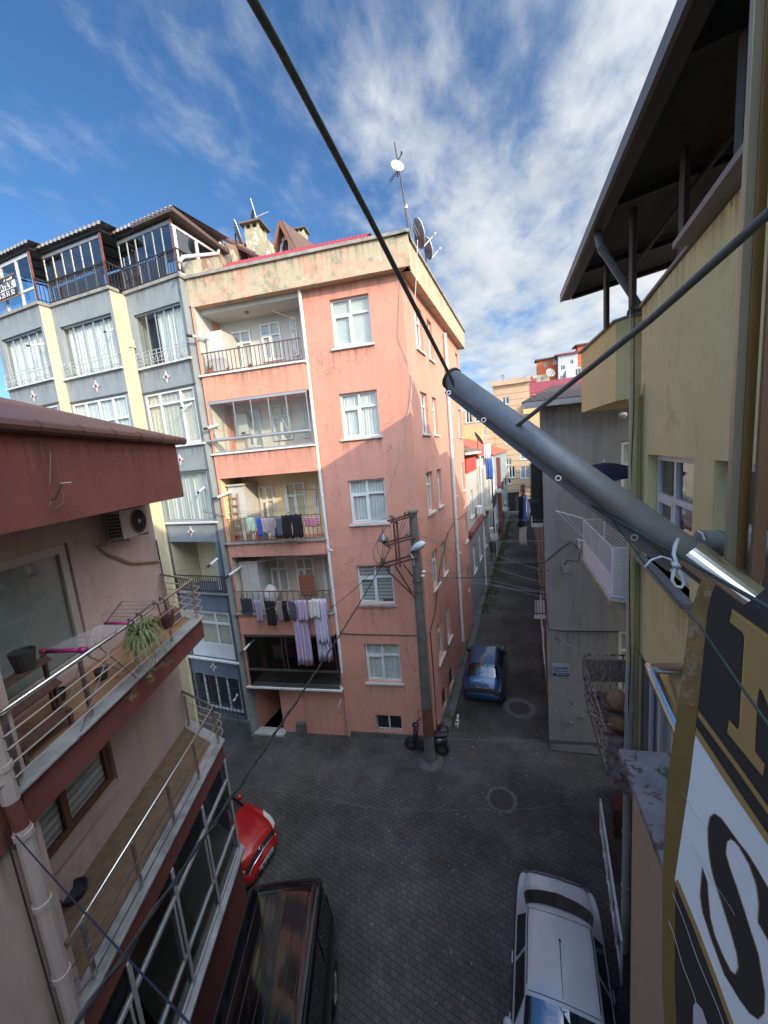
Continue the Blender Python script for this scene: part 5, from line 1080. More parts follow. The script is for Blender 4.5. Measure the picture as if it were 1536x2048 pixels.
# ------------------------------------------------------------ vehicles
RUBR = mat('tyre_rubber', (.018, .018, .018), .85, var=.1); RIM = mat('alloy_rim', (.38, .39, .40), .3, metal=.8, var=.05)
CGL = glass('car_glass', (.10, .12, .13), .10); REDL = mat('red_tail_lamp', (.12, .010, .010), .3, var=0, coat=.5); CLR = mat('clear_lamp', (.55, .52, .45), .15, var=0, coat=1)
TRM = mat('black_trim', (.018, .018, .02), .55, var=0); CHR = mat('chrome', (.7, .7, .72), .12, metal=1, var=0); PLW = mat('plate_white', (.55, .56, .56), .5, var=0)
CINT = mat('car_interior', (.03, .032, .035), .9, var=.2)
class Car:
    def __init__(s, name, label, pos, head, st, paint, wheel_r=.29, axles=(.17, .80), k_=44):
        s.h = Vector((head[0], head[1], 0)).normalized(); s.l = Vector((-s.h.y, s.h.x, 0)); s.o = Vector((pos[0], pos[1], .004))
        s.st = st; s.L = st[-1][0]
        s.root = thing(name, label, 'car', s.o+s.h*s.L/2); s.N = k_
    def at(s, x):
        st = s.st; x = max(st[0][0], min(st[-1][0], x))
        def lin(x):
            x = max(st[0][0], min(st[-1][0], x))
            for a, b in zip(st, st[1:]):
                if x <= b[0]+1e-9: t = (x-a[0])/(b[0]-a[0]); return [p+(q-p)*t for p, q in zip(a[1:], b[1:])]
        e = .07; v = [lin(x+k*e) for k in (-1, 0, 1)]
        if x < e or x > s.L-e: return v[1]
        return [(v[0][i]+2*v[1][i]+v[2][i])/4 for i in range(len(v[0]))]
    def pt(s, x, q, side=1, off=0):
        w, zb, zl, zt, wr = s.at(x)
        rows = [(0, (w*.86, zb)), (.12, (w*.985, zb+.10)), (.32, (w*1.01, zb+(zl-zb)*.55)), (.48, (w*.975, zl-.03)), (.53, (w*.94, zl+.01)), (.74, (wr+.015, zt-.075)), (.80, (wr*.95, zt-.025)), (.9, (wr*.55, zt)), (1, (0, zt+.012))]
        for a, b in zip(rows, rows[1:]):
            if q <= b[0]+1e-9: t = (q-a[0])/(b[0]-a[0]); y = a[1][0]+(b[1][0]-a[1][0])*t; z = a[1][1]+(b[1][1]-a[1][1])*t; dy = b[1][0]-a[1][0]; dz = b[1][1]-a[1][1]; break
        nl = math.hypot(dy, dz) or 1; y += dz/nl*off; z += -dy/nl*off
        return s.o+s.h*x+s.l*y*side+Vector((0, 0, z))
    def body(s, mat_):
        Q = [0, .06, .12, .2, .26, .32, .40, .48, .53, .60, .67, .74, .77, .80, .85, .9, .95, 1]; mb = MB(); rows = []
        for i in range(s.N+1):
            x = s.L*i/s.N; rows.append([s.pt(x, q, 1) for q in Q]+[s.pt(x, q, -1) for q in Q[::-1][1:]])
        mb.grid(rows); mb.poly(rows[0]); mb.poly(rows[-1]); b = mb.build('body', mat_, s.root, smooth=True)
        for p in b.data.polygons:
            if len(p.vertices) > 4: p.use_smooth = False
        return b
    def patch(s, name, m, x0, x1, q0, q1, off=.012, sides=(1, -1), shear=(0, 0), n=10, parent=None, one=False, xf=None):
        out = []
        for sd in sides:
            mb = MB(); rows = []
            for i in range(n+1):
                r = []
                for j in range(7):
                    q = q0+(q1-q0)*j/6; t = j/6; a = x0+shear[0]*t; b = x1+shear[1]*t; r.append(s.pt(a+(b-a)*i/n, q, sd, off))
                rows.append(r)
            mb.grid(rows); out.append(mb.build(name, m, parent or s.root, smooth=True))
        return out
    def top(s, name, m, x0, x1, q0, off=.012, shear=0, parent=None, n=8, bow=0):
        mb = MB(); rows = []
        for i in range(n+1):
            r = []
            for j in range(15):
                v = -1+2*j/14; q = 1-(1-q0)*abs(v); xx = x0+(x1-x0)*i/n+shear*abs(v)*(1-i/n)+bow*(1-v*v); r.append(s.pt(xx, q, 1 if v >= 0 else -1, off))
            rows.append(r)
        return mb.grid(rows).build(name, m, parent or s.root, smooth=True)
    def wheels(s, xs, r=.29, w=.19):
        for x in xs:
            W_ = s.at(x)[0]
            for sd in (1, -1):
                c = s.o+s.h*x+s.l*sd*(W_-w+.0)+Vector((0, 0, r)); a = s.l*sd
                o = MB().lathe(c, [(.001, 0), (r*.98, 0), (r, .03), (r, w-.02), (r*.94, w+.012), (r*.62, w+.012)], axis=a, seg=26).build('wheel', RUBR, s.root, smooth=False)
                mb = MB(); mb.lathe(c, [(r*.62, w+.012), (r*.58, w-.02), (.001, w-.02)], axis=a, seg=20)
                for k in range(7):
                    an = k*2*math.pi/7; v = s.h*math.cos(an)+Vector((0, 0, 1))*math.sin(an); mb.bar(c+a*(w-.0)+v*.03, c+a*(w-.0)+v*r*.6, .035, .02, up=a)
                mb.build('rim', RIM, o)
    def mirror(s, x, q=.56):
        for sd in (1, -1):
            p = s.pt(x, q, sd); MB().lathe(p+s.l*sd*.09-s.h*.05, [(.001, -.03), (.06, -.02), (.08, .02), (.07, .07), (.001, .10)], axis=s.h, seg=12).build('mirror', s.mir, s.root, smooth=True)
    def plate(s, end, z, txt, blue=True):
        x = 0 if end < 0 else s.L; c = s.o+s.h*(x+end*.02)+Vector((0, 0, z)); ax = s.l*(-1 if end < 0 else 1)
        f = Fr((c.x, c.y), (ax.x, ax.y)); f.n = s.h*end
        p = MB().box(f, -.26, .26, 0, .012, z-.055, z+.055).build('number_plate', PLW, s.root)
        MB().box(f, -.26, -.22, .013, .016, z-.055, z+.055).build('blue_strip', SGB, p)
        text3d('number', txt, TRM, .09, frm(f, .02, z, .014), p, bold=.003)
def paint(n, c, rough=.28): return mat(n, c, rough, metal=.35, var=.03, vs=2, coat=.8)
# blue hatchback
BLU = paint('metallic_blue_paint', (.014, .075, .17), .35)
bc = Car('parked_car', 'blue hatchback parked nose-away in the alley beside the salmon wall', (-2.02, 13.55), (-.045, 1), [
    (0, .60, .30, .42, .46, .50), (.05, .72, .24, .60, .70, .55), (.16, .79, .2, .80, .93, .60), (.28, .80, .19, .90, 1.03, .61), (.70, .81, .18, .94, 1.38, .53), (1.3, .82, .18, .93, 1.42, .54), (2.1, .82, .18, .91, 1.41, .54), (2.3, .82, .18, .90, 1.36, .54), (2.95, .81, .18, .88, .95, .60), (3.45, .79, .2, .80, .83, .58), (3.7, .73, .24, .66, .68, .52), (3.8, .58, .30, .48, .50, .45)], BLU)
bc.mir = TRM; bc.body(BLU); bc.top('rear_window', CGL, .30, .72, .755, off=.014, bow=-.0); bc.top('windscreen', CGL, 2.38, 2.92, .76)
bc.patch('side_window', CGL, .95, 1.62, .56, .73, shear=(.05, 0)); bc.patch('side_window', CGL, 1.68, 2.5, .56, .73, shear=(0, -.22))
bc.patch('tail_lamp', REDL, .10, .34, .44, .60, off=.016); bc.top('rear_bumper', TRM, .015, .075, .34, off=.02, n=3)
bc.wheels((.62, 3.05)); bc.mirror(2.55); bc.plate(-1, .62, '28 AU 380') if 0 else None
f = Fr((bc.pt(.13, 1).x, bc.pt(.13, 1).y), (bc.l.x*-1, bc.l.y*-1)); f.n = -bc.h
pz = .70; p = MB().box(f, -.24, .24, .05, .07, pz-.05, pz+.05).build('number_plate', PLW, bc.root); text3d('number', '28 AU 380', TRM, .09, frm(f, .01, pz, .072), p, bold=.003)
MB().box(f, -.26, .2, .05, .075, pz+.07, pz+.085).build('boot_trim', CHR, bc.root)
MB().lathe(bc.pt(.17, 1)+Vector((0, 0, .02)), [(.001, .02), (.035, .01), (.04, 0)], axis=-bc.h, seg=12).build('badge', CHR, bc.root)
bc.top('roof_seam', TRM, .74, .755, .80, off=.004, n=1)
MB().tube([bc.pt(.34, .92, 1, .03), bc.pt(.42, .995, 1, .03)], .008, 5).build('rear_wiper', TRM, bc.root); MB().tube([bc.pt(2.2, 1, 1, 0), bc.pt(2.05, 1, 1, .16)], .006, 5).build('aerial', TRM, bc.root)
# white saloon
WHT = mat('white_car_paint', (.50, .53, .54), .32, var=.03, vs=2, coat=.6)
wc = Car('parked_car', 'white saloon with black rear screen parked nose-down beside the right-hand fence', (.24, 7.40), (-.005, -1), [
    (0, .42, .34, .50, .54, .34), (.04, .56, .28, .64, .70, .42), (.12, .66, .22, .80, .90, .50), (.26, .73, .21, .88, .95, .58), (.45, .77, .2, .90, .97, .62), (.58, .78, .2, .92, 1.02, .62), (1.18, .79, .18, .94, 1.37, .53), (1.5, .79, .18, .94, 1.41, .54), (2.2, .79, .18, .92, 1.41, .54), (2.42, .79, .18, .91, 1.36, .54), (3.15, .79, .18, .88, .95, .62), (3.8, .76, .2, .80, .84, .56), (4.02, .68, .26, .62, .66, .48), (4.08, .58, .3, .5, .52, .42)], WHT)
wc.mir = WHT; wc.body(WHT); wc.top('rear_window', mat('black_rear_screen', (.012, .014, .016), .25, var=0, coat=.6), .70, 1.14, .745, off=.02, bow=-.14, shear=.10); wc.top('windscreen', glass('blue_windscreen', (.10, .16, .22), .10), 2.42, 3.08, .76)
wc.patch('side_window', CGL, 1.15, 1.80, .56, .74, shear=(.12, 0)); wc.patch('side_window', CGL, 1.86, 2.62, .56, .74, shear=(0, -.2))
wc.patch('tail_lamp', REDL, .08, .22, .40, .50, off=.014)
wc.wheels((.75, 3.2), .29); wc.mirror(2.65)
for x_ in (1.83, 2.66):
    for sd in (1, -1): MB().tube([wc.pt(x_, q, sd, .003) for q in (.2, .3, .4, .5)], .005, 4).build('door_seam', TRM, wc.root)
for q_ in (.42,):
    for sd in (1, -1):
        for x_ in (1.6, 2.4): MB().tube([wc.pt(x_, q_, sd, .02), wc.pt(x_+.16, q_, sd, .02)], .012, 6).build('door_handle', WHT, wc.root)
wc.top('roof_seam', TRM, 1.19, 1.20, .80, off=.004, n=1); wc.top('roof_seam', TRM, 2.36, 2.37, .80, off=.004, n=1)
wc.top('boot_seam', TRM, .20, .212, .50, off=.004, n=1); wc.top('spoiler_lip', WHT, .10, .20, .60, off=.03, n=2)
MB().tube([wc.pt(1.62, 1, 1, 0), wc.pt(2.35, 1, 1, .05)], [.008, .003], 5).build('aerial', TRM, wc.root)
MB().lathe(wc.pt(1.60, 1), [(.02, 0), (.015, .03), (.001, .035)], seg=8).build('aerial_base', TRM, wc.root)
MB().lathe(wc.pt(.09, 1, 1, .01), [(.001, .012), (.03, .01), (.035, 0)], axis=-wc.h, seg=10).build('badge', CHR, wc.root)
for sd in (1, -1):
    mb = MB(); mb.tube([wc.pt(.3+i*.25, .50, sd, .012) for i in range(14)], .010, 5); mb.build('side_trim', CHR if 0 else TRM, wc.root)
    mb = MB(); mb.tube([wc.pt(1.2+i*.10, .785, sd, .004) for i in range(12)], .009, 5); mb.build('roof_channel', TRM, wc.root)
# black van
BKP = mat('gloss_black_paint', (.004, .0045, .006), .09, var=0, coat=.25)
vh = (.40, -.917)
vc = Car('parked_van', 'glossy black van parked along the pink house shop window', (-4.80, 4.98), vh, [
    (0, .66, .34, .95, 1.55, .62), (.06, .80, .26, 1.0, 1.82, .66), (.2, .86, .24, 1.02, 1.88, .68), (2.5, .87, .22, 1.02, 1.9, .69), (3.2, .87, .22, 1.0, 1.86, .68), (3.9, .85, .22, .96, 1.08, .66), (4.4, .80, .24, .86, .9, .6), (4.6, .66, .3, .6, .64, .5)], BKP)
vc.root['category'] = 'van'; vc.mir = TRM; vc.body(BKP); vc.patch('side_window', CGL, .25, 1.0, .56, .72); vc.patch('side_window', CGL, 1.08, 2.2, .56, .72); vc.patch('side_window', CGL, 2.28, 3.1, .56, .72); vc.top('windscreen', CGL, 3.22, 3.82, .76)
for q in (.86, .92, .98):
    for sd in (1, -1): MB().tube([vc.pt(.35+i*.25, q, sd, .002) for i in range(12)], .008, 5).build('roof_rib', BKP, vc.root)
for sd in (1, -1): MB().tube([vc.pt(.2+i*.25, .78, sd, .02) for i in range(13)], .016, 6).build('roof_rail', TRM, vc.root)
vc.wheels((.85, 3.75), .33); vc.mirror(3.45); vc.patch('tail_lamp', REDL, .0, .16, .46, .62, off=.014)
# red hatchback seen bonnet-first
RDP = mat('bright_red_paint', (.42, .012, .012), .25, metal=.1, var=.03, coat=.9)
rh = Vector((1, .02, 0)).normalized(); rl = 3.9
ro = Vector((-6.40, 5.98, 0))-rh*rl
rc = Car('parked_car', 'red hatchback with round badge, bonnet poking out behind the pink house', (ro.x, ro.y), (rh.x, rh.y), [
    (0, .6, .3, .5, .6, .5), (.1, .74, .22, .86, 1.0, .58), (.6, .77, .2, .94, 1.40, .54), (1.9, .78, .18, .94, 1.45, .55), (2.2, .78, .18, .92, 1.4, .55), (2.85, .78, .18, .92, 1.02, .62), (3.3, .77, .18, .86, .93, .60), (3.6, .74, .2, .74, .82, .56), (3.78, .66, .22, .60, .68, .50), (3.87, .54, .26, .46, .52, .42), (3.9, .46, .3, .40, .44, .38)], RDP)
rc.mir = RDP; rc.body(RDP); rc.top('windscreen', CGL, 2.25, 2.82, .76); rc.patch('side_window', CGL, .8, 2.3, .56, .73); rc.patch('headlamp', CLR, 3.30, 3.72, .50, .70, off=.016, shear=(.12, .04)); rc.wheels((.6, 3.1)); rc.mirror(2.5)
rc.top('grille', TRM, 3.76, 3.82, .62, off=.012, n=2); rc.top('grille_bar', CHR, 3.825, 3.835, .62, off=.016, n=1); rc.plate(1, .40, '28 KL 417')
MB().lathe(rc.pt(3.79, 1, 1, .015), [(.05, 0), (.065, .01), (.05, .02), (.04, .01), (.05, 0)], axis=(rh+Vector((0, 0, .9))).normalized(), seg=16).build('badge', CHR, rc.root, smooth=True)
# ------------------------------------------------------------ utility pole
PC = mat('pole_concrete', (.115, .112, .10), .92, var=.3, vs=4, bump=.5, bs=25, grime=.2); RB = mat('rust_red_stain', (.13, .045, .03), .9, var=.4, vs=6)
RST = mat('rusty_steel', (.10, .045, .03), .85, var=.4, vs=16)
UP = thing('utility_pole', 'concrete utility pole with rusty bracket frame in front of the salmon block', 'utility pole', (-3.36, 10.42, 0))
pb = Vector((-3.36, 10.42, 0)); pt_ = Vector((-3.32, 10.46, 8.3))
def poleseg(t0, t1, m, nm, ex=0):
    mb = MB(); a = pb.lerp(pt_, t0); b = pb.lerp(pt_, t1); r0 = .185-.06*t0+ex; r1 = .185-.06*t1+ex; mb.tube([a, b], [r0, r1], 8); return mb.build(nm, m, UP)
poleseg(0, .115, PC, 'pole'); poleseg(.115, .235, RB, 'painted_band', .004); poleseg(.235, 1, PC, 'pole')
MB().lathe(pb+Vector((0, 0, .0)), [(.42, 0), (.34, .03), (.26, .035), (.18, .05)], seg=14).build('pole_footing', KER, UP)
MB().tube([pt_-up*.01, pt_+up*.05], .17, 8).build('pole_cap', PC, UP)
dA = Vector((-.80, -.60, 0)).normalized(); dB = Vector((-dA.y, dA.x, 0))
zc = [8.18, 7.52, 6.9]
mb = MB()
INS = mat('brown_insulator', (.05, .03, .025), .35, var=.1); 
for i, z in enumerate(zc):
    for sgn in (1, -1):
        a = Vector((pb.x, pb.y, z+.05))+dB*.16*sgn+Vector((0, .03, 0)); ln = (.72, .92, 1.0)[i]; mb.bar(a+dA*.0, a+dA*ln-up*.12, .05)
    e = Vector((pb.x, pb.y, z-.07))+dA*(.55, .85, .95)[i]
    mb.bar(e-dB*.32, e+dB*.38, .05)
for sgn in (1, -1):
    p0 = Vector((pb.x, pb.y, 0))+dA*.52+dB*.16*sgn; mb.bar(p0+up*8.12, p0+up*6.75, .055)
mb.bar(Vector((pb.x, pb.y, 6.75))+dA*.95+dB*.16, Vector((pb.x, pb.y, 5.75))+dA*.15+dB*.14, .05).bar(Vector((pb.x, pb.y, 6.75))+dA*.6-dB*.16, Vector((pb.x, pb.y, 5.75))+dA*.12-dB*.14, .05)
mb.bar(Vector((pb.x, pb.y, 6.7))-dB*.0+dA*.3-dB*.2, Vector((pb.x, pb.y, 6.2))-dB*.16, .045); mb.build('bracket_frame', RST, UP)
MB().tube([pb.lerp(pt_, .70), pb.lerp(pt_, .706)], .162, 8).build('steel_band', RST, UP); MB().tube([pb.lerp(pt_, .742), pb.lerp(pt_, .746)], .160, 8).build('steel_band', RST, UP)
ins = []
for i, z in enumerate(zc):
    e = Vector((pb.x, pb.y, z-.03))+dA*(.55, .85, .95)[i]
    for q in (-.3, -.05, .3): ins.append(e+dB*q)
    ins.append(Vector((pb.x, pb.y, z+.08))+dA*.25+dB*.18); ins.append(Vector((pb.x, pb.y, z+.06))-dA*.02-dB*.22)
for p in ins: MB().lathe(p, [(.018, 0), (.02, .02), (.045, .035), (.03, .06), (.045, .075), (.03, .10), (.001, .12)], seg=10).build('insulator', INS, UP)
for x, y in ((848, 1146), (846, 1154)):
    p = on_y(x, y, 10.4); MB().lathe(p, [(.001, 0), (.05, .01), (.06, .04), (.05, .07), (.001, .08)], seg=12).build('white_insulator', mat('white_porcelain', (.7, .7, .68), .2, var=0), UP, smooth=True)
# street lamps on the pole
h0 = on_y(824, 1101, 10.3); h1 = on_y(863, 1078, 10.15)
d_ = (h1-h0).normalized()
mb = MB(); mb.lathe(h0, [(.001, -.02), (.06, 0), (.105, .1), (.135, .26), (.13, .38), (.09, .48), (.001, .53)], axis=d_, seg=16)
c_ = h0
for i, v in enumerate(mb.v):
    if (v-h0).z < (v-h0).dot(d_)*d_.z-.02: mb.v[i] = v+up*.035
lm = mb.build('lamp_head', mat('pale_grey_lamp_shell', (.50, .54, .58), .45, var=.08, vs=10), UP, smooth=True)
MB().tube([h0+d_*.03, h0-d_*.1-up*.03, Vector((pb.x+.02, pb.y-.16, 6.95)), Vector((pb.x+.0, pb.y-.14, 6.7))], .025, 8).build('lamp_arm', GG, UP)
o0 = on_y(766, 1068, 10.0)
MB().lathe(o0, [(.03, .03), (.05, 0), (.10, -.06), (.155, -.16), (.16, -.19), (.13, -.185)], seg=16).build('old_lamp_shade', mat('dull_metal_shade', (.16, .17, .16), .4, metal=.5, var=.2), UP, smooth=True)
MB().lathe(o0-up*.13, [(.12, -.04), (.10, -.09), (.04, -.12), (.001, -.125)], seg=14).build('old_lamp_bowl', mat('dusty_lamp_bowl', (.28, .27, .25), .3, var=.1), UP, smooth=True)
MB().bar(o0+up*.03, o0+up*.2, .03).build('lamp_hanger', RST, UP)
# loops of slack cable on the frame
for k in range(5):
    a = ins[3+k] ; b = ins[10]+dA*.05*k; MB().tube(sagline(a, b-up*.02, .08+.05*k, 10), .007, 5).build('jumper_cable', BLK, UP)
for s_x, pts in ((1, [(771, 1055), (758, 1075), (746, 1100), (748, 1118), (762, 1133)]), (2, [(770, 1062), (754, 1085), (756, 1105), (766, 1120), (764, 1132)])):
    MB().tube([on_y(x, y, 10.05) for x, y in pts], .008, 5).build('jumper_cable', mat('red_brown_cable', (.10, .03, .03), .6), UP)
# ------------------------------------------------------------ overhead wires
WIR = mat('aluminium_wire', (.22, .22, .22), .5, metal=.4, var=0)
def wire(a, b, sag, r, label, m=WIR, k=16, name='overhead_wire', group='overhead wires from the concrete pole', tw=False):
    pts = sagline(a, b, sag, k); mb = MB(); mb.tube(pts, r, 6)
    if tw:
        p2 = [p+Vector((math.cos(i*1.3), 0, math.sin(i*1.3)))*r*1.2 for i, p in enumerate(sagline(a, b, sag, k*5))]; mb.tube(p2, r*.8, 5)
    return mb.build(name, m, label=label, cat='cable', group=group)
ga = lambda x, y: GF.wp(x, y, .03)
wire(ins[0], ga(1255, 1040), .02, .006, 'uppermost level wire running right from the pole across the grey house')
wire(ins[5], ga(1255, 1079), .02, .006, 'second level wire running right from the pole across the grey house')
wire(ins[1], ga(1110, 1170), .25, .006, 'wire sagging from the pole to the grey house beside the meter box')
wire(ins[4], ga(1130, 1152), .22, .006, 'wire sagging from the pole to just above the meter box')
wire(ins[6], ga(1100, 1185), .2, .006, 'lower wire sagging from the pole to the grey house corner')
wire(ins[10], on_x(1100, 1187, .3), .1, .006, 'lowest pale wire sagging from the pole across the alley')
wire(ins[9], on_x(1072, 1110, .28), .1, .006, 'wire from the pole to the dark balcony on the alley side')
wire(ins[14], on_x(1092, 1195, .29), .12, .006, 'wire dropping from the bracket bottom to the small alley balcony')
wire(ins[11], ga(1255, 1115), .05, .005, 'thin wire running right at mid-bracket height')
wire(ins[0]+up*.05, PF.wp(656, 1062, .16), .05, .006, 'wire from the pole top to the white downpipe of the salmon block')
wire(ins[5], B3.wp(360, 1118, .1), .1, .006, 'upper long wire from the pole past the laundry balconies to the blue-grey block')
wire(ins[6]+up*.03, B3.wp(315, 1145, .1), .1, .006, 'lower long wire from the pole past the laundry balconies to the blue-grey block')
wire(ins[12], B3.wp(350, 1245, .1), .35, .006, 'slack wire crossing the lower laundry balcony to the blue-grey block')
wire(ins[10], PF.wp(640, 1230, .35), .12, .011, 'black cable looping from the bracket to the laundry balcony corner', m=BLK)
nearp = at_d(110, 2110, 3.2)
wire(ins[10]-up*.06, nearp, .12, .011, 'thick black twisted cable running from the pole down past the pink house', m=BLK, tw=True, k=24)
wire(on_x(880, 1155, -3.35), ga(1098, 1140), .1, .012, 'black service cable looping from the salmon block to the grey house', m=BLK)
wire(WF.wp(32, 1672, .1), at_d(420, 2090, 3.0), .03, .0055, 'dark blue line tied across the lower balcony of the pink house', m=mat('navy_cord', (.012, .014, .04), .7, var=0), group='cords tied across the pink house')
wire(B1.P(.2, 11.9, .2), B3.P(1, 11.0, .2), .05, .004, 'thin wire strung along the blue-grey block') if 0 else None
# ------------------------------------------------------------ scooter behind the pole
SCK = mat('black_scooter_plastic', (.014, .014, .016), .35, var=.1, coat=.3)
sc = thing('scooter', 'old black scooter parked between the pole and the salmon wall', 'scooter', (-3.5, 10.95, 0))
fw = on_z(822, 1487, .24); rw = on_z(884, 1497, .24); ax = (rw-fw); ax.z = 0; ax.normalize(); sd_ = Vector((-ax.y, ax.x, 0))
for w_, nm in ((fw, 'front'), (rw, 'rear')):
    c = Vector((w_.x, w_.y, .24)); o = MB().lathe(c-sd_*.05, [(.13, 0), (.22, .0), (.24, .03), (.24, .07), (.22, .10), (.13, .10)], axis=sd_, seg=20).build('wheel', RUBR, sc); MB().lathe(c-sd_*.03, [(.001, 0), (.13, 0), (.13, .06), (.001, .06)], axis=sd_, seg=14).build('rim', mat('dull_rim', (.12, .12, .12), .4, metal=.6), o)
F0 = Vector((fw.x, fw.y, 0)); R0 = Vector((rw.x, rw.y, 0)); wb2 = (R0-F0).length
def sp(x, z, y=0): return F0+ax*x+sd_*y+up*z
mb = MB()
def loft(mb, secs):
    rows = []
    for (x, z, hw, hh) in secs:
        rows.append([sp(x+0, z+hh*math.sin(a), hw*math.cos(a)) for a in [i*math.pi/6 for i in range(12)]+[0]])
    mb.grid(rows)
loft(mb, [(.05, .45, .02, .02), (.08, .45, .07, .05), (.0, .40, .09, .06), (-.18, .28, .05, .03)]); mb.build('mudguard', SCK, sc, smooth=True)
mb = MB(); mb.grid([[sp(.12, .35, -.2), sp(.16, .35, 0), sp(.12, .35, .2)], [sp(.18, .6, -.22), sp(.22, .6, 0), sp(.18, .6, .22)], [sp(.25, .92, -.15), sp(.28, .92, 0), sp(.25, .92, .15)]]); mb.build('leg_shield', SCK, sc, smooth=True, solid=.03)
MB().hexa([sp(.15, .22, -.16), sp(.65, .22, -.16), sp(.65, .22, .16), sp(.15, .22, .16), sp(.15, .28, -.16), sp(.65, .28, -.16), sp(.65, .28, .16), sp(.15, .28, .16)]).build('footboard', SCK, sc)
mb = MB(); loft(mb, [(.58, .5, .05, .1), (.66, .48, .16, .2), (.95, .5, .18, .2), (1.25, .55, .14, .14), (wb2+.22, .62, .04, .05)]); mb.build('rear_body', SCK, sc, smooth=True)
mb = MB(); loft(mb, [(.6, .74, .05, .03), (.66, .75, .13, .06), (1.0, .76, .14, .07), (1.25, .8, .10, .05), (1.32, .8, .03, .02)]); mb.build('seat', TRM, sc, smooth=True)
MB().tube([sp(.06, .3), sp(.2, .98)], .03, 8).build('fork', TRM, sc); mb = MB(); mb.tube([sp(.32, 1.0, -.34), sp(.2, .98, -.1), sp(.2, .98, .1), sp(.32, 1.0, .34)], .02, 8); mb.build('handlebar', TRM, sc)
mb = MB(); loft(mb, [(.08, .98, .03, .03), (.12, .98, .09, .07), (.25, 1.0, .10, .06), (.32, 1.0, .05, .03)]); mb.build('headlamp_cowl', SCK, sc, smooth=True)
MB().lathe(sp(.10, .97), [(.06, 0), (.05, .02), (.001, .03)], axis=-ax, seg=12).build('headlamp', CLR, sc, smooth=True)
for s_ in (1, -1): MB().tube([sp(.28, 1.0, .28*s_), sp(.25, 1.2, .36*s_)], .006, 5).lathe(sp(.25, 1.22, .37*s_), [(.001, 0), (.05, .005), (.05, .015), (.001, .02)], axis=-ax, seg=12).build('mirror', TRM, sc)
# black sacks behind the scooter
SAK = mat('black_plastic_sack', (.013, .013, .014), .35, var=.1, bump=.8, bs=9)
def blob(name, c, r, m, label, cat, sq=(1, 1, .8), amp=.18, seed=1, group=None):
    rnd = random.Random(seed); mb = MB(); rows = []
    for i in range(10):
        th = math.pi*i/9; row = []
        for j in range(15):
            ph = 2*math.pi*(j % 14)/14; k = 1+amp*math.sin(3*ph+seed+th*2)*math.sin(th)+amp*.6*math.sin(7*ph+seed*2+th*5)*math.sin(th); row.append(c+Vector((math.sin(th)*math.cos(ph)*r*k*sq[0], math.sin(th)*math.sin(ph)*r*k*sq[1], r*sq[2]*(1-math.cos(th)*(1)))))
        rows.append(row)
    return mb.grid(rows).build(name, m, label=label, cat=cat, group=group, smooth=True)
q = on_z(884, 1478, 0); blob('rubbish_sack', Vector((q.x-.02, q.y+.15, .0)), .24, SAK, 'upper black rubbish sack against the salmon wall behind the scooter', 'sack', seed=2)
# white and black cat walking up the alley
ct = MB(); cpos = on_z(915, 1452, 0); hd = Vector((-.04, 1, 0)).normalized(); sdv = Vector((1, .04, 0)).normalized()
CATW = mat('white_fur', (.62, .60, .56), .95, var=.1, vs=20, bump=.5, bs=200); CATB = mat('black_fur', (.015, .013, .012), .9, var=.1)
cr_ = thing('cat', 'small white cat with black patches walking in the alley behind the blue car', 'cat', cpos)
def cp(x, y, z): return cpos+hd*x+sdv*y+up*z
def ell(mb, secs, seg=10):
    rows = []
    for (x, z, hw, hh, *yo) in secs:
        y0 = yo[0] if yo else 0; rows.append([cp(x, y0+hw*math.cos(a), z+hh*math.sin(a)) for a in [2*math.pi*i/seg for i in range(seg)]+[0]])
    mb.grid(rows)
mb = MB(); ell(mb, [(-.22, .20, .01, .01), (-.20, .20, .05, .05), (-.14, .20, .062, .068), (-.05, .19, .058, .066), (.05, .19, .055, .062), (.12, .20, .052, .062), (.16, .225, .038, .045), (.19, .255, .034, .036), (.215, .265, .042, .040), (.25, .265, .040, .038), (.28, .255, .022, .022), (.295, .25, .006, .006)])
for (x, y) in ((-.16, .035), (-.14, -.035), (.10, .03), (.14, -.03)): mb.tube([cp(x, y, .18), cp(x-.012, y, .10), cp(x+.006, y, .05), cp(x+.01, y, .0), cp(x+.03, y, .004)], [.03, .018, .012, .012, .010], 8)
for y in (.022, -.022): mb.tube([cp(.225, y, .295), cp(.222, y*1.1, .325)], [.014, .002], 6)
mb.build('body', CATW, cr_, smooth=True)
mb = MB(); ell(mb, [(-.17, .232, .02, .03), (-.15, .236, .045, .036), (-.09, .236, .045, .032), (-.05, .232, .02, .02)]); mb.build('fur_patch', CATB, cr_, smooth=True)
mb = MB(); ell(mb, [(.03, .225, .01, .02), (.06, .232, .04, .025), (.09, .232, .04, .025), (.11, .228, .01, .02)]); mb.build('fur_patch', CATB, cr_, smooth=True)
MB().tube([cp(-.21, 0, .21), cp(-.27, .01, .22), cp(-.33, .02, .28), cp(-.36, .03, .35)], [.016, .013, .011, .005], 8).build('tail', CATB, cr_, smooth=True)
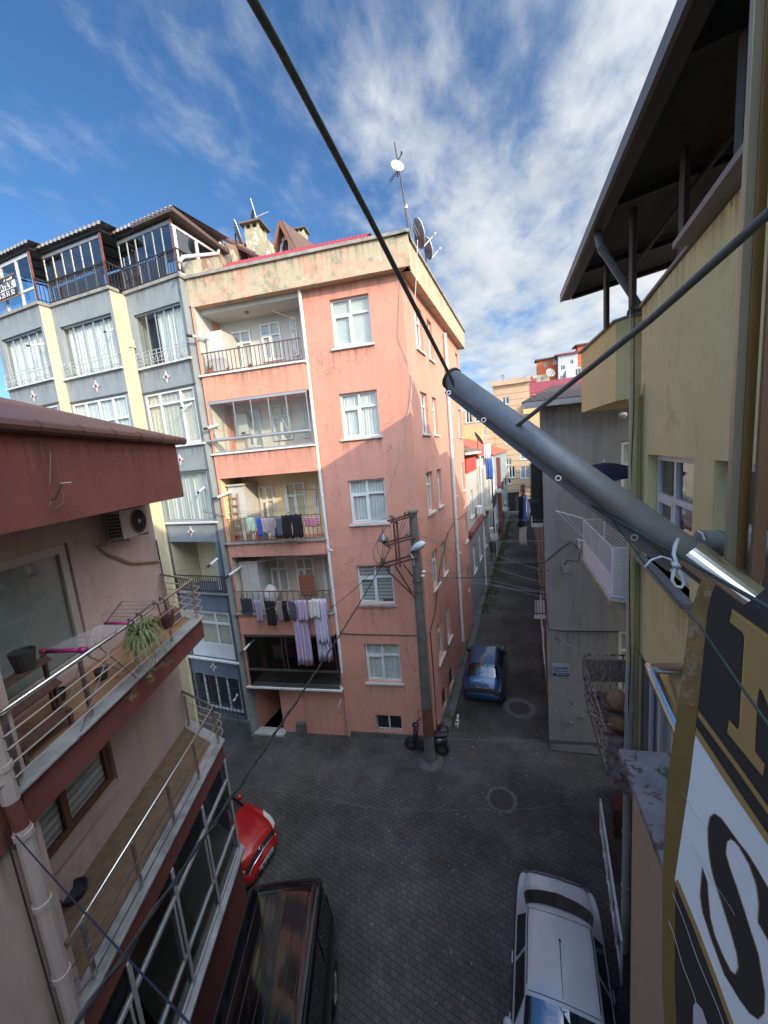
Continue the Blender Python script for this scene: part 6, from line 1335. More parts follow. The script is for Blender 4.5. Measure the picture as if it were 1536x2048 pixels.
# manhole covers
IRN = mat('cast_iron_cover', (.07, .062, .058), .7, metal=.3, var=.3, vs=20, bump=.8, bs=70)
COLR = mat('concrete_collar', (.115, .11, .098), .95, var=.3, vs=6, bump=.4, bs=30)
def manhole(c, r, R, label, seed):
    t = thing('manhole_cover', label, 'manhole', c); rnd = random.Random(seed); pts = []
    for i in range(36): a = 2*math.pi*i/36; k = R*(1+rnd.uniform(-.09, .09)); pts.append(Vector((c.x+k*math.cos(a), c.y+k*math.sin(a), .005)))
    MB().prism(pts, (0, 0, .006)).build('concrete_collar', COLR, t)
    mb = MB(); mb.lathe(Vector((c.x, c.y, .012)), [(.001, .008), (r, .008), (r+.012, .0)], seg=30); mb.build('lid', IRN, t)
    mb = MB()
    for i in range(-3, 4):
        w = math.sqrt(max(0, r*r-(i*r/4)**2)); mb.bar(Vector((c.x-w*.92, c.y+i*r/4, .022)), Vector((c.x+w*.92, c.y+i*r/4, .022)), .012, .008)
        mb.bar(Vector((c.x+i*r/4, c.y-w*.92, .0235)), Vector((c.x+i*r/4, c.y+w*.92, .0235)), .012, .008)
    mb.build('lid_ribs', IRN, t)
manhole(on_z(1039, 1416, 0), .36, .60, 'round manhole with pale concrete collar beside the blue car', 3)
manhole(on_z(1003, 1599, 0), .32, .42, 'round manhole in the middle of the junction pavers', 5)
def on_d(px, py, zc):
    v = Vector(((px-CX)/F*zc, (py-CY)/F*zc, zc)); return CAM+Vector((_x.dot(v), _y.dot(v), _z.dot(v)))
# ------------------------------------------------------------ things on the roofs
def chimney(name, label, px, py0, py1, Y, w, m=None):
    b = on_y(px, py1, Y); t = on_y(px, py0, Y); R_ = thing(name, label, 'chimney', b); f = Fr((b.x-w/2, b.y-.0), PF.u*-1); f.n = PF.n
    CH = mat('mossy_chimney_plaster', (.36, .33, .22), .92, var=.2, vs=4, bump=.4, bs=30, chips=[((.60, .58, .50), .55, 3, .04), ((.2, .19, .15), .62, 5, .05)])
    h = t.z-b.z; zc_ = b.z
    MB().box(f, 0, w, -w, 0, zc_-1.2, zc_+h*.72).build('shaft', CH, R_)
    for u in (0, w*.42, w*.86):
        for q in (0, .86): MB().box(f, u, u+w*.14, -w*(q+.14), -w*q, zc_+h*.722, zc_+h*.92).build('vent_pillar', CH, R_)
    MB().box(f, -w*.22, w*1.22, -w*1.22, w*.22, zc_+h*.922, zc_+h).build('cap', mat('brown_grey_cap', (.15, .12, .10), .8), R_); return f, zc_+h
chimney('chimney', 'tall mossy rendered chimney with a flat cap, aerial on top', 505, 440, 485, 13.2, .62)
chimney('chimney', 'small chimney with flat cap peeping out behind the pointed dormer', 599, 455, 480, 17.5, .5)
b = on_y(522, 497, 12.9); f = Fr((b.x, b.y), (1, .1)); f.n = PF.n
MB().box(f, -.25, .35, -.5, 0, b.z-1.5, b.z+.22).build('chimney', MATS['mossy_chimney_plaster'], label='low stained chimney stump between the tall chimney and the dormer', cat='chimney')
# old roof behind, visible between the blocks
BRT = mat('brown_roof_tiles', (.10, .05, .045), .8, var=.2)
a0, a1 = on_y(440, 478, 12.8), on_y(548, 500, 13.2)
rf_ = thing('old_house', 'old brown-roofed house with chimneys behind the red roof', 'building', (a0.x+1, 16, 0))
MB().hexa([a0, on_y(520, 520, 12.6), on_y(530, 500, 16), on_y(440, 478, 16), a0+up*.12, on_y(520, 520, 12.6)+up*.12, on_y(530, 500, 16)+up*.12, on_y(440, 478, 16)+up*.12]).build('roof', BRT, rf_)
q0 = on_y(440, 485, 13); q1 = on_y(520, 500, 13); MB().prism([Vector((q0.x, 13.3, 0)), Vector((q1.x, 13.3, 0)), Vector((q1.x, 18, 0)), Vector((q0.x, 18, 0))], (0, 0, min(q0.z, q1.z)-.3)).build('wall', WH, rf_)
# pointed dormer house
dY = 13.4
A_, Bl, Br = on_y(560, 444, dY), on_y(528, 530, dY), on_y(606, 512, dY); Br.z = Bl.z = min(Bl.z, Br.z)-.5; D_ = Vector((.35, 4, 0))
dm = thing('dormer_house', 'steep brown A-frame dormer with a white window behind the red sheet roof', 'dormer', (A_.x, dY, Bl.z))
BRO = mat('brown_dormer_roof', (.12, .07, .055), .7, var=.15); WDB = mat('brown_wood_verge', (.22, .11, .06), .7, var=.2)
for nm, P_ in (('l', Bl), ('r', Br)):
    o_ = (P_-A_).normalized(); s2 = Vector((o_.z, 0, -o_.x)); s2 = s2 if s2.z > 0 else -s2; e_ = P_+o_*.3
    MB().hexa([A_, e_, e_+D_, A_+D_, A_+s2*.1, e_+s2*.1, e_+D_+s2*.1, A_+D_+s2*.1]).build('roof', BRO, dm)
    MB().bar(A_-Vector((0, .04, .02)), e_-Vector((0, .04, .02)), .10, .05, up=Vector((0, 1, 0))).build('verge_board', WDB, dm)
bk_ = Vector((0, .35, 0)); MB().poly([A_+bk_, Bl+bk_, Br+bk_]).build('gable_glass', mat('dark_gable_glass', (.05, .06, .07), .15, var=.1, coat=.4), dm)
fd = Fr((A_.x, dY+.33), (1, 0)); fd.n = Vector((0, -1, 0))
w0 = on_y(558, 479, dY+.3); w1 = on_y(584, 517, dY+.3)
window(fd, w0.x-A_.x, w1.x-A_.x, w1.z, w0.z, dm, n=.05, cur=None, mull=(), tr=None, fw=.09, sash=False, sill=False)
for P_ in (Bl, Br): MB().bar(A_+Vector((0, .30, -.25)), P_+Vector((0, .30, 0))+(A_-P_)*.04-(P_-A_).normalized()*0, .05, .04, up=Vector((0, 1, 0))).build('window_bar', WHITE, dm)
# satellite dishes
DSH = mat('grey_dish', (.17, .165, .17), .5, var=.1); DSW = mat('white_dish', (.62, .62, .58), .5, var=.08)
def dish(label, c, r, ax, m=DSH, arm=True, back=False, group='satellite dishes on the roofs'):
    ax = Vector(ax).normalized(); t = thing('satellite_dish', label, 'satellite dish', c-up*r*1.3, group)
    pr = [(r*k, -.22*r+(.22*r)*k*k) for k in (.001, .3, .6, .85, 1)]; MB().lathe(c, pr+[(r*1.02, .0), (r*1.0, -.02), (r*.6, -.16*r), (.001, -.25*r)], axis=ax, seg=28).build('reflector', m, t, smooth=True)
    MB().lathe(c, [(r*.985, .005), (r*1.025, .008), (r*1.03, -.012)], axis=ax, seg=28).build('rim', DSW, t)
    dn = Vector((0, 0, -1)); lo = c+(dn-ax*dn.dot(ax)).normalized()*r
    if arm:
        e = c+ax*r*1.15+(lo-c)*.45; MB().tube([lo, e], .018, 8).build('feed_arm', DSW, t)
        for s_ in (-.06, .06): MB().lathe(e+ax.cross(up).normalized()*s_, [(.001, -.06), (.03, -.05), (.035, .03), (.001, .04)], axis=-ax, seg=10).build('feed_horn', DSW, t, smooth=True)
    MB().tube([c-ax*.22*r, c-ax*.3*r-up*.05, c-ax*.3*r-up*r*1.3], .025, 8).build('mount', BLI, t); return t
dax = Vector((.93, -.30, .38))
dish('largest dark grey dish on the salmon block corner beside the tall mast', AF.wp(838, 467, -.05)+Vector((0, 0, 0)), .45, (.80, .5, .3))
dish('second dark dish on the salmon block edge, just right of the largest', AF.wp(856, 497, .0), .36, (.80, .5, .3))
dish('white dish halfway up the tall roof mast, seen from behind', AF.wp(795, 331, -.2), .20, (.5, -.7, .3), DSW, arm=False)
dish('narrow grey dish leaning on the rubble party wall', on_y(476, 465, 11.6), .36, (.75, .6, .25), DSH, arm=False)
dish('dark dish above the red roof of the white row house in the alley', on_x(958, 876, -3.6), .55, (.8, .3, .5))
dish('dish on the tan apartment block parapet', on_y(1003, 757, 57.8), .55, (-.5, -.8, .3), DSW, arm=False)
dish('dish on the cream house below the orange blocks', on_y(1101, 745, 79), .8, (.4, -.8, .4), DSH, arm=False)
dish('grey-brown dish half hidden behind the yellow balcony parapet under the canopy', on_z(1277, 617, 12.1)+Vector((.12, .4, 0)), .22, (.2, -.95, .1), mat('taupe_dish', (.16, .14, .13), .6), arm=False)
# mast
m0 = AF.wp(822, 480, -.25); m1 = AF.wp(789, 284, -.25)
ms = thing('antenna_mast', 'tall thin leaning antenna mast on the corner of the salmon roof', 'antenna', m0)
MB().tube([m0-up*.2, m0.lerp(m1, .45), m1], [.03, .028, .022], 8).build('mast', mat('grey_mast', (.16, .15, .15), .5, metal=.4), ms)
y0 = m0.lerp(m1, .74)
MB().bar(y0, y0+Vector((-.32, -.1, -.35)), .015).build('yagi_boom', BLI, ms)
mb = MB()
for k in range(5): q = y0+Vector((-.32, -.1, -.35))*(.35+.15*k); mb.bar(q-Vector((.07, .0, .06))*(-1), q+Vector((-.07, 0, .06)), .01)
mb.build('yagi_elements', BLI, ms); MB().bar(m0.lerp(m1, .82), m0.lerp(m1, .88)+Vector((.16, 0, -.02)), .02).lathe(m0.lerp(m1, .88)+Vector((.16, 0, -.04)), [(.001, 0), (.03, .01), (.03, .08), (.001, .09)], seg=8).build('amplifier', BLI, ms)
MB().lathe(m0.lerp(m1, .34), [(.001, 0), (.06, .01), (.07, .06), (.05, .12), (.001, .13)], seg=10).build('cable_bundle', DSW, ms)
for k in range(3): MB().tube(sagline(m0.lerp(m1, .34), m0+Vector((.1+.1*k, .1, .1)), -.02, 5), .006, 4).build('aerial_cable', WCB, ms)
an = on_y(513, 434, 13.2); ta = thing('antenna', 'short white aerial with side arm on the tall chimney', 'antenna', an)
MB().tube([an-up*.1, on_y(501, 397, 13.2)], .018, 6).bar(an, on_y(536, 424, 13.2), .02).build('aerial', DSW, ta); MB().bar(on_y(507, 420, 13.2), on_y(504, 437, 13.2), .08).build('aerial_box', BLI, ta)
# ------------------------------------------------------------ laundry
def cloth(label, fr, u0, u1, z1, z0, n, m, name='hanging_cloth', cat='laundry', taper=0.0, amp=.03, folds=3, group=None, notch=None, hem=.02, seed=0, slant=0):
    rnd = random.Random(seed or int((u0*100+z1*37)*7) & 9999); u0, u1 = u0-.015, u1+.015; p1 = rnd.uniform(0, 6); rows = []; NU, NV = 16, 8
    for j in range(NV+1):
        v = j/NV; row = []
        for i in range(NU+1):
            t = i/NU; w = 1-taper*v; u = (u0+u1)/2+(t-.5)*(u1-u0)*w+.012*math.sin(5*v+p1)
            zb_ = z0+hem*math.sin(t*9+p1)+(notch*(1 if abs(t-.5) < .12 else 0) if notch else 0); zt_ = z1-.03*math.sin(t*math.pi*2*1.0)**2+slant*t
            z = zt_+(zb_-zt_)*v; nn_ = n+amp*(.35+.65*v)*math.sin(t*math.pi*2*folds+p1+v*1.2)+amp*.4*math.sin(t*23+p1)
            row.append(fr.P(u, z, nn_))
        rows.append(row)
    o = MB().grid(rows).build(name, m, label=label, cat=cat, group=group, smooth=True, solid=.004); return o
def cm(n, c, **k): return mat(n, c, .95, var=.12, vs=9, **k)
LIL = mat('lilac_striped_cotton', (.46, .38, .50), .95, var=.05, wave=((.30, .20, .34), 16, (1, .18, 0), .72)); LAV = mat('pale_lavender_cloth', (.50, .46, .60), .95, var=.12, vs=12)
def cu(k, x0, y0, x1, y1, n, label, m, **kw):
    a = PF.uv(x0, y0, n); b = PF.uv(x1, y1, n); return cloth(label, PF, b[0], a[0], a[1], b[1], n, m, **kw)
def line(label, pts, r=.005, m=None, group='washing lines on the salmon block'):
    o = MB().tube(pts, r, 5).build('washing_line', m or WIR, label=label, cat='washing line', group=group); return o
for k, (n, dz) in enumerate(((.72, 0), (.55, .04))):
    line(('front' if k == 0 else 'rear')+' washing line across the yellow-walled balcony', [PF.P(UR+.1, 8.62+dz, n), PF.P((UR+UL)/2, 8.55+dz, n), PF.P(UL+.1, 8.62+dz, n)])
    line(('front' if k == 0 else 'rear')+' washing line across the balcony above the dark glazing', [PF.P(UR+.1, 5.80+dz, n), PF.P((UR+UL)/2, 5.74+dz, n), PF.P(UL-.1, 5.78+dz, n)])
G1 = 'washing on the yellow-walled balcony'; G2 = 'washing on the balcony above the dark glazing'
N1 = .72
cu(3, 494, 1035, 512, 1063, N1, 'mint green vest, leftmost on the yellow-walled balcony line', cm('mint_cotton', (.50, .66, .48)), name='hanging_vest', group=G1, seed=1)
cu(3, 512, 1035, 526, 1072, N1, 'bright blue garment between the mint vest and beige shirt', cm('royal_blue_cotton', (.04, .12, .45)), name='hanging_shirt', taper=.2, group=G1, seed=2)
cu(3, 523, 1036, 539, 1066, N1, 'beige pink shirt next to the bright blue garment', cm('beige_pink_cotton', (.42, .34, .34)), name='hanging_shirt', group=G1, seed=3)
cu(3, 536, 1036, 552, 1075, N1, 'mauve grey shirt right of the beige pink one', cm('mauve_grey_cotton', (.30, .27, .31)), name='hanging_shirt', taper=.25, group=G1, seed=4)
cu(3, 550, 1034, 566, 1072, N1, 'slate grey shirt left of the big black clothes', cm('slate_cotton', (.09, .11, .15)), name='hanging_shirt', taper=.15, group=G1, seed=5)
BKC = cm('black_cotton', (.012, .012, .016))
cu(3, 562, 1030, 585, 1076, N1, 'first big black garment right of the slate grey shirt', BKC, name='hanging_trousers', group=G1, seed=6, amp=.04)
cu(3, 582, 1028, 608, 1074, N1, 'second big black garment left of the red checked cloth', BKC, name='hanging_trousers', group=G1, seed=7, amp=.04)
cu(3, 609, 1034, 638, 1052, .45, 'red and white checked cloth at the right end of the line', mat('red_check', (.42, .07, .13), .95, wave=((.55, .38, .42), 18, (0, 0, 1), .6)), group=G1, seed=8, amp=.01)
N2 = .62
cu(2, 481, 1196, 506, 1228, .4, 'dark navy garment at the left end of the lower line', cm('dark_navy_cloth', (.035, .04, .06)), name='hanging_shirt', group=G2, seed=11)
cu(2, 508, 1200, 528, 1244, N2, 'purple checked garment beside the dark navy one', mat('purple_check', (.27, .20, .33), .95, wave=((.42, .34, .46), 14, (0, 0, 1), .6)), name='hanging_shirt', taper=.1, group=G2, seed=12)
cu(2, 529, 1201, 555, 1251, N2, 'black shirt, longest black piece on the lower line', BKC, name='hanging_shirt', taper=.1, group=G2, seed=13)
cu(2, 553, 1201, 568, 1243, N2, 'taupe speckled garment right of the long black shirt', cm('taupe_speckled', (.20, .18, .19), chips=[((.36, .33, .34), .55, 40, .05)]), name='hanging_shirt', group=G2, seed=14)
cu(2, 563, 1201, 578, 1243, N2+.03, 'narrow black garment between the taupe and charcoal ones', BKC, name='hanging_shirt', group=G2, seed=15)
cu(2, 577, 1201, 594, 1240, N2, 'charcoal grey shirt beside the lilac striped set', cm('charcoal_cotton', (.07, .08, .10)), name='hanging_shirt', taper=.1, group=G2, seed=16)
cu(2, 594, 1200, 617, 1242, N2+.04, 'short lilac striped pyjama top on the lower line', LIL, name='hanging_shirt', group=G2, seed=17)
cu(2, 582, 1200, 628, 1331, N2-.05, 'long lilac striped sheet hanging down over the dark glazing', LIL, name='hanging_sheet', taper=-.05, amp=.06, folds=4, group=G2, seed=18)
cu(2, 616, 1199, 639, 1236, N2+.07, 'cream blouse in front of the lavender dress', cm('cream_cotton', (.55, .53, .50)), name='hanging_blouse', taper=-.1, group=G2, seed=19)
cu(2, 628, 1197, 659, 1289, N2+.02, 'pale lavender lace-edged nightdress on the lower line', LAV, name='hanging_dress', amp=.04, group=G2, seed=20, hem=.03)
cu(2, 624, 1197, 667, 1322, N2-.06, 'longest pale lavender sheet at the right end of the lower line', mat('lavender_print', (.44, .41, .54), .95, var=.2, vs=14), name='hanging_sheet', amp=.05, group=G2, seed=21)
cu(1, 545, 1290, 565, 1318, -.2, 'cream leggings hung inside the dark glazed balcony', cm('cream_knit', (.45, .40, .30)), name='hanging_trousers', notch=.35, seed=22)
cu(1, 568, 1290, 588, 1316, -.2, 'dark blue shorts hung inside the dark glazed balcony', cm('dim_blue_cotton', (.10, .11, .17)), name='hanging_shorts', seed=23)
# things standing on those balconies
def potted(label, p, r=.1, h=.16, m=None, leaf=(.06, .10, .03), n=40, lh=.25, seed=3, group=None, potname='plant_pot'):
    t = thing('potted_plant', label, 'plant', p, group); MB().lathe(p, [(.001, 0), (r*.7, 0), (r, h), (r*.9, h), (r*.85, h*.85), (.001, h*.85)], seg=16).build('pot', m or mat('terracotta', (.28, .11, .06), .8), t)
    if n:
        rnd = random.Random(seed); mb = MB()
        for i in range(n):
            a = rnd.uniform(0, 6.28); l_ = lh*rnd.uniform(.5, 1); b_ = p+up*h*.8; tip = b_+Vector((math.cos(a)*l_*.6, math.sin(a)*l_*.6, l_*rnd.uniform(.4, 1))); md = b_.lerp(tip, .5)+up*l_*.15; s_ = Vector((-math.sin(a), math.cos(a), 0))*.015
            mb.poly([b_, md+s_, tip, md-s_])
        mb.build('leaves', mat('leaf_green', leaf, .7, var=.3, vs=10), t)
    return t
potted('small potted plant at the left end of the top balcony', PF.P(UL-.25, 13.16, .15), seed=1); potted('red flowering plant mid-way along the top balcony rail', PF.P(UR+1.9, 13.16, .15), leaf=(.35, .05, .03), n=30, lh=.14, seed=5, r=.08, h=.1)
potted('yellow flowering pot on the top balcony, left of the red one', PF.P(UR+2.7, 13.16, .15), leaf=(.4, .3, .05), n=24, lh=.12, seed=6, r=.07, h=.1)
# wooden crates/ladder shelf at the left of the yellow balcony
lad = thing('plant_ladder', 'leaning rustic ladder with wrapped crates on the yellow-walled balcony', 'ladder', PF.P(UL-.35, 7.5, .1))
WDN = mat('worn_wood', (.30, .20, .12), .85, var=.3, vs=8)
for s_ in (0, .3): MB().bar(PF.P(UL-.22-s_, 7.5, .18), PF.P(UL-.28-s_*.8, 9.2, .05), .045).build('side_rail', WDN, lad)
for k in range(6): MB().bar(PF.P(UL-.2, 7.75+k*.26, .17-.02*k), PF.P(UL-.54, 7.75+k*.26, .17-.02*k), .06, .04).build('rung', WDN, lad)
rnd = random.Random(4)
JK = [cm('red_plastic', (.4, .06, .06)), cm('teal_plastic', (.1, .25, .25)), cm('cream_box', (.55, .5, .4)), cm('brown_box', (.28, .17, .1)), cm('white_bag', (.6, .6, .6))]
lb = ['red plastic tub behind the rusty railing', 'teal bucket behind the rusty railing', 'cream carton behind the rusty railing', 'brown carton behind the rusty railing', 'white bundle behind the rusty railing', 'red basin near the ladder', 'teal box left of the mint vest']
for k in range(7):
    u = UL-.2-k*.17; MB().box(PF, u-.16, u-.01, -.15+.05*(k % 3), .12, 7.505, 7.505+rnd.uniform(.2, .55)).build('storage_box', JK[k % 5], label=lb[k], cat='box', group='clutter on the yellow-walled balcony', bevel=.015)
blob('rubbish_sack', PF.P(UR+1.75, 7.5, -.1), .28, SAK, 'black bundle at the foot of the yellow-walled balcony railing', 'sack', seed=9)
blob('plastic_sack', PF.P(UL-1.05, 5.0, -.35), .34, mat('clear_white_sack', (.5, .5, .5), .4, var=.2, bump=.6, bs=8), 'big white plastic sack beside the cupboard on the lower laundry balcony', 'sack', sq=(.8, .8, 1.1), seed=4)
MB().box(PF, UR+.75, UR+1.35, -.3, -.22, 5.3, 6.1).build('ironing_board', mat('brown_board', (.22, .08, .04), .8), label='brown board standing behind the washing on the lower laundry balcony', cat='board', bevel=.05)
MB().lathe(PF.P(UR+2.05, 15.02, -.35), [(.001, 0), (.05, .01), (.08, .06), (.05, .085)], seg=14).build('ceiling_lamp', mat('dull_lamp_glass', (.3, .28, .25), .4), label='small round lamp under the top balcony ceiling', cat='lamp')
mb = MB(); mb.lathe(PF.P(UL-.95, 8.2, BN+.03), [(.001, 0), (.05, .01), (.04, .03)], axis=PF.n, seg=10)
for k in range(9): mb.box(PF, UL-1.0-.06*math.sin(k), UL-.94-.06*math.sin(k), BN+.02, BN+.06, 8.3+.05*k, 8.34+.05*k)
mb.build('hanging_ornament', mat('orange_garland', (.45, .18, .04), .8), label='orange garland hanging on the yellow balcony wall', cat='ornament')
MB().box(PF, UR+1.62, UR+1.75, BN+.07, BN+.14, 8.3, 9.15).build('umbrella', mat('folded_white_fabric', (.6, .6, .58), .9), label='folded white parasol leaning against the yellow balcony wall', cat='parasol', bevel=.03)
# window-sill flower
pp = PF.P(1.25, 5.14, -.19); mb = MB(); mb.box(PF, 1.1, 1.45, -.155, -.14, 5.13, 5.22); mb.build('flower_box', mat('brown_planter', (.15, .06, .04), .7), label='brown planter with a purple flower behind the zebra blind window', cat='planter')
# gas pipe and meter box at the base of the salmon wall
a = PF.uv(565, 1378, .04); b = PF.uv(606, 1383, .04); c = PF.uv(610, 1440, .04)
MB().tube([PF.P(a[0], a[1], .05), PF.P(b[0], a[1]-.03, .05), PF.P(b[0]-.03, a[1]-.1, .05), PF.P(c[0], c[1], .05)], .025, 8).build('gas_pipe', MATS['pink_painted_pipe'], PB)
mbx = PF.uv(605, 1450); MB().box(PF, mbx[0]-.17, mbx[0]+.17, .01, .22, 0, .50).build('meter_cabinet', KER, label='small concrete meter cabinet at the foot of the salmon wall', cat='cabinet', bevel=.01)
MB().tube([PF.P(*PF.uv(678, 1412), .1), PF.P(*PF.uv(681, 1403), .06), PF.P(*PF.uv(682, 1398), .02)], .022, 8).build('waste_stub', PVC, PB)
for px, py in ((672, 1252), (668, 1100)): MB().tube([PF.P(*PF.uv(px, py), .14), PF.P(*PF.uv(px-9, py-6), .16)], .03, 8).build('pipe_branch', PVC, PB)
# ------------------------------------------------------------ pink house balcony things
# air conditioner
acf = BW; a = acf.uv(232, 1042, .3); b = acf.uv(296, 1070, .3)
au0 = min(a[0], b[0])+.02; au1 = au0+.78; az1 = S1+2.38; az0 = az1-.52
ac = thing('air_conditioner', 'dusty white outdoor air conditioner unit under the brick red eave of the pink house', 'air conditioner', acf.P((au0+au1)/2, az0, .2))
ACW = mat('ac_casing', (.42, .38, .35), .5, var=.05)
MB().box(acf, au0, au1, .10, .36, az0, az1).build('casing', ACW, ac, bevel=.012)
fc = acf.P(au0+.30, (az0+az1)/2, .362)
MB().lathe(fc, [(.21, 0), (.235, .0), (.235, .012), (.21, .012), (.21, 0)], axis=LF.n, seg=32).build('fan_ring', mat('ac_grey', (.12, .12, .12), .5), ac)
MB().lathe(fc, [(.001, .002), (.21, .002)], axis=LF.n, seg=32).build('fan_recess', DARK, ac)
mb = MB()
for k in range(20):
    an_ = k*math.pi/10; v = LF.u*math.cos(an_)+up*math.sin(an_); v2 = LF.u*math.cos(an_+.35)+up*math.sin(an_+.35); mb.tube([fc+LF.n*.01+v*.04, fc+LF.n*.016+v2*.205], .0035, 4)
mb.build('fan_grille', MATS['ac_grey'], ac); MB().lathe(fc, [(.04, .02), (.001, .024)], axis=LF.n, seg=14).build('fan_hub', ACW, ac)
mb = MB()
for i in range(5):
    for j in range(7): mb.box(acf, au1+.002, au1+.008, .13+i*.045, .16+i*.045, az0+.05+j*.062, az0+.095+j*.062)
mb.build('side_vents', DARK, ac)
MB().bar(acf.P(au0+.1, az0-.02, .02), acf.P(au0+.1, az0-.02, .40), .04).bar(acf.P(au1-.1, az0-.02, .02), acf.P(au1-.1, az0-.02, .40), .04).build('wall_bracket', GG, ac)
MB().tube([acf.P(au1+.02, az0+.06, .25), acf.P(au1+.12, az0+.0, .14), acf.P(au1+.2, az0-.02, .05), acf.P(au1+.05, az0-.2, .05), acf.P(au0+.25, az0-.55, .05), acf.P(.05, az0-.78, .05)], .022, 8).build('insulated_hose', mat('beige_hose', (.33, .24, .17), .8), ac)
# folding drying rack
MAG = mat('magenta_plastic', (.28, .015, .12), .4, var=.05); WIRE2 = mat('coated_wire', (.28, .26, .27), .4, metal=.4)
dr = thing('drying_rack', 'folding drying rack with magenta plastic ends on the upper pink balcony', 'drying rack', LP(2.3, S1, .7))
RT_ = .92
def LQ(u, z, d): return LP(u, S1+z, d)
def dpx(px, py, z): return on_z(px, py, S1+z)
c1, c2 = dpx(88, 1303, RT_-.12), dpx(165, 1300, RT_-.12)
c3, c4 = dpx(255, 1247, RT_), dpx(210, 1247, RT_)
MB().tube([c1, c2], .028, 10).lathe(c1, [(.001, -.05), (.035, -.04), (.035, .04), (.001, .05)], axis=(c2-c1), seg=10).lathe(c2, [(.001, -.05), (.04, -.04), (.04, .04), (.001, .05)], axis=(c2-c1), seg=10).build('end_bar', MAG, dr, smooth=True)
MB().tube([c4, c3], .025, 10).build('end_bar', MAG, dr, smooth=True)
mb = MB()
for k in range(8): mb.tube([c1.lerp(c2, k/7), c4.lerp(c3, k/7)], .005, 5)
for t in (.0, .33, .5): mb.tube([c1.lerp(c4, t)-up*.01, c2.lerp(c3, t)-up*.01], .007, 5)
e1_, e2_ = dpx(244, 1203, RT_+.45), dpx(310, 1202, RT_+.45)
mb.tube([c4, e1_, e2_, c3], .008, 5)
for k in range(1, 6): mb.tube([c4.lerp(e1_, k/6), c3.lerp(e2_, k/6)], .004, 5)
mb.build('wire_shelf', WIRE2, dr)
mb = MB(); g_ = lambda u, d: LP(u, S1, d)
ctr = (c1+c2+c3+c4)/4
mb.tube([c1.lerp(c4, .25), ctr+LF.u*-.55+ce*.25-up*(RT_-.02)], .011, 6).tube([c2.lerp(c3, .25), ctr+LF.u*-.55-ce*.3-up*(RT_-.02)], .011, 6)
mb.tube([c4.lerp(c1, .25), ctr+LF.u*.6+ce*.25-up*(RT_-.02)], .011, 6).tube([c3.lerp(c2, .25), ctr+LF.u*.6-ce*.3-up*(RT_-.02)], .011, 6)
mb.build('leg_frame', WIRE2, dr)
mb = MB(); mb.tube([ctr+LF.u*-.55+ce*.3-up*(RT_-.03), ctr+LF.u*-.55-ce*.35-up*(RT_-.03)], .014, 8); mb.build('foot_bar', MAG, dr)
MB().tube([ctr+LF.u*.6+ce*.3-up*(RT_-.03), ctr+LF.u*.6-ce*.35-up*(RT_-.03)], .014, 8).build('foot_bar', MAG, dr)
# spider plant in a rail planter and two empty brown planters
BPL = mat('brown_plastic_planter', (.085, .035, .03), .5, var=.1)
def planter(label, u, plant, w=.3, seed=1):
    z = S1+.42; t = thing('rail_planter', label, 'planter', LP(u, z, -.12), 'brown planters hooked on the upper balcony rail')
    rows = []
    for (k, zz2) in ((.75, 0), (.9, .1), (1.02, .2), (1.05, .21), (.95, .2), (.85, .12)):
        rows.append([LP(u, z+zz2, .0)+LF.u*math.cos(a)*w*.62*k+ce*(math.sin(a)*.12*k+(-.14)) for a in [i*math.pi/9 for i in range(19)]])
    mb = MB(); mb.grid(rows); mb.poly(rows[0]); mb.build('trough', BPL, t, smooth=True)
    for s_ in (-.1, .1): MB().tube([LP(u+s_, z+.2, -.06), LP(u+s_, S1+.83, .0), LP(u+s_, S1+.83, .14), LP(u+s_, S1+.75, .14)], .014, 6).build('hook', BPL, t)
    if plant:
        rnd = random.Random(seed); mb = MB()
        for i in range(330):
            a = rnd.uniform(0, 6.28); l_ = rnd.uniform(.18, .46); b_ = LP(u+rnd.uniform(-.16, .16), z+.18, -.13+rnd.uniform(-.05, .05)); d = LF.u*math.cos(a)+ce*math.sin(a)*.9; rise = rnd.uniform(.05, .25); s_ = d.cross(up).normalized()*.007
            pts = [b_+d*l_*q+up*(rise*math.sin(q*2.2)*1.1-.38*l_*q*q*2) for q in (0, .3, .55, .8, 1)]
            for p, q, wa_, wb2_ in zip(pts, pts[1:], (1, 1, .9, .6), (1, .9, .6, .05)): mb.poly([p-s_*wa_, p+s_*wa_, q+s_*wb2_, q-s_*wb2_])
        mb.build('leaves', mat('spider_plant_leaf', (.12, .15, .05), .6, var=.6, vs=22, chips=[((.26, .25, .12), .58, 25, .05)]), t)
        mb = MB()
        for i in range(9):
            b_ = LP(u+rnd.uniform(-.3, .3), z+.05, -.2+rnd.uniform(-.1, .05)); e_ = b_-up*rnd.uniform(.25, .6)+LF.u*rnd.uniform(-.35, .35); mb.tube([b_, b_.lerp(e_, .5)+ce*-.06, e_], .003, 4)
            for k in range(16):
                a = rnd.uniform(0, 6.28); tp = e_+Vector((math.cos(a), math.sin(a), rnd.uniform(-.5, .6)))*rnd.uniform(.05, .11); s_ = Vector((-math.sin(a), math.cos(a), 0))*.005; mb.poly([e_-s_, e_+s_, tp])
        mb.build('runners', MATS['spider_plant_leaf'], t)
u_ = Fr((C0.x, C0.y), (LF.u.x, LF.u.y)); u_.n = LF.n
planter('brown rail planter overflowing with a spider plant', u_.uv(290, 1250, .1)[0], True, seed=3)
planter('empty brown rail planter right of the spider plant', u_.uv(335, 1213, .1)[0]+.0, False)
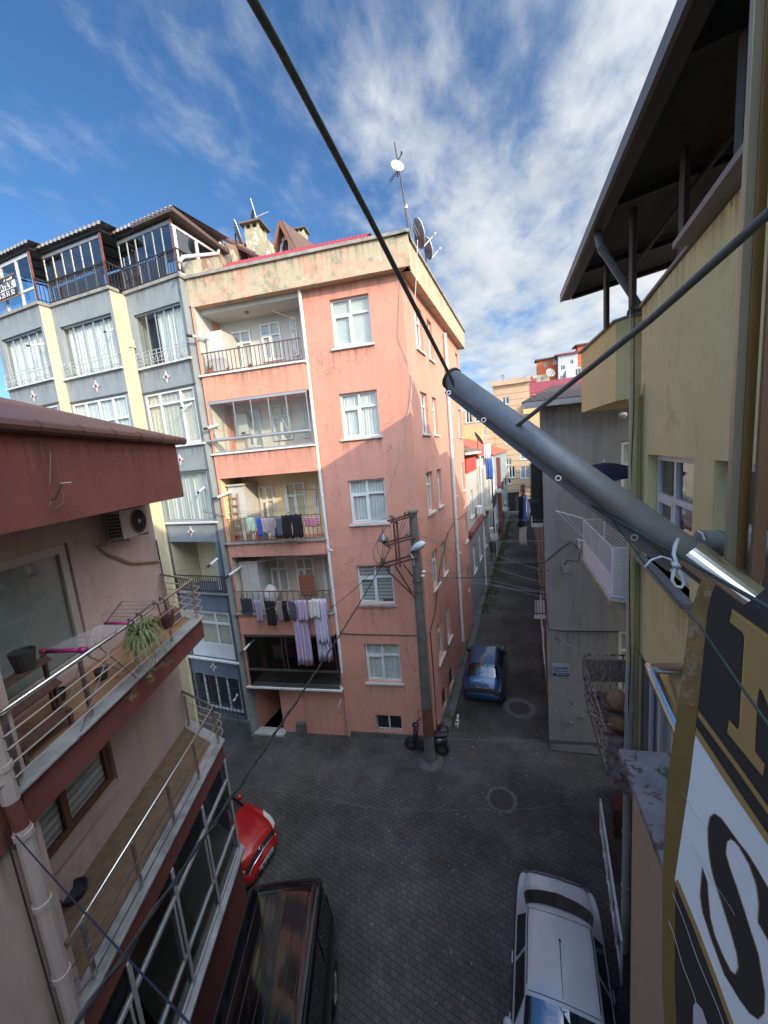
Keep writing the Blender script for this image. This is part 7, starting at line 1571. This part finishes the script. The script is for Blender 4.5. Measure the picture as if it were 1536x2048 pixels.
# wooden plant stand, pots on the floor
st = thing('plant_stand', 'three-tier dark wooden plant stand at the near end of the upper pink balcony', 'plant stand', LP(UE-.35, S1, .6))
WD2 = mat('dark_stained_wood', (.10, .05, .035), .75, var=.25, vs=12)
for k, (zz2, dd_) in enumerate(((.75, .75), (.48, .55), (.15, .35))):
    for j in range(4): MB().bar(LP(UE-.75, S1+zz2, dd_-.09+j*.06), LP(UE-.05, S1+zz2, dd_-.09+j*.06), .045, .02).build('slat', WD2, st)
for uu in (UE-.72, UE-.1):
    for d_q, h_q in ((.28, .2), (.62, .52), (.85, .78)): MB().bar(LP(uu, S1, d_q), LP(uu, S1+h_q, d_q), .04).build('leg', WD2, st)
DP = mat('dark_grey_pot', (.035, .037, .035), .6)
potted('dark grey empty pot on the top step of the wooden stand', LP(UE-.45, S1+.765, .75), .13, .24, DP, n=0)
for k, (x, y, l_) in enumerate(((120, 1400, 'nearest'), (205, 1357, 'farther'))):
    p = on_z(x, y, S1+.0); potted('%s small dark pot standing on the upper balcony floor' % l_, p, .09, .15, DP, n=0)
p = on_z(150, 1790, S2); MB().lathe(p, [(.001, 0), (.14, .0), (.17, .1), (.15, .1), (.13, .02), (.001, .02)], seg=18).build('basin', mat('navy_plastic', (.03, .035, .05), .6), label='dark plastic basin on the lower pink balcony floor', cat='basin')
bx_ = on_z(338, 1262, S1); MB().prism([LP(.35, S1, .45), LP(.75, S1, .45), LP(.75, S1, .8), LP(.35, S1, .8)], (0, 0, .26)).build('cardboard_box', cm('brown_card', (.16, .10, .07)), label='brown box in the far corner of the upper pink balcony', cat='box', bevel=.01)
MB().tube([LP(.04, S1+1.55, WD-.06), LP(.03, S1+.05, WD-.08)], .014, 8).build('mop_handle', mat('navy_plastic_stick', (.03, .03, .09), .5), label='dark blue broom handle standing at the far corner of the upper pink balcony', cat='broom')
# ------------------------------------------------------------ blue parasol
uc = on_x(1209, 925, 1.45); ub = thing('parasol', 'navy blue parasol open over the white lattice balcony', 'parasol', Vector((uc.x, uc.y, 7.0)))
NVY = mat('navy_canvas', (.012, .016, .055), .85, var=.1)
Rr = .85; rows = []
for k in range(5):
    r_ = Rr*k/4; row = []
    for j in range(25):
        a = 2*math.pi*j/24; sc_ = 1-(.05 if j % 3 else 0)*k/4; row.append(uc+Vector((math.cos(a)*r_*sc_, math.sin(a)*r_*sc_, -.30*(k/4)**1.6-(.03 if (j % 3 == 0 and k == 4) else 0))))
    rows.append(row)
MB().grid(rows).build('canopy', NVY, ub, smooth=False); MB().tube([Vector((uc.x, uc.y, 7.0)), uc+up*.06], .018, 8).build('pole', LAT, ub)
MB().lathe(uc, [(.02, 0), (.02, .05), (.001, .08)], seg=8).build('finial', DSW, ub)
for j in range(8):
    a = 2*math.pi*j/8; MB().tube([uc-up*.04, uc+Vector((math.cos(a)*Rr*.97, math.sin(a)*Rr*.97, -.33))], .006, 5).build('rib', DSW, ub)
# sacks on the rusty balcony, ground floor fence and planter
BRS = mat('brown_paper_sack', (.27, .17, .10), .9, var=.25, vs=6, bump=.8, bs=12)
q1, q2 = on_z(1236, 1420, Fz), on_z(1238, 1462, Fz)
blob('sack', q1, .24, BRS, 'upper crumpled brown sack on the rusty balcony', 'sack', seed=5, sq=(1, 1, .9)); blob('sack', q2, .17, mat('ochre_sack', (.22, .12, .05), .9, var=.2, bump=.8, bs=12), 'lower ochre brown bundle on the rusty balcony', 'sack', seed=8)
fe = thing('fence', 'white metal fence with slanted bars along the right-hand house frontage', 'fence', on_z(1215, 1700, 0))
fa_, fb_ = on_z(1201, 1600, 1.0), on_z(1243, 1880, 1.0); fl_ = Fr((fa_.x, fa_.y), (fb_.x-fa_.x, fb_.y-fa_.y)); fLn = (fb_-fa_).length
MB().box(fl_, 0, fLn, -.02, .02, .97, 1.0).box(fl_, 0, fLn, -.02, .02, .2, .23).build('rail', LAT, fe)
for k in range(6): u = fLn*k/5; MB().box(fl_, u-.02, u+.02, -.021, .021, 0, 1.02).build('post', LAT, fe)
mb = MB()
for k in range(int(fLn/.3)): u = .08+k*.3; mb.bar(fl_.P(u, .23, 0), fl_.P(u+.05, .97, 0), .02)
mb.build('bars', LAT, fe)
cr2 = on_z(1229, 1660, .0); cb = thing('planter', 'brown planter box with red flowers behind the white fence', 'planter', cr2+Vector((.15, 0, 0)))
MB().prism([cr2+Vector((-.05, -.2, .5)), cr2+Vector((.35, -.2, .5)), cr2+Vector((.35, .2, .5)), cr2+Vector((-.05, .2, .5))], (0, 0, .3)).build('box', WD2, cb)
mb = MB(); rnd = random.Random(2)
for k in range(60): p = cr2+Vector((rnd.uniform(-.03, .33), rnd.uniform(-.18, .18), .8+rnd.uniform(0, .12))); mb.poly([p, p+Vector((.03, .01, .02)), p+Vector((0, .03, .03))])
tag(mb.build('flowers', cm('red_flower', (.3, .04, .03)), cb), kind='stuff')
MB().prism([cr2+Vector((-.05, -.2, 0)), cr2+Vector((.35, -.2, 0)), cr2+Vector((.35, .2, 0)), cr2+Vector((-.05, .2, 0))], (0, 0, .499)).build('stand', WD2, cb)
# ------------------------------------------------------------ alley laundry, flag cloth, greenery
ax_ = Fr((-.35, 12.9), (0, 1)); ax_.n = Vector((-1, 0, 0))
yf = Fr((0, 12.9), (1, 0)); yf.n = Vector((0, -1, 0))
def ac_(x0, y0, x1, y1, Y, label, m, **kw):
    f = Fr((0, Y), (1, 0)); f.n = Vector((0, -1, 0)); a = f.uv(x0, y0); b = f.uv(x1, y1); return cloth(label, f, a[0], b[0], a[1], b[1], 0, m, amp=.025, group='washing hung over the alley', **kw)
ra = on_y(1042, 968, 12.9); rb_ = on_y(1066, 990, 12.9)
al = thing('airer', 'black wall airer projecting into the alley from the grey house', 'airer', Vector((-.2, 13.2, ra.z-.3)))
for k in range(3): MB().bar(on_y(1041, 972+k*9, 12.9+.02*k), on_y(1070, 976+k*9, 12.9+.02*k), .02).build('bar', BLI, al)
MB().bar(on_y(1046, 968, 12.88), on_y(1046, 992, 12.88), .02).bar(on_y(1068, 970, 12.88), on_y(1075, 998, 12.88), .02).build('frame', BLI, al)
ac_(1037, 992, 1047, 1052, 12.88, 'black trousers on the alley airer', BKC, name='hanging_trousers'); ac_(1047, 992, 1053, 1046, 12.90, 'bright blue shirt on the alley airer', cm('azure_cotton', (.08, .20, .50)), name='hanging_shirt')
ac_(1054, 994, 1059, 1038, 12.92, 'pale blue cloth on the alley airer', cm('pale_blue_cotton', (.40, .50, .62))); ac_(1060, 996, 1068, 1030, 12.95, 'dark grey cloth at the right of the alley airer', cm('dark_grey_cotton', (.05, .05, .055)))
ac_(1039, 1053, 1053, 1090, 12.86, 'long beige trousers hanging lowest over the alley', cm('beige_cotton', (.42, .34, .27)), name='hanging_trousers')
ac_(1036, 1044, 1048, 1054, 12.84, 'black shorts above the beige trousers', cm('black_jersey', (.01, .01, .012)), name='hanging_shorts'); ac_(1041, 966, 1050, 992, 12.95, 'peach cloth folded over the alley airer', cm('peach_cotton', (.5, .32, .26)))
fy = on_x(968, 890, -3.0); f = Fr((fy.x, fy.y), (1, .3)); f.n = Vector((.1, -1, 0)).normalized(); a = f.uv(968, 888); b = f.uv(984, 958)
zm = f.uv(975, 918)[1]
cloth('white upper half of the long flag cloth on the white row house', f, a[0], b[0], a[1], zm, 0, cm('white_flag', (.6, .62, .66)), name='hanging_sheet', amp=.05); cloth('blue lower cloth below the white one on the row house', f, a[0]+.05, b[0]+.1, zm-.01, b[1], 0, cm('blue_flag', (.05, .10, .32)), name='hanging_sheet', amp=.05)
mb = MB(); rnd = random.Random(12)
for k in range(2600):
    y = rnd.uniform(22, 54); w_ = rnd.random()**2*1.1*(.5+.5*math.sin(y*.7)**2); p = Vector((-3.12+w_*.8, y, .0)); h_ = rnd.uniform(.08, .3)*(1-w_*.5); a = rnd.uniform(0, 6.28); s_ = Vector((math.cos(a), math.sin(a), 0))*.03; l_ = Vector((rnd.uniform(-.12, .12), rnd.uniform(-.12, .12), h_)); mb.poly([p-s_, p+s_, p+l_])
mb.build('weeds', mat('weed_green', (.05, .085, .02), .8, var=.4, vs=3), label='ragged green weeds along the left wall base far down the alley', cat='weeds', kind='stuff')
mb = MB()
for k in range(500):
    t = rnd.random(); p = Vector((-3.36+rnd.random()*.1, 11.5+t*9, .11)) if rnd.random() < .6 else Vector((.28-rnd.random()*.25, 13+t*6, 0)); a = rnd.uniform(0, 6.28); s_ = Vector((math.cos(a), math.sin(a), 0))*.015; mb.poly([p-s_, p+s_, p+Vector((rnd.uniform(-.06, .06), rnd.uniform(-.06, .06), rnd.uniform(.03, .12)))])
mb.build('weeds', MATS['weed_green'], label='low weeds in the cracks beside the pavement near the blue car', cat='weeds', kind='stuff')
mb = MB()
for k in range(260):
    x = rnd.uniform(-7, 1.0); y = rnd.uniform(3, 17); 
    if y > 11 and x < -3: continue
    s_ = rnd.uniform(.008, .03); a = rnd.uniform(0, 6.28); p = Vector((x, y, .006)); v1 = Vector((math.cos(a), math.sin(a), 0))*s_; v2 = Vector((-math.sin(a), math.cos(a), 0))*s_*.6; mb.poly([p-v1, p+v2, p+v1+up*.008, p-v2])
mb.build('litter', mat('pale_litter', (.30, .28, .25), .9, var=.6, vs=4), label='scattered pale crumbs of litter and leaves on the pavers', cat='litter', kind='stuff')
# ------------------------------------------------------------ foreground: tube, banner, window frame, ropes
GMT = mat('dull_zinc_tube', (.25, .25, .245), .55, metal=.35, var=.22, vs=9, bump=.08, bs=60, chips=[((.20, .205, .21), .60, 5, .12), ((.15, .14, .13), .74, 22, .03)]); GM2 = mat('grey_sheet_flange', (.20, .20, .20), .5, metal=.5, var=.12, vs=6)
T0 = on_d(903, 757, 1.55); T1 = on_d(1376, 1108, 1.0); TD = (T1-T0).normalized(); T2 = T1+TD*.62
tb = thing('metal_tube', 'long grey metal tube with a flat flange slanting over the street from the right', 'tube', T0.lerp(T1, .5)-up*.1)
MB().tube([T0, T1], .041, 28).build('tube', GMT, tb, smooth=False); 
for p in tb.children[0].data.polygons: p.use_smooth = len(p.vertices) == 4
MB().tube([T0-TD*.004, T0+TD*.008], .046, 28).build('end_rim', mat('black_rubber_rim', (.03, .03, .032), .6), tb)
side = TD.cross(up).normalized(); dnv = (TD.cross(side)).normalized(); dnv = dnv if dnv.z < 0 else -dnv
fo = dnv*.036
nv = (CAM-T0.lerp(T1, .5)).normalized()
MB().hexa([T0+fo-side*.004, T1+fo-side*.004, T1+fo+side*.004, T0+fo+side*.004, T0+fo+dnv*.030-side*.004, T1+fo+dnv*.036-side*.004, T1+fo+dnv*.036+side*.004, T0+fo+dnv*.030+side*.004]).build('flange', GM2, tb, bevel=.001)
for t in (.02, .235, .60, .88): p = T0.lerp(T1, t)+fo+dnv*.018+nv*.008; MB().lathe(p, [(.006, 0), (.010, 0), (.010, .004), (.006, .004)], axis=nv, seg=12).build('eyelet', CHR, tb)
MB().tube([T1-TD*.0, T1+TD*.16], .043, 28).build('polished_sleeve', STM, tb, smooth=False); MB().tube([T1+TD*.12, T2], .041, 24).build('inner_tube', GMT, tb)
# elbow and cross pipe towards the wall
X0 = on_d(1400, 1085, 1.12); X1 = on_d(1700, 1100, 1.06)
xp = thing('flue_pipe', 'grey sheet-metal cross pipe behind the near tube at the window', 'pipe', X0-up*.1)
MB().tube([X0, X1], .038, 24).build('pipe', GMT, xp); MB().tube([X0.lerp(X1, .12), X0.lerp(X1, .14)], .040, 24).build('seam', GM2, xp)
c0 = on_d(1330, 1098, 1.10); c1_ = on_d(1368, 1062, 1.12); c2_ = on_d(1432, 1108, 1.08); c3_ = on_d(1392, 1140, 1.05)
bk2 = (c0-CAM).normalized()*.05
MB().hexa([c0, c3_, c2_, c1_, c0+bk2, c3_+bk2, c2_+bk2, c1_+bk2]).build('folded_plate', GMT, xp, bevel=.002)
d0, d1_, d2_, d3_ = on_d(1351, 1072, 1.09), on_d(1370, 1057, 1.10), on_d(1387, 1066, 1.095), on_d(1366, 1085, 1.08)
MB().hexa([d0, d3_, d2_, d1_, d0+bk2*.2, d3_+bk2*.2, d2_+bk2*.2, d1_+bk2*.2]).build('wood_block', mat('pale_wood_block', (.52, .34, .22), .8, var=.1), xp)
# banner
bu = Vector((TD.x, TD.y, 0)).normalized(); BFo = T1
BF = Fr((T1.x, T1.y), (bu.x, bu.y))
if (CAM-T1).dot(BF.n) < 0: BF.n = -BF.n
BF.o = BF.o+BF.n*.043
def bp(px, py, n=0.0): return BF.wp(px, py, n)
ob = thing('banner', 'large black, white and gold shop banner hanging from the near tube at the lower right', 'banner', bp(1450, 1500))
Lp = [(1406, 1150), (1392, 1190), (1380, 1227), (1368, 1320), (1357, 1408), (1335, 1556), (1326, 1734), (1324, 1953), (1330, 2060), (1345, 2300)]
Rp = [(1463, 1172), (1420, 1190), (1414, 1227), (1406, 1320), (1396, 1412), (1380, 1556), (1351, 1750), (1349, 1953), (1353, 2060), (1368, 2300)]
rows = []
for (x, y), (x2, y2) in zip(Lp, Rp):
    p = bp(x, y); uu, z2 = BF.uv(x, y); rows.append([BF.P(uu+.16*k, z2 if k == 0 else z2-(.0), .004*math.sin(k*1.7+y*.01)) for k in range(8)])
top_ = rows[0]
# cloth sheet, top edge wrapped over the tube
def rowat(y_px, px): pass
sheet = []
u00, z00 = BF.uv(1406, 1150)
for j, (x, y) in enumerate(Lp):
    uu, z2 = BF.uv(x, y); sheet.append([BF.P(uu+(u00+1.3-uu)*k/12, z2+(TD.z/ math.hypot(TD.x, TD.y))*((uu+(u00+1.3-uu)*k/12)-uu)*max(0, 1-j/3), 0) for k in range(13)])
MB().grid(sheet).build('cloth', BK, ob, solid=.0015)
wr = MB(); wr.tube([T1+TD*.155, T2], .0445, 28); wr.build('wrapped_edge', BK, ob, smooth=True)
def layer(nm, pts, m, n, parent=ob):
    return MB().prism([bp(x, y, n) for x, y in pts], BF.n*.0006).build(nm, m, parent)
TAPE = mat('brown_packing_tape', (.19, .125, .055), .35, var=.3, vs=14, chips=[((.26, .20, .13), .56, 26, .04)])
GOS = mat('gold_strip', (.16, .105, .035), .5, var=.12, vs=6)
for a in range(len(Lp)-1):
    pass
layer('gold_strip', Lp[4:]+Rp[:3:-1], GOS, .0022); layer('packing_tape', Lp[:5]+[(1396, 1412), (1406, 1320), (1414, 1227), (1424, 1186), (1432, 1166)], TAPE, .0024)
wlow = [(1349, 1763), (1387, 1855), (1424, 1952), (1459, 2048), (1500, 2170)]
layer('white_panel', [(1391, 1468), (1436.6, 1540), (1536, 1686), (1700, 1930), (1700, 2500), (1540, 2280)]+wlow[::-1]+[(1380, 1558), (1388, 1490)], WB, .0024)
layer('gold_line', [(1393, 1455), (1449, 1540), (1536, 1669), (1700, 1912), (1700, 1934), (1536, 1690), (1436.6, 1542), (1390, 1468)], GOLD, .0036)
layer('gold_line', [(1397, 1421), (1484, 1540), (1536, 1613), (1700, 1840), (1700, 1862), (1536, 1629), (1474, 1540), (1395, 1432)], GOLD, .0036)
layer('gold_line', [(x, y) for x, y in wlow]+[(x+7, y-4) for x, y in wlow[::-1]], GOLD, .0036)
c5 = lambda x, y: (1380+x/5.39, 1180+y/5.39); c6 = lambda x, y: (1320+x/4.032, 1540+y/4.032)
Ip = [c5(*p) for p in [(455, 200), (960, 560), (960, 1420), (841, 1250), (770, 1070), (745, 1060), (725, 1200), (700, 1740), (805, 1880), (785, 2010), (400, 1535), (420, 1400), (510, 1500), (532, 1480), (560, 1000), (590, 520), (570, 460), (430, 345)]]
layer('letter', Ip, GOLD, .0038)
PG = mat('pale_gold_edge', (.42, .29, .13), .5, var=0)
for seg_ in ([(430, 345), (462, 240), (820, 505)], [(590, 520), (560, 1000), (532, 1500), (515, 1535), (430, 1440), (415, 1500)]):
    MB().tube([bp(*c5(*p), .0048) for p in seg_], .0009, 5).build('letter_edge', PG, ob)
Sp = [(960, 1120), (871, 950), (760, 760), (700, 665), (640, 590), (560, 480), (490, 385), (440, 352), (405, 378), (388, 470), (390, 600), (405, 740), (430, 860), (500, 1080), (570, 1300), (620, 1480), (635, 1600), (610, 1650), (570, 1620), (500, 1480), (440, 1330), (405, 1190), (388, 1010), (382, 900), (343, 785), (325, 1010), (345, 1150), (420, 1380), (520, 1650), (640, 1850), (720, 1960), (790, 2010), (838, 1960), (845, 1800), (790, 1480), (700, 1200), (630, 980), (560, 780), (528, 670), (540, 575), (570, 557), (600, 575), (640, 620), (720, 760), (780, 930), (800, 1080), (792, 1230), (871, 1370), (960, 1500)]
layer('letter', [c6(*p) for p in Sp], BK, .0038)
MB().tube([bp(*c6(*p), .0044) for p in Sp[:24]], .0012, 5, cap=False).tube([bp(*c6(*p), .0044) for p in Sp[24:]], .0012, 5, cap=False).build('letter_edge', mat('brown_edge', (.22, .13, .06), .6, var=0), ob)
layer('letter', [c6(*p) for p in [(268, 1900), (290, 1870), (340, 1930), (400, 2100), (300, 2300), (262, 2300)]], mat('banner_lilac', (.40, .37, .42), .6, var=0), .0038)
for a, b in (((100, 990), (510, 2048)), ((70, 1220), (290, 1880)), ((250, 600), (600, 1170)), ((180, 190), (370, 480))):
    pts = [bp(*c6(a[0]+(b[0]-a[0])*t+6*math.sin(t*9), a[1]+(b[1]-a[1])*t), .0052) for t in [k/8 for k in range(9)]]; MB().tube(pts, .0005 if a[1] < 700 else .0010, 4).build('crease', mat('torn_white_thread', (.45, .45, .43), .7, var=.2), ob)
# aluminium window frame on the right
AG = mat('champagne_aluminium', (.29, .27, .19), .4, metal=.35, var=.08, vs=3); AB = mat('bronze_aluminium', (.23, .135, .05), .4, metal=.35, var=.08, vs=3); AR = mat('copper_brown_aluminium', (.26, .15, .09), .4, metal=.35, var=.08)
wf = thing('window_frame', 'open champagne and bronze aluminium window frame at the right edge', 'window frame', on_d(1480, 1150, .95))
def column(pts_l, pts_r, zc, m, nm, th=.02):
    (x0, y0), (x1, y1) = pts_l; (x2, y2), (x3, y3) = pts_r; bkv = Vector((0, th, 0))
    a, b, c, d = on_d(x0, y0, zc[0]), on_d(x1, y1, zc[1]), on_d(x3, y3, zc[1]), on_d(x2, y2, zc[0])
    MB().hexa([a, b, c, d, a+bkv, b+bkv, c+bkv, d+bkv]).build(nm, m, wf, bevel=.002)
zt_, zb2 = .80, .98
def vz(x, y, zc): return on_d(x, y, zc)
B0 = on_d(1453, 1135, .98); wv = on_d(1473, 1135, .98)-B0
def vcol(xa, xb, yb, zc, m, nm, top=1.6, th=.03):
    a = on_d(xa, yb, zc); b = on_d(xb, yb, zc); bkv = Vector((.0, th, 0)); b.z = a.z
    MB().hexa([a, b, b+bkv, a+bkv, a+up*top, b+up*top, b+bkv+up*top, a+bkv+up*top]).build(nm, m, wf, bevel=.0015)
vcol(1453, 1472, 1140, .98, AG, 'frame_profile', th=.02); vcol(1473, 1493, 1140, .975, AB, 'frame_profile', th=.015)
vcol(1503, 1528, 1165, .93, AR, 'frame_profile', th=.015)
# ropes
CBL = mat('grey_coated_cable', (.12, .125, .12), .45, var=.1, vs=20)
def dline(nm, label, pts, r, m, g=None):
    P_ = [on_d(x, y, z) for x, y, z in pts]; o = MB().tube(P_, r, 12).build(nm, m, label=label, cat='cable', group=g, smooth=True); return o
dline('stay_cable', 'thick grey cable from the tube end up across the sky to the top edge', [(912, 778, 1.50), (900, 752, 1.49), (740, 437, .86), (560, 98, .55), (455, -90, .44)], .0068, CBL, 'grey stay cables holding the tube')
dline('stay_cable', 'thick grey cable from the middle of the tube up to the right edge', [(1012, 868, 1.40), (1060, 832, 1.22), (1300, 640, .70), (1536, 428, .46), (1640, 330, .40)], .0068, CBL, 'grey stay cables holding the tube')
GRP = mat('dark_green_cord', (.03, .055, .045), .6, var=.2, vs=30)
dline('cord', 'dark green cord running along the front of the tube', [(1118, 956, 1.27), (1190, 1015, 1.17), (1345, 1105, .95), (1440, 1160, .80), (1560, 1228, .63)], .0042, GRP, 'green cords around the tube')
dline('cord', 'thin green cord slanting from the tube down across the banner', [(1225, 1040, 1.12), (1290, 1128, 1.02), (1400, 1252, .78), (1480, 1370, .66), (1580, 1510, .55)], .0022, GRP, 'green cords around the tube')
WRP = mat('white_rope', (.52, .55, .56), .8, var=.15, vs=60)
kt = thing('rope', 'white rope knotted round the tube with a hanging loop', 'rope', on_d(1350, 1170, .93))
mb = MB(); q_ = lambda x, y, z=.93: on_d(x, y, z)
mb.tube([q_(1356, 1078, .97), q_(1350, 1092), q_(1347, 1108), q_(1352, 1122, .92), q_(1351, 1132, .92)], .0045, 8)
mb.tube([q_(1351, 1130), q_(1346, 1145), q_(1344, 1160), q_(1350, 1172), q_(1362, 1175), q_(1368, 1167), q_(1363, 1152), q_(1353, 1132)], .004, 8)
mb.tube([q_(1351, 1130), q_(1340, 1118), q_(1322, 1113), q_(1302, 1120), q_(1289, 1134)], .0025, 6); mb.tube([q_(1344, 1130, .925), q_(1352, 1128, .92), q_(1357, 1134, .925)], .007, 8); mb.build('knot', WRP, kt, smooth=True)
MB().tube([on_d(1395, 1062, 1.07), on_d(1404, 1066, 1.06), on_d(1409, 1080, 1.06)], .003, 6).build('tie', WRP, kt)
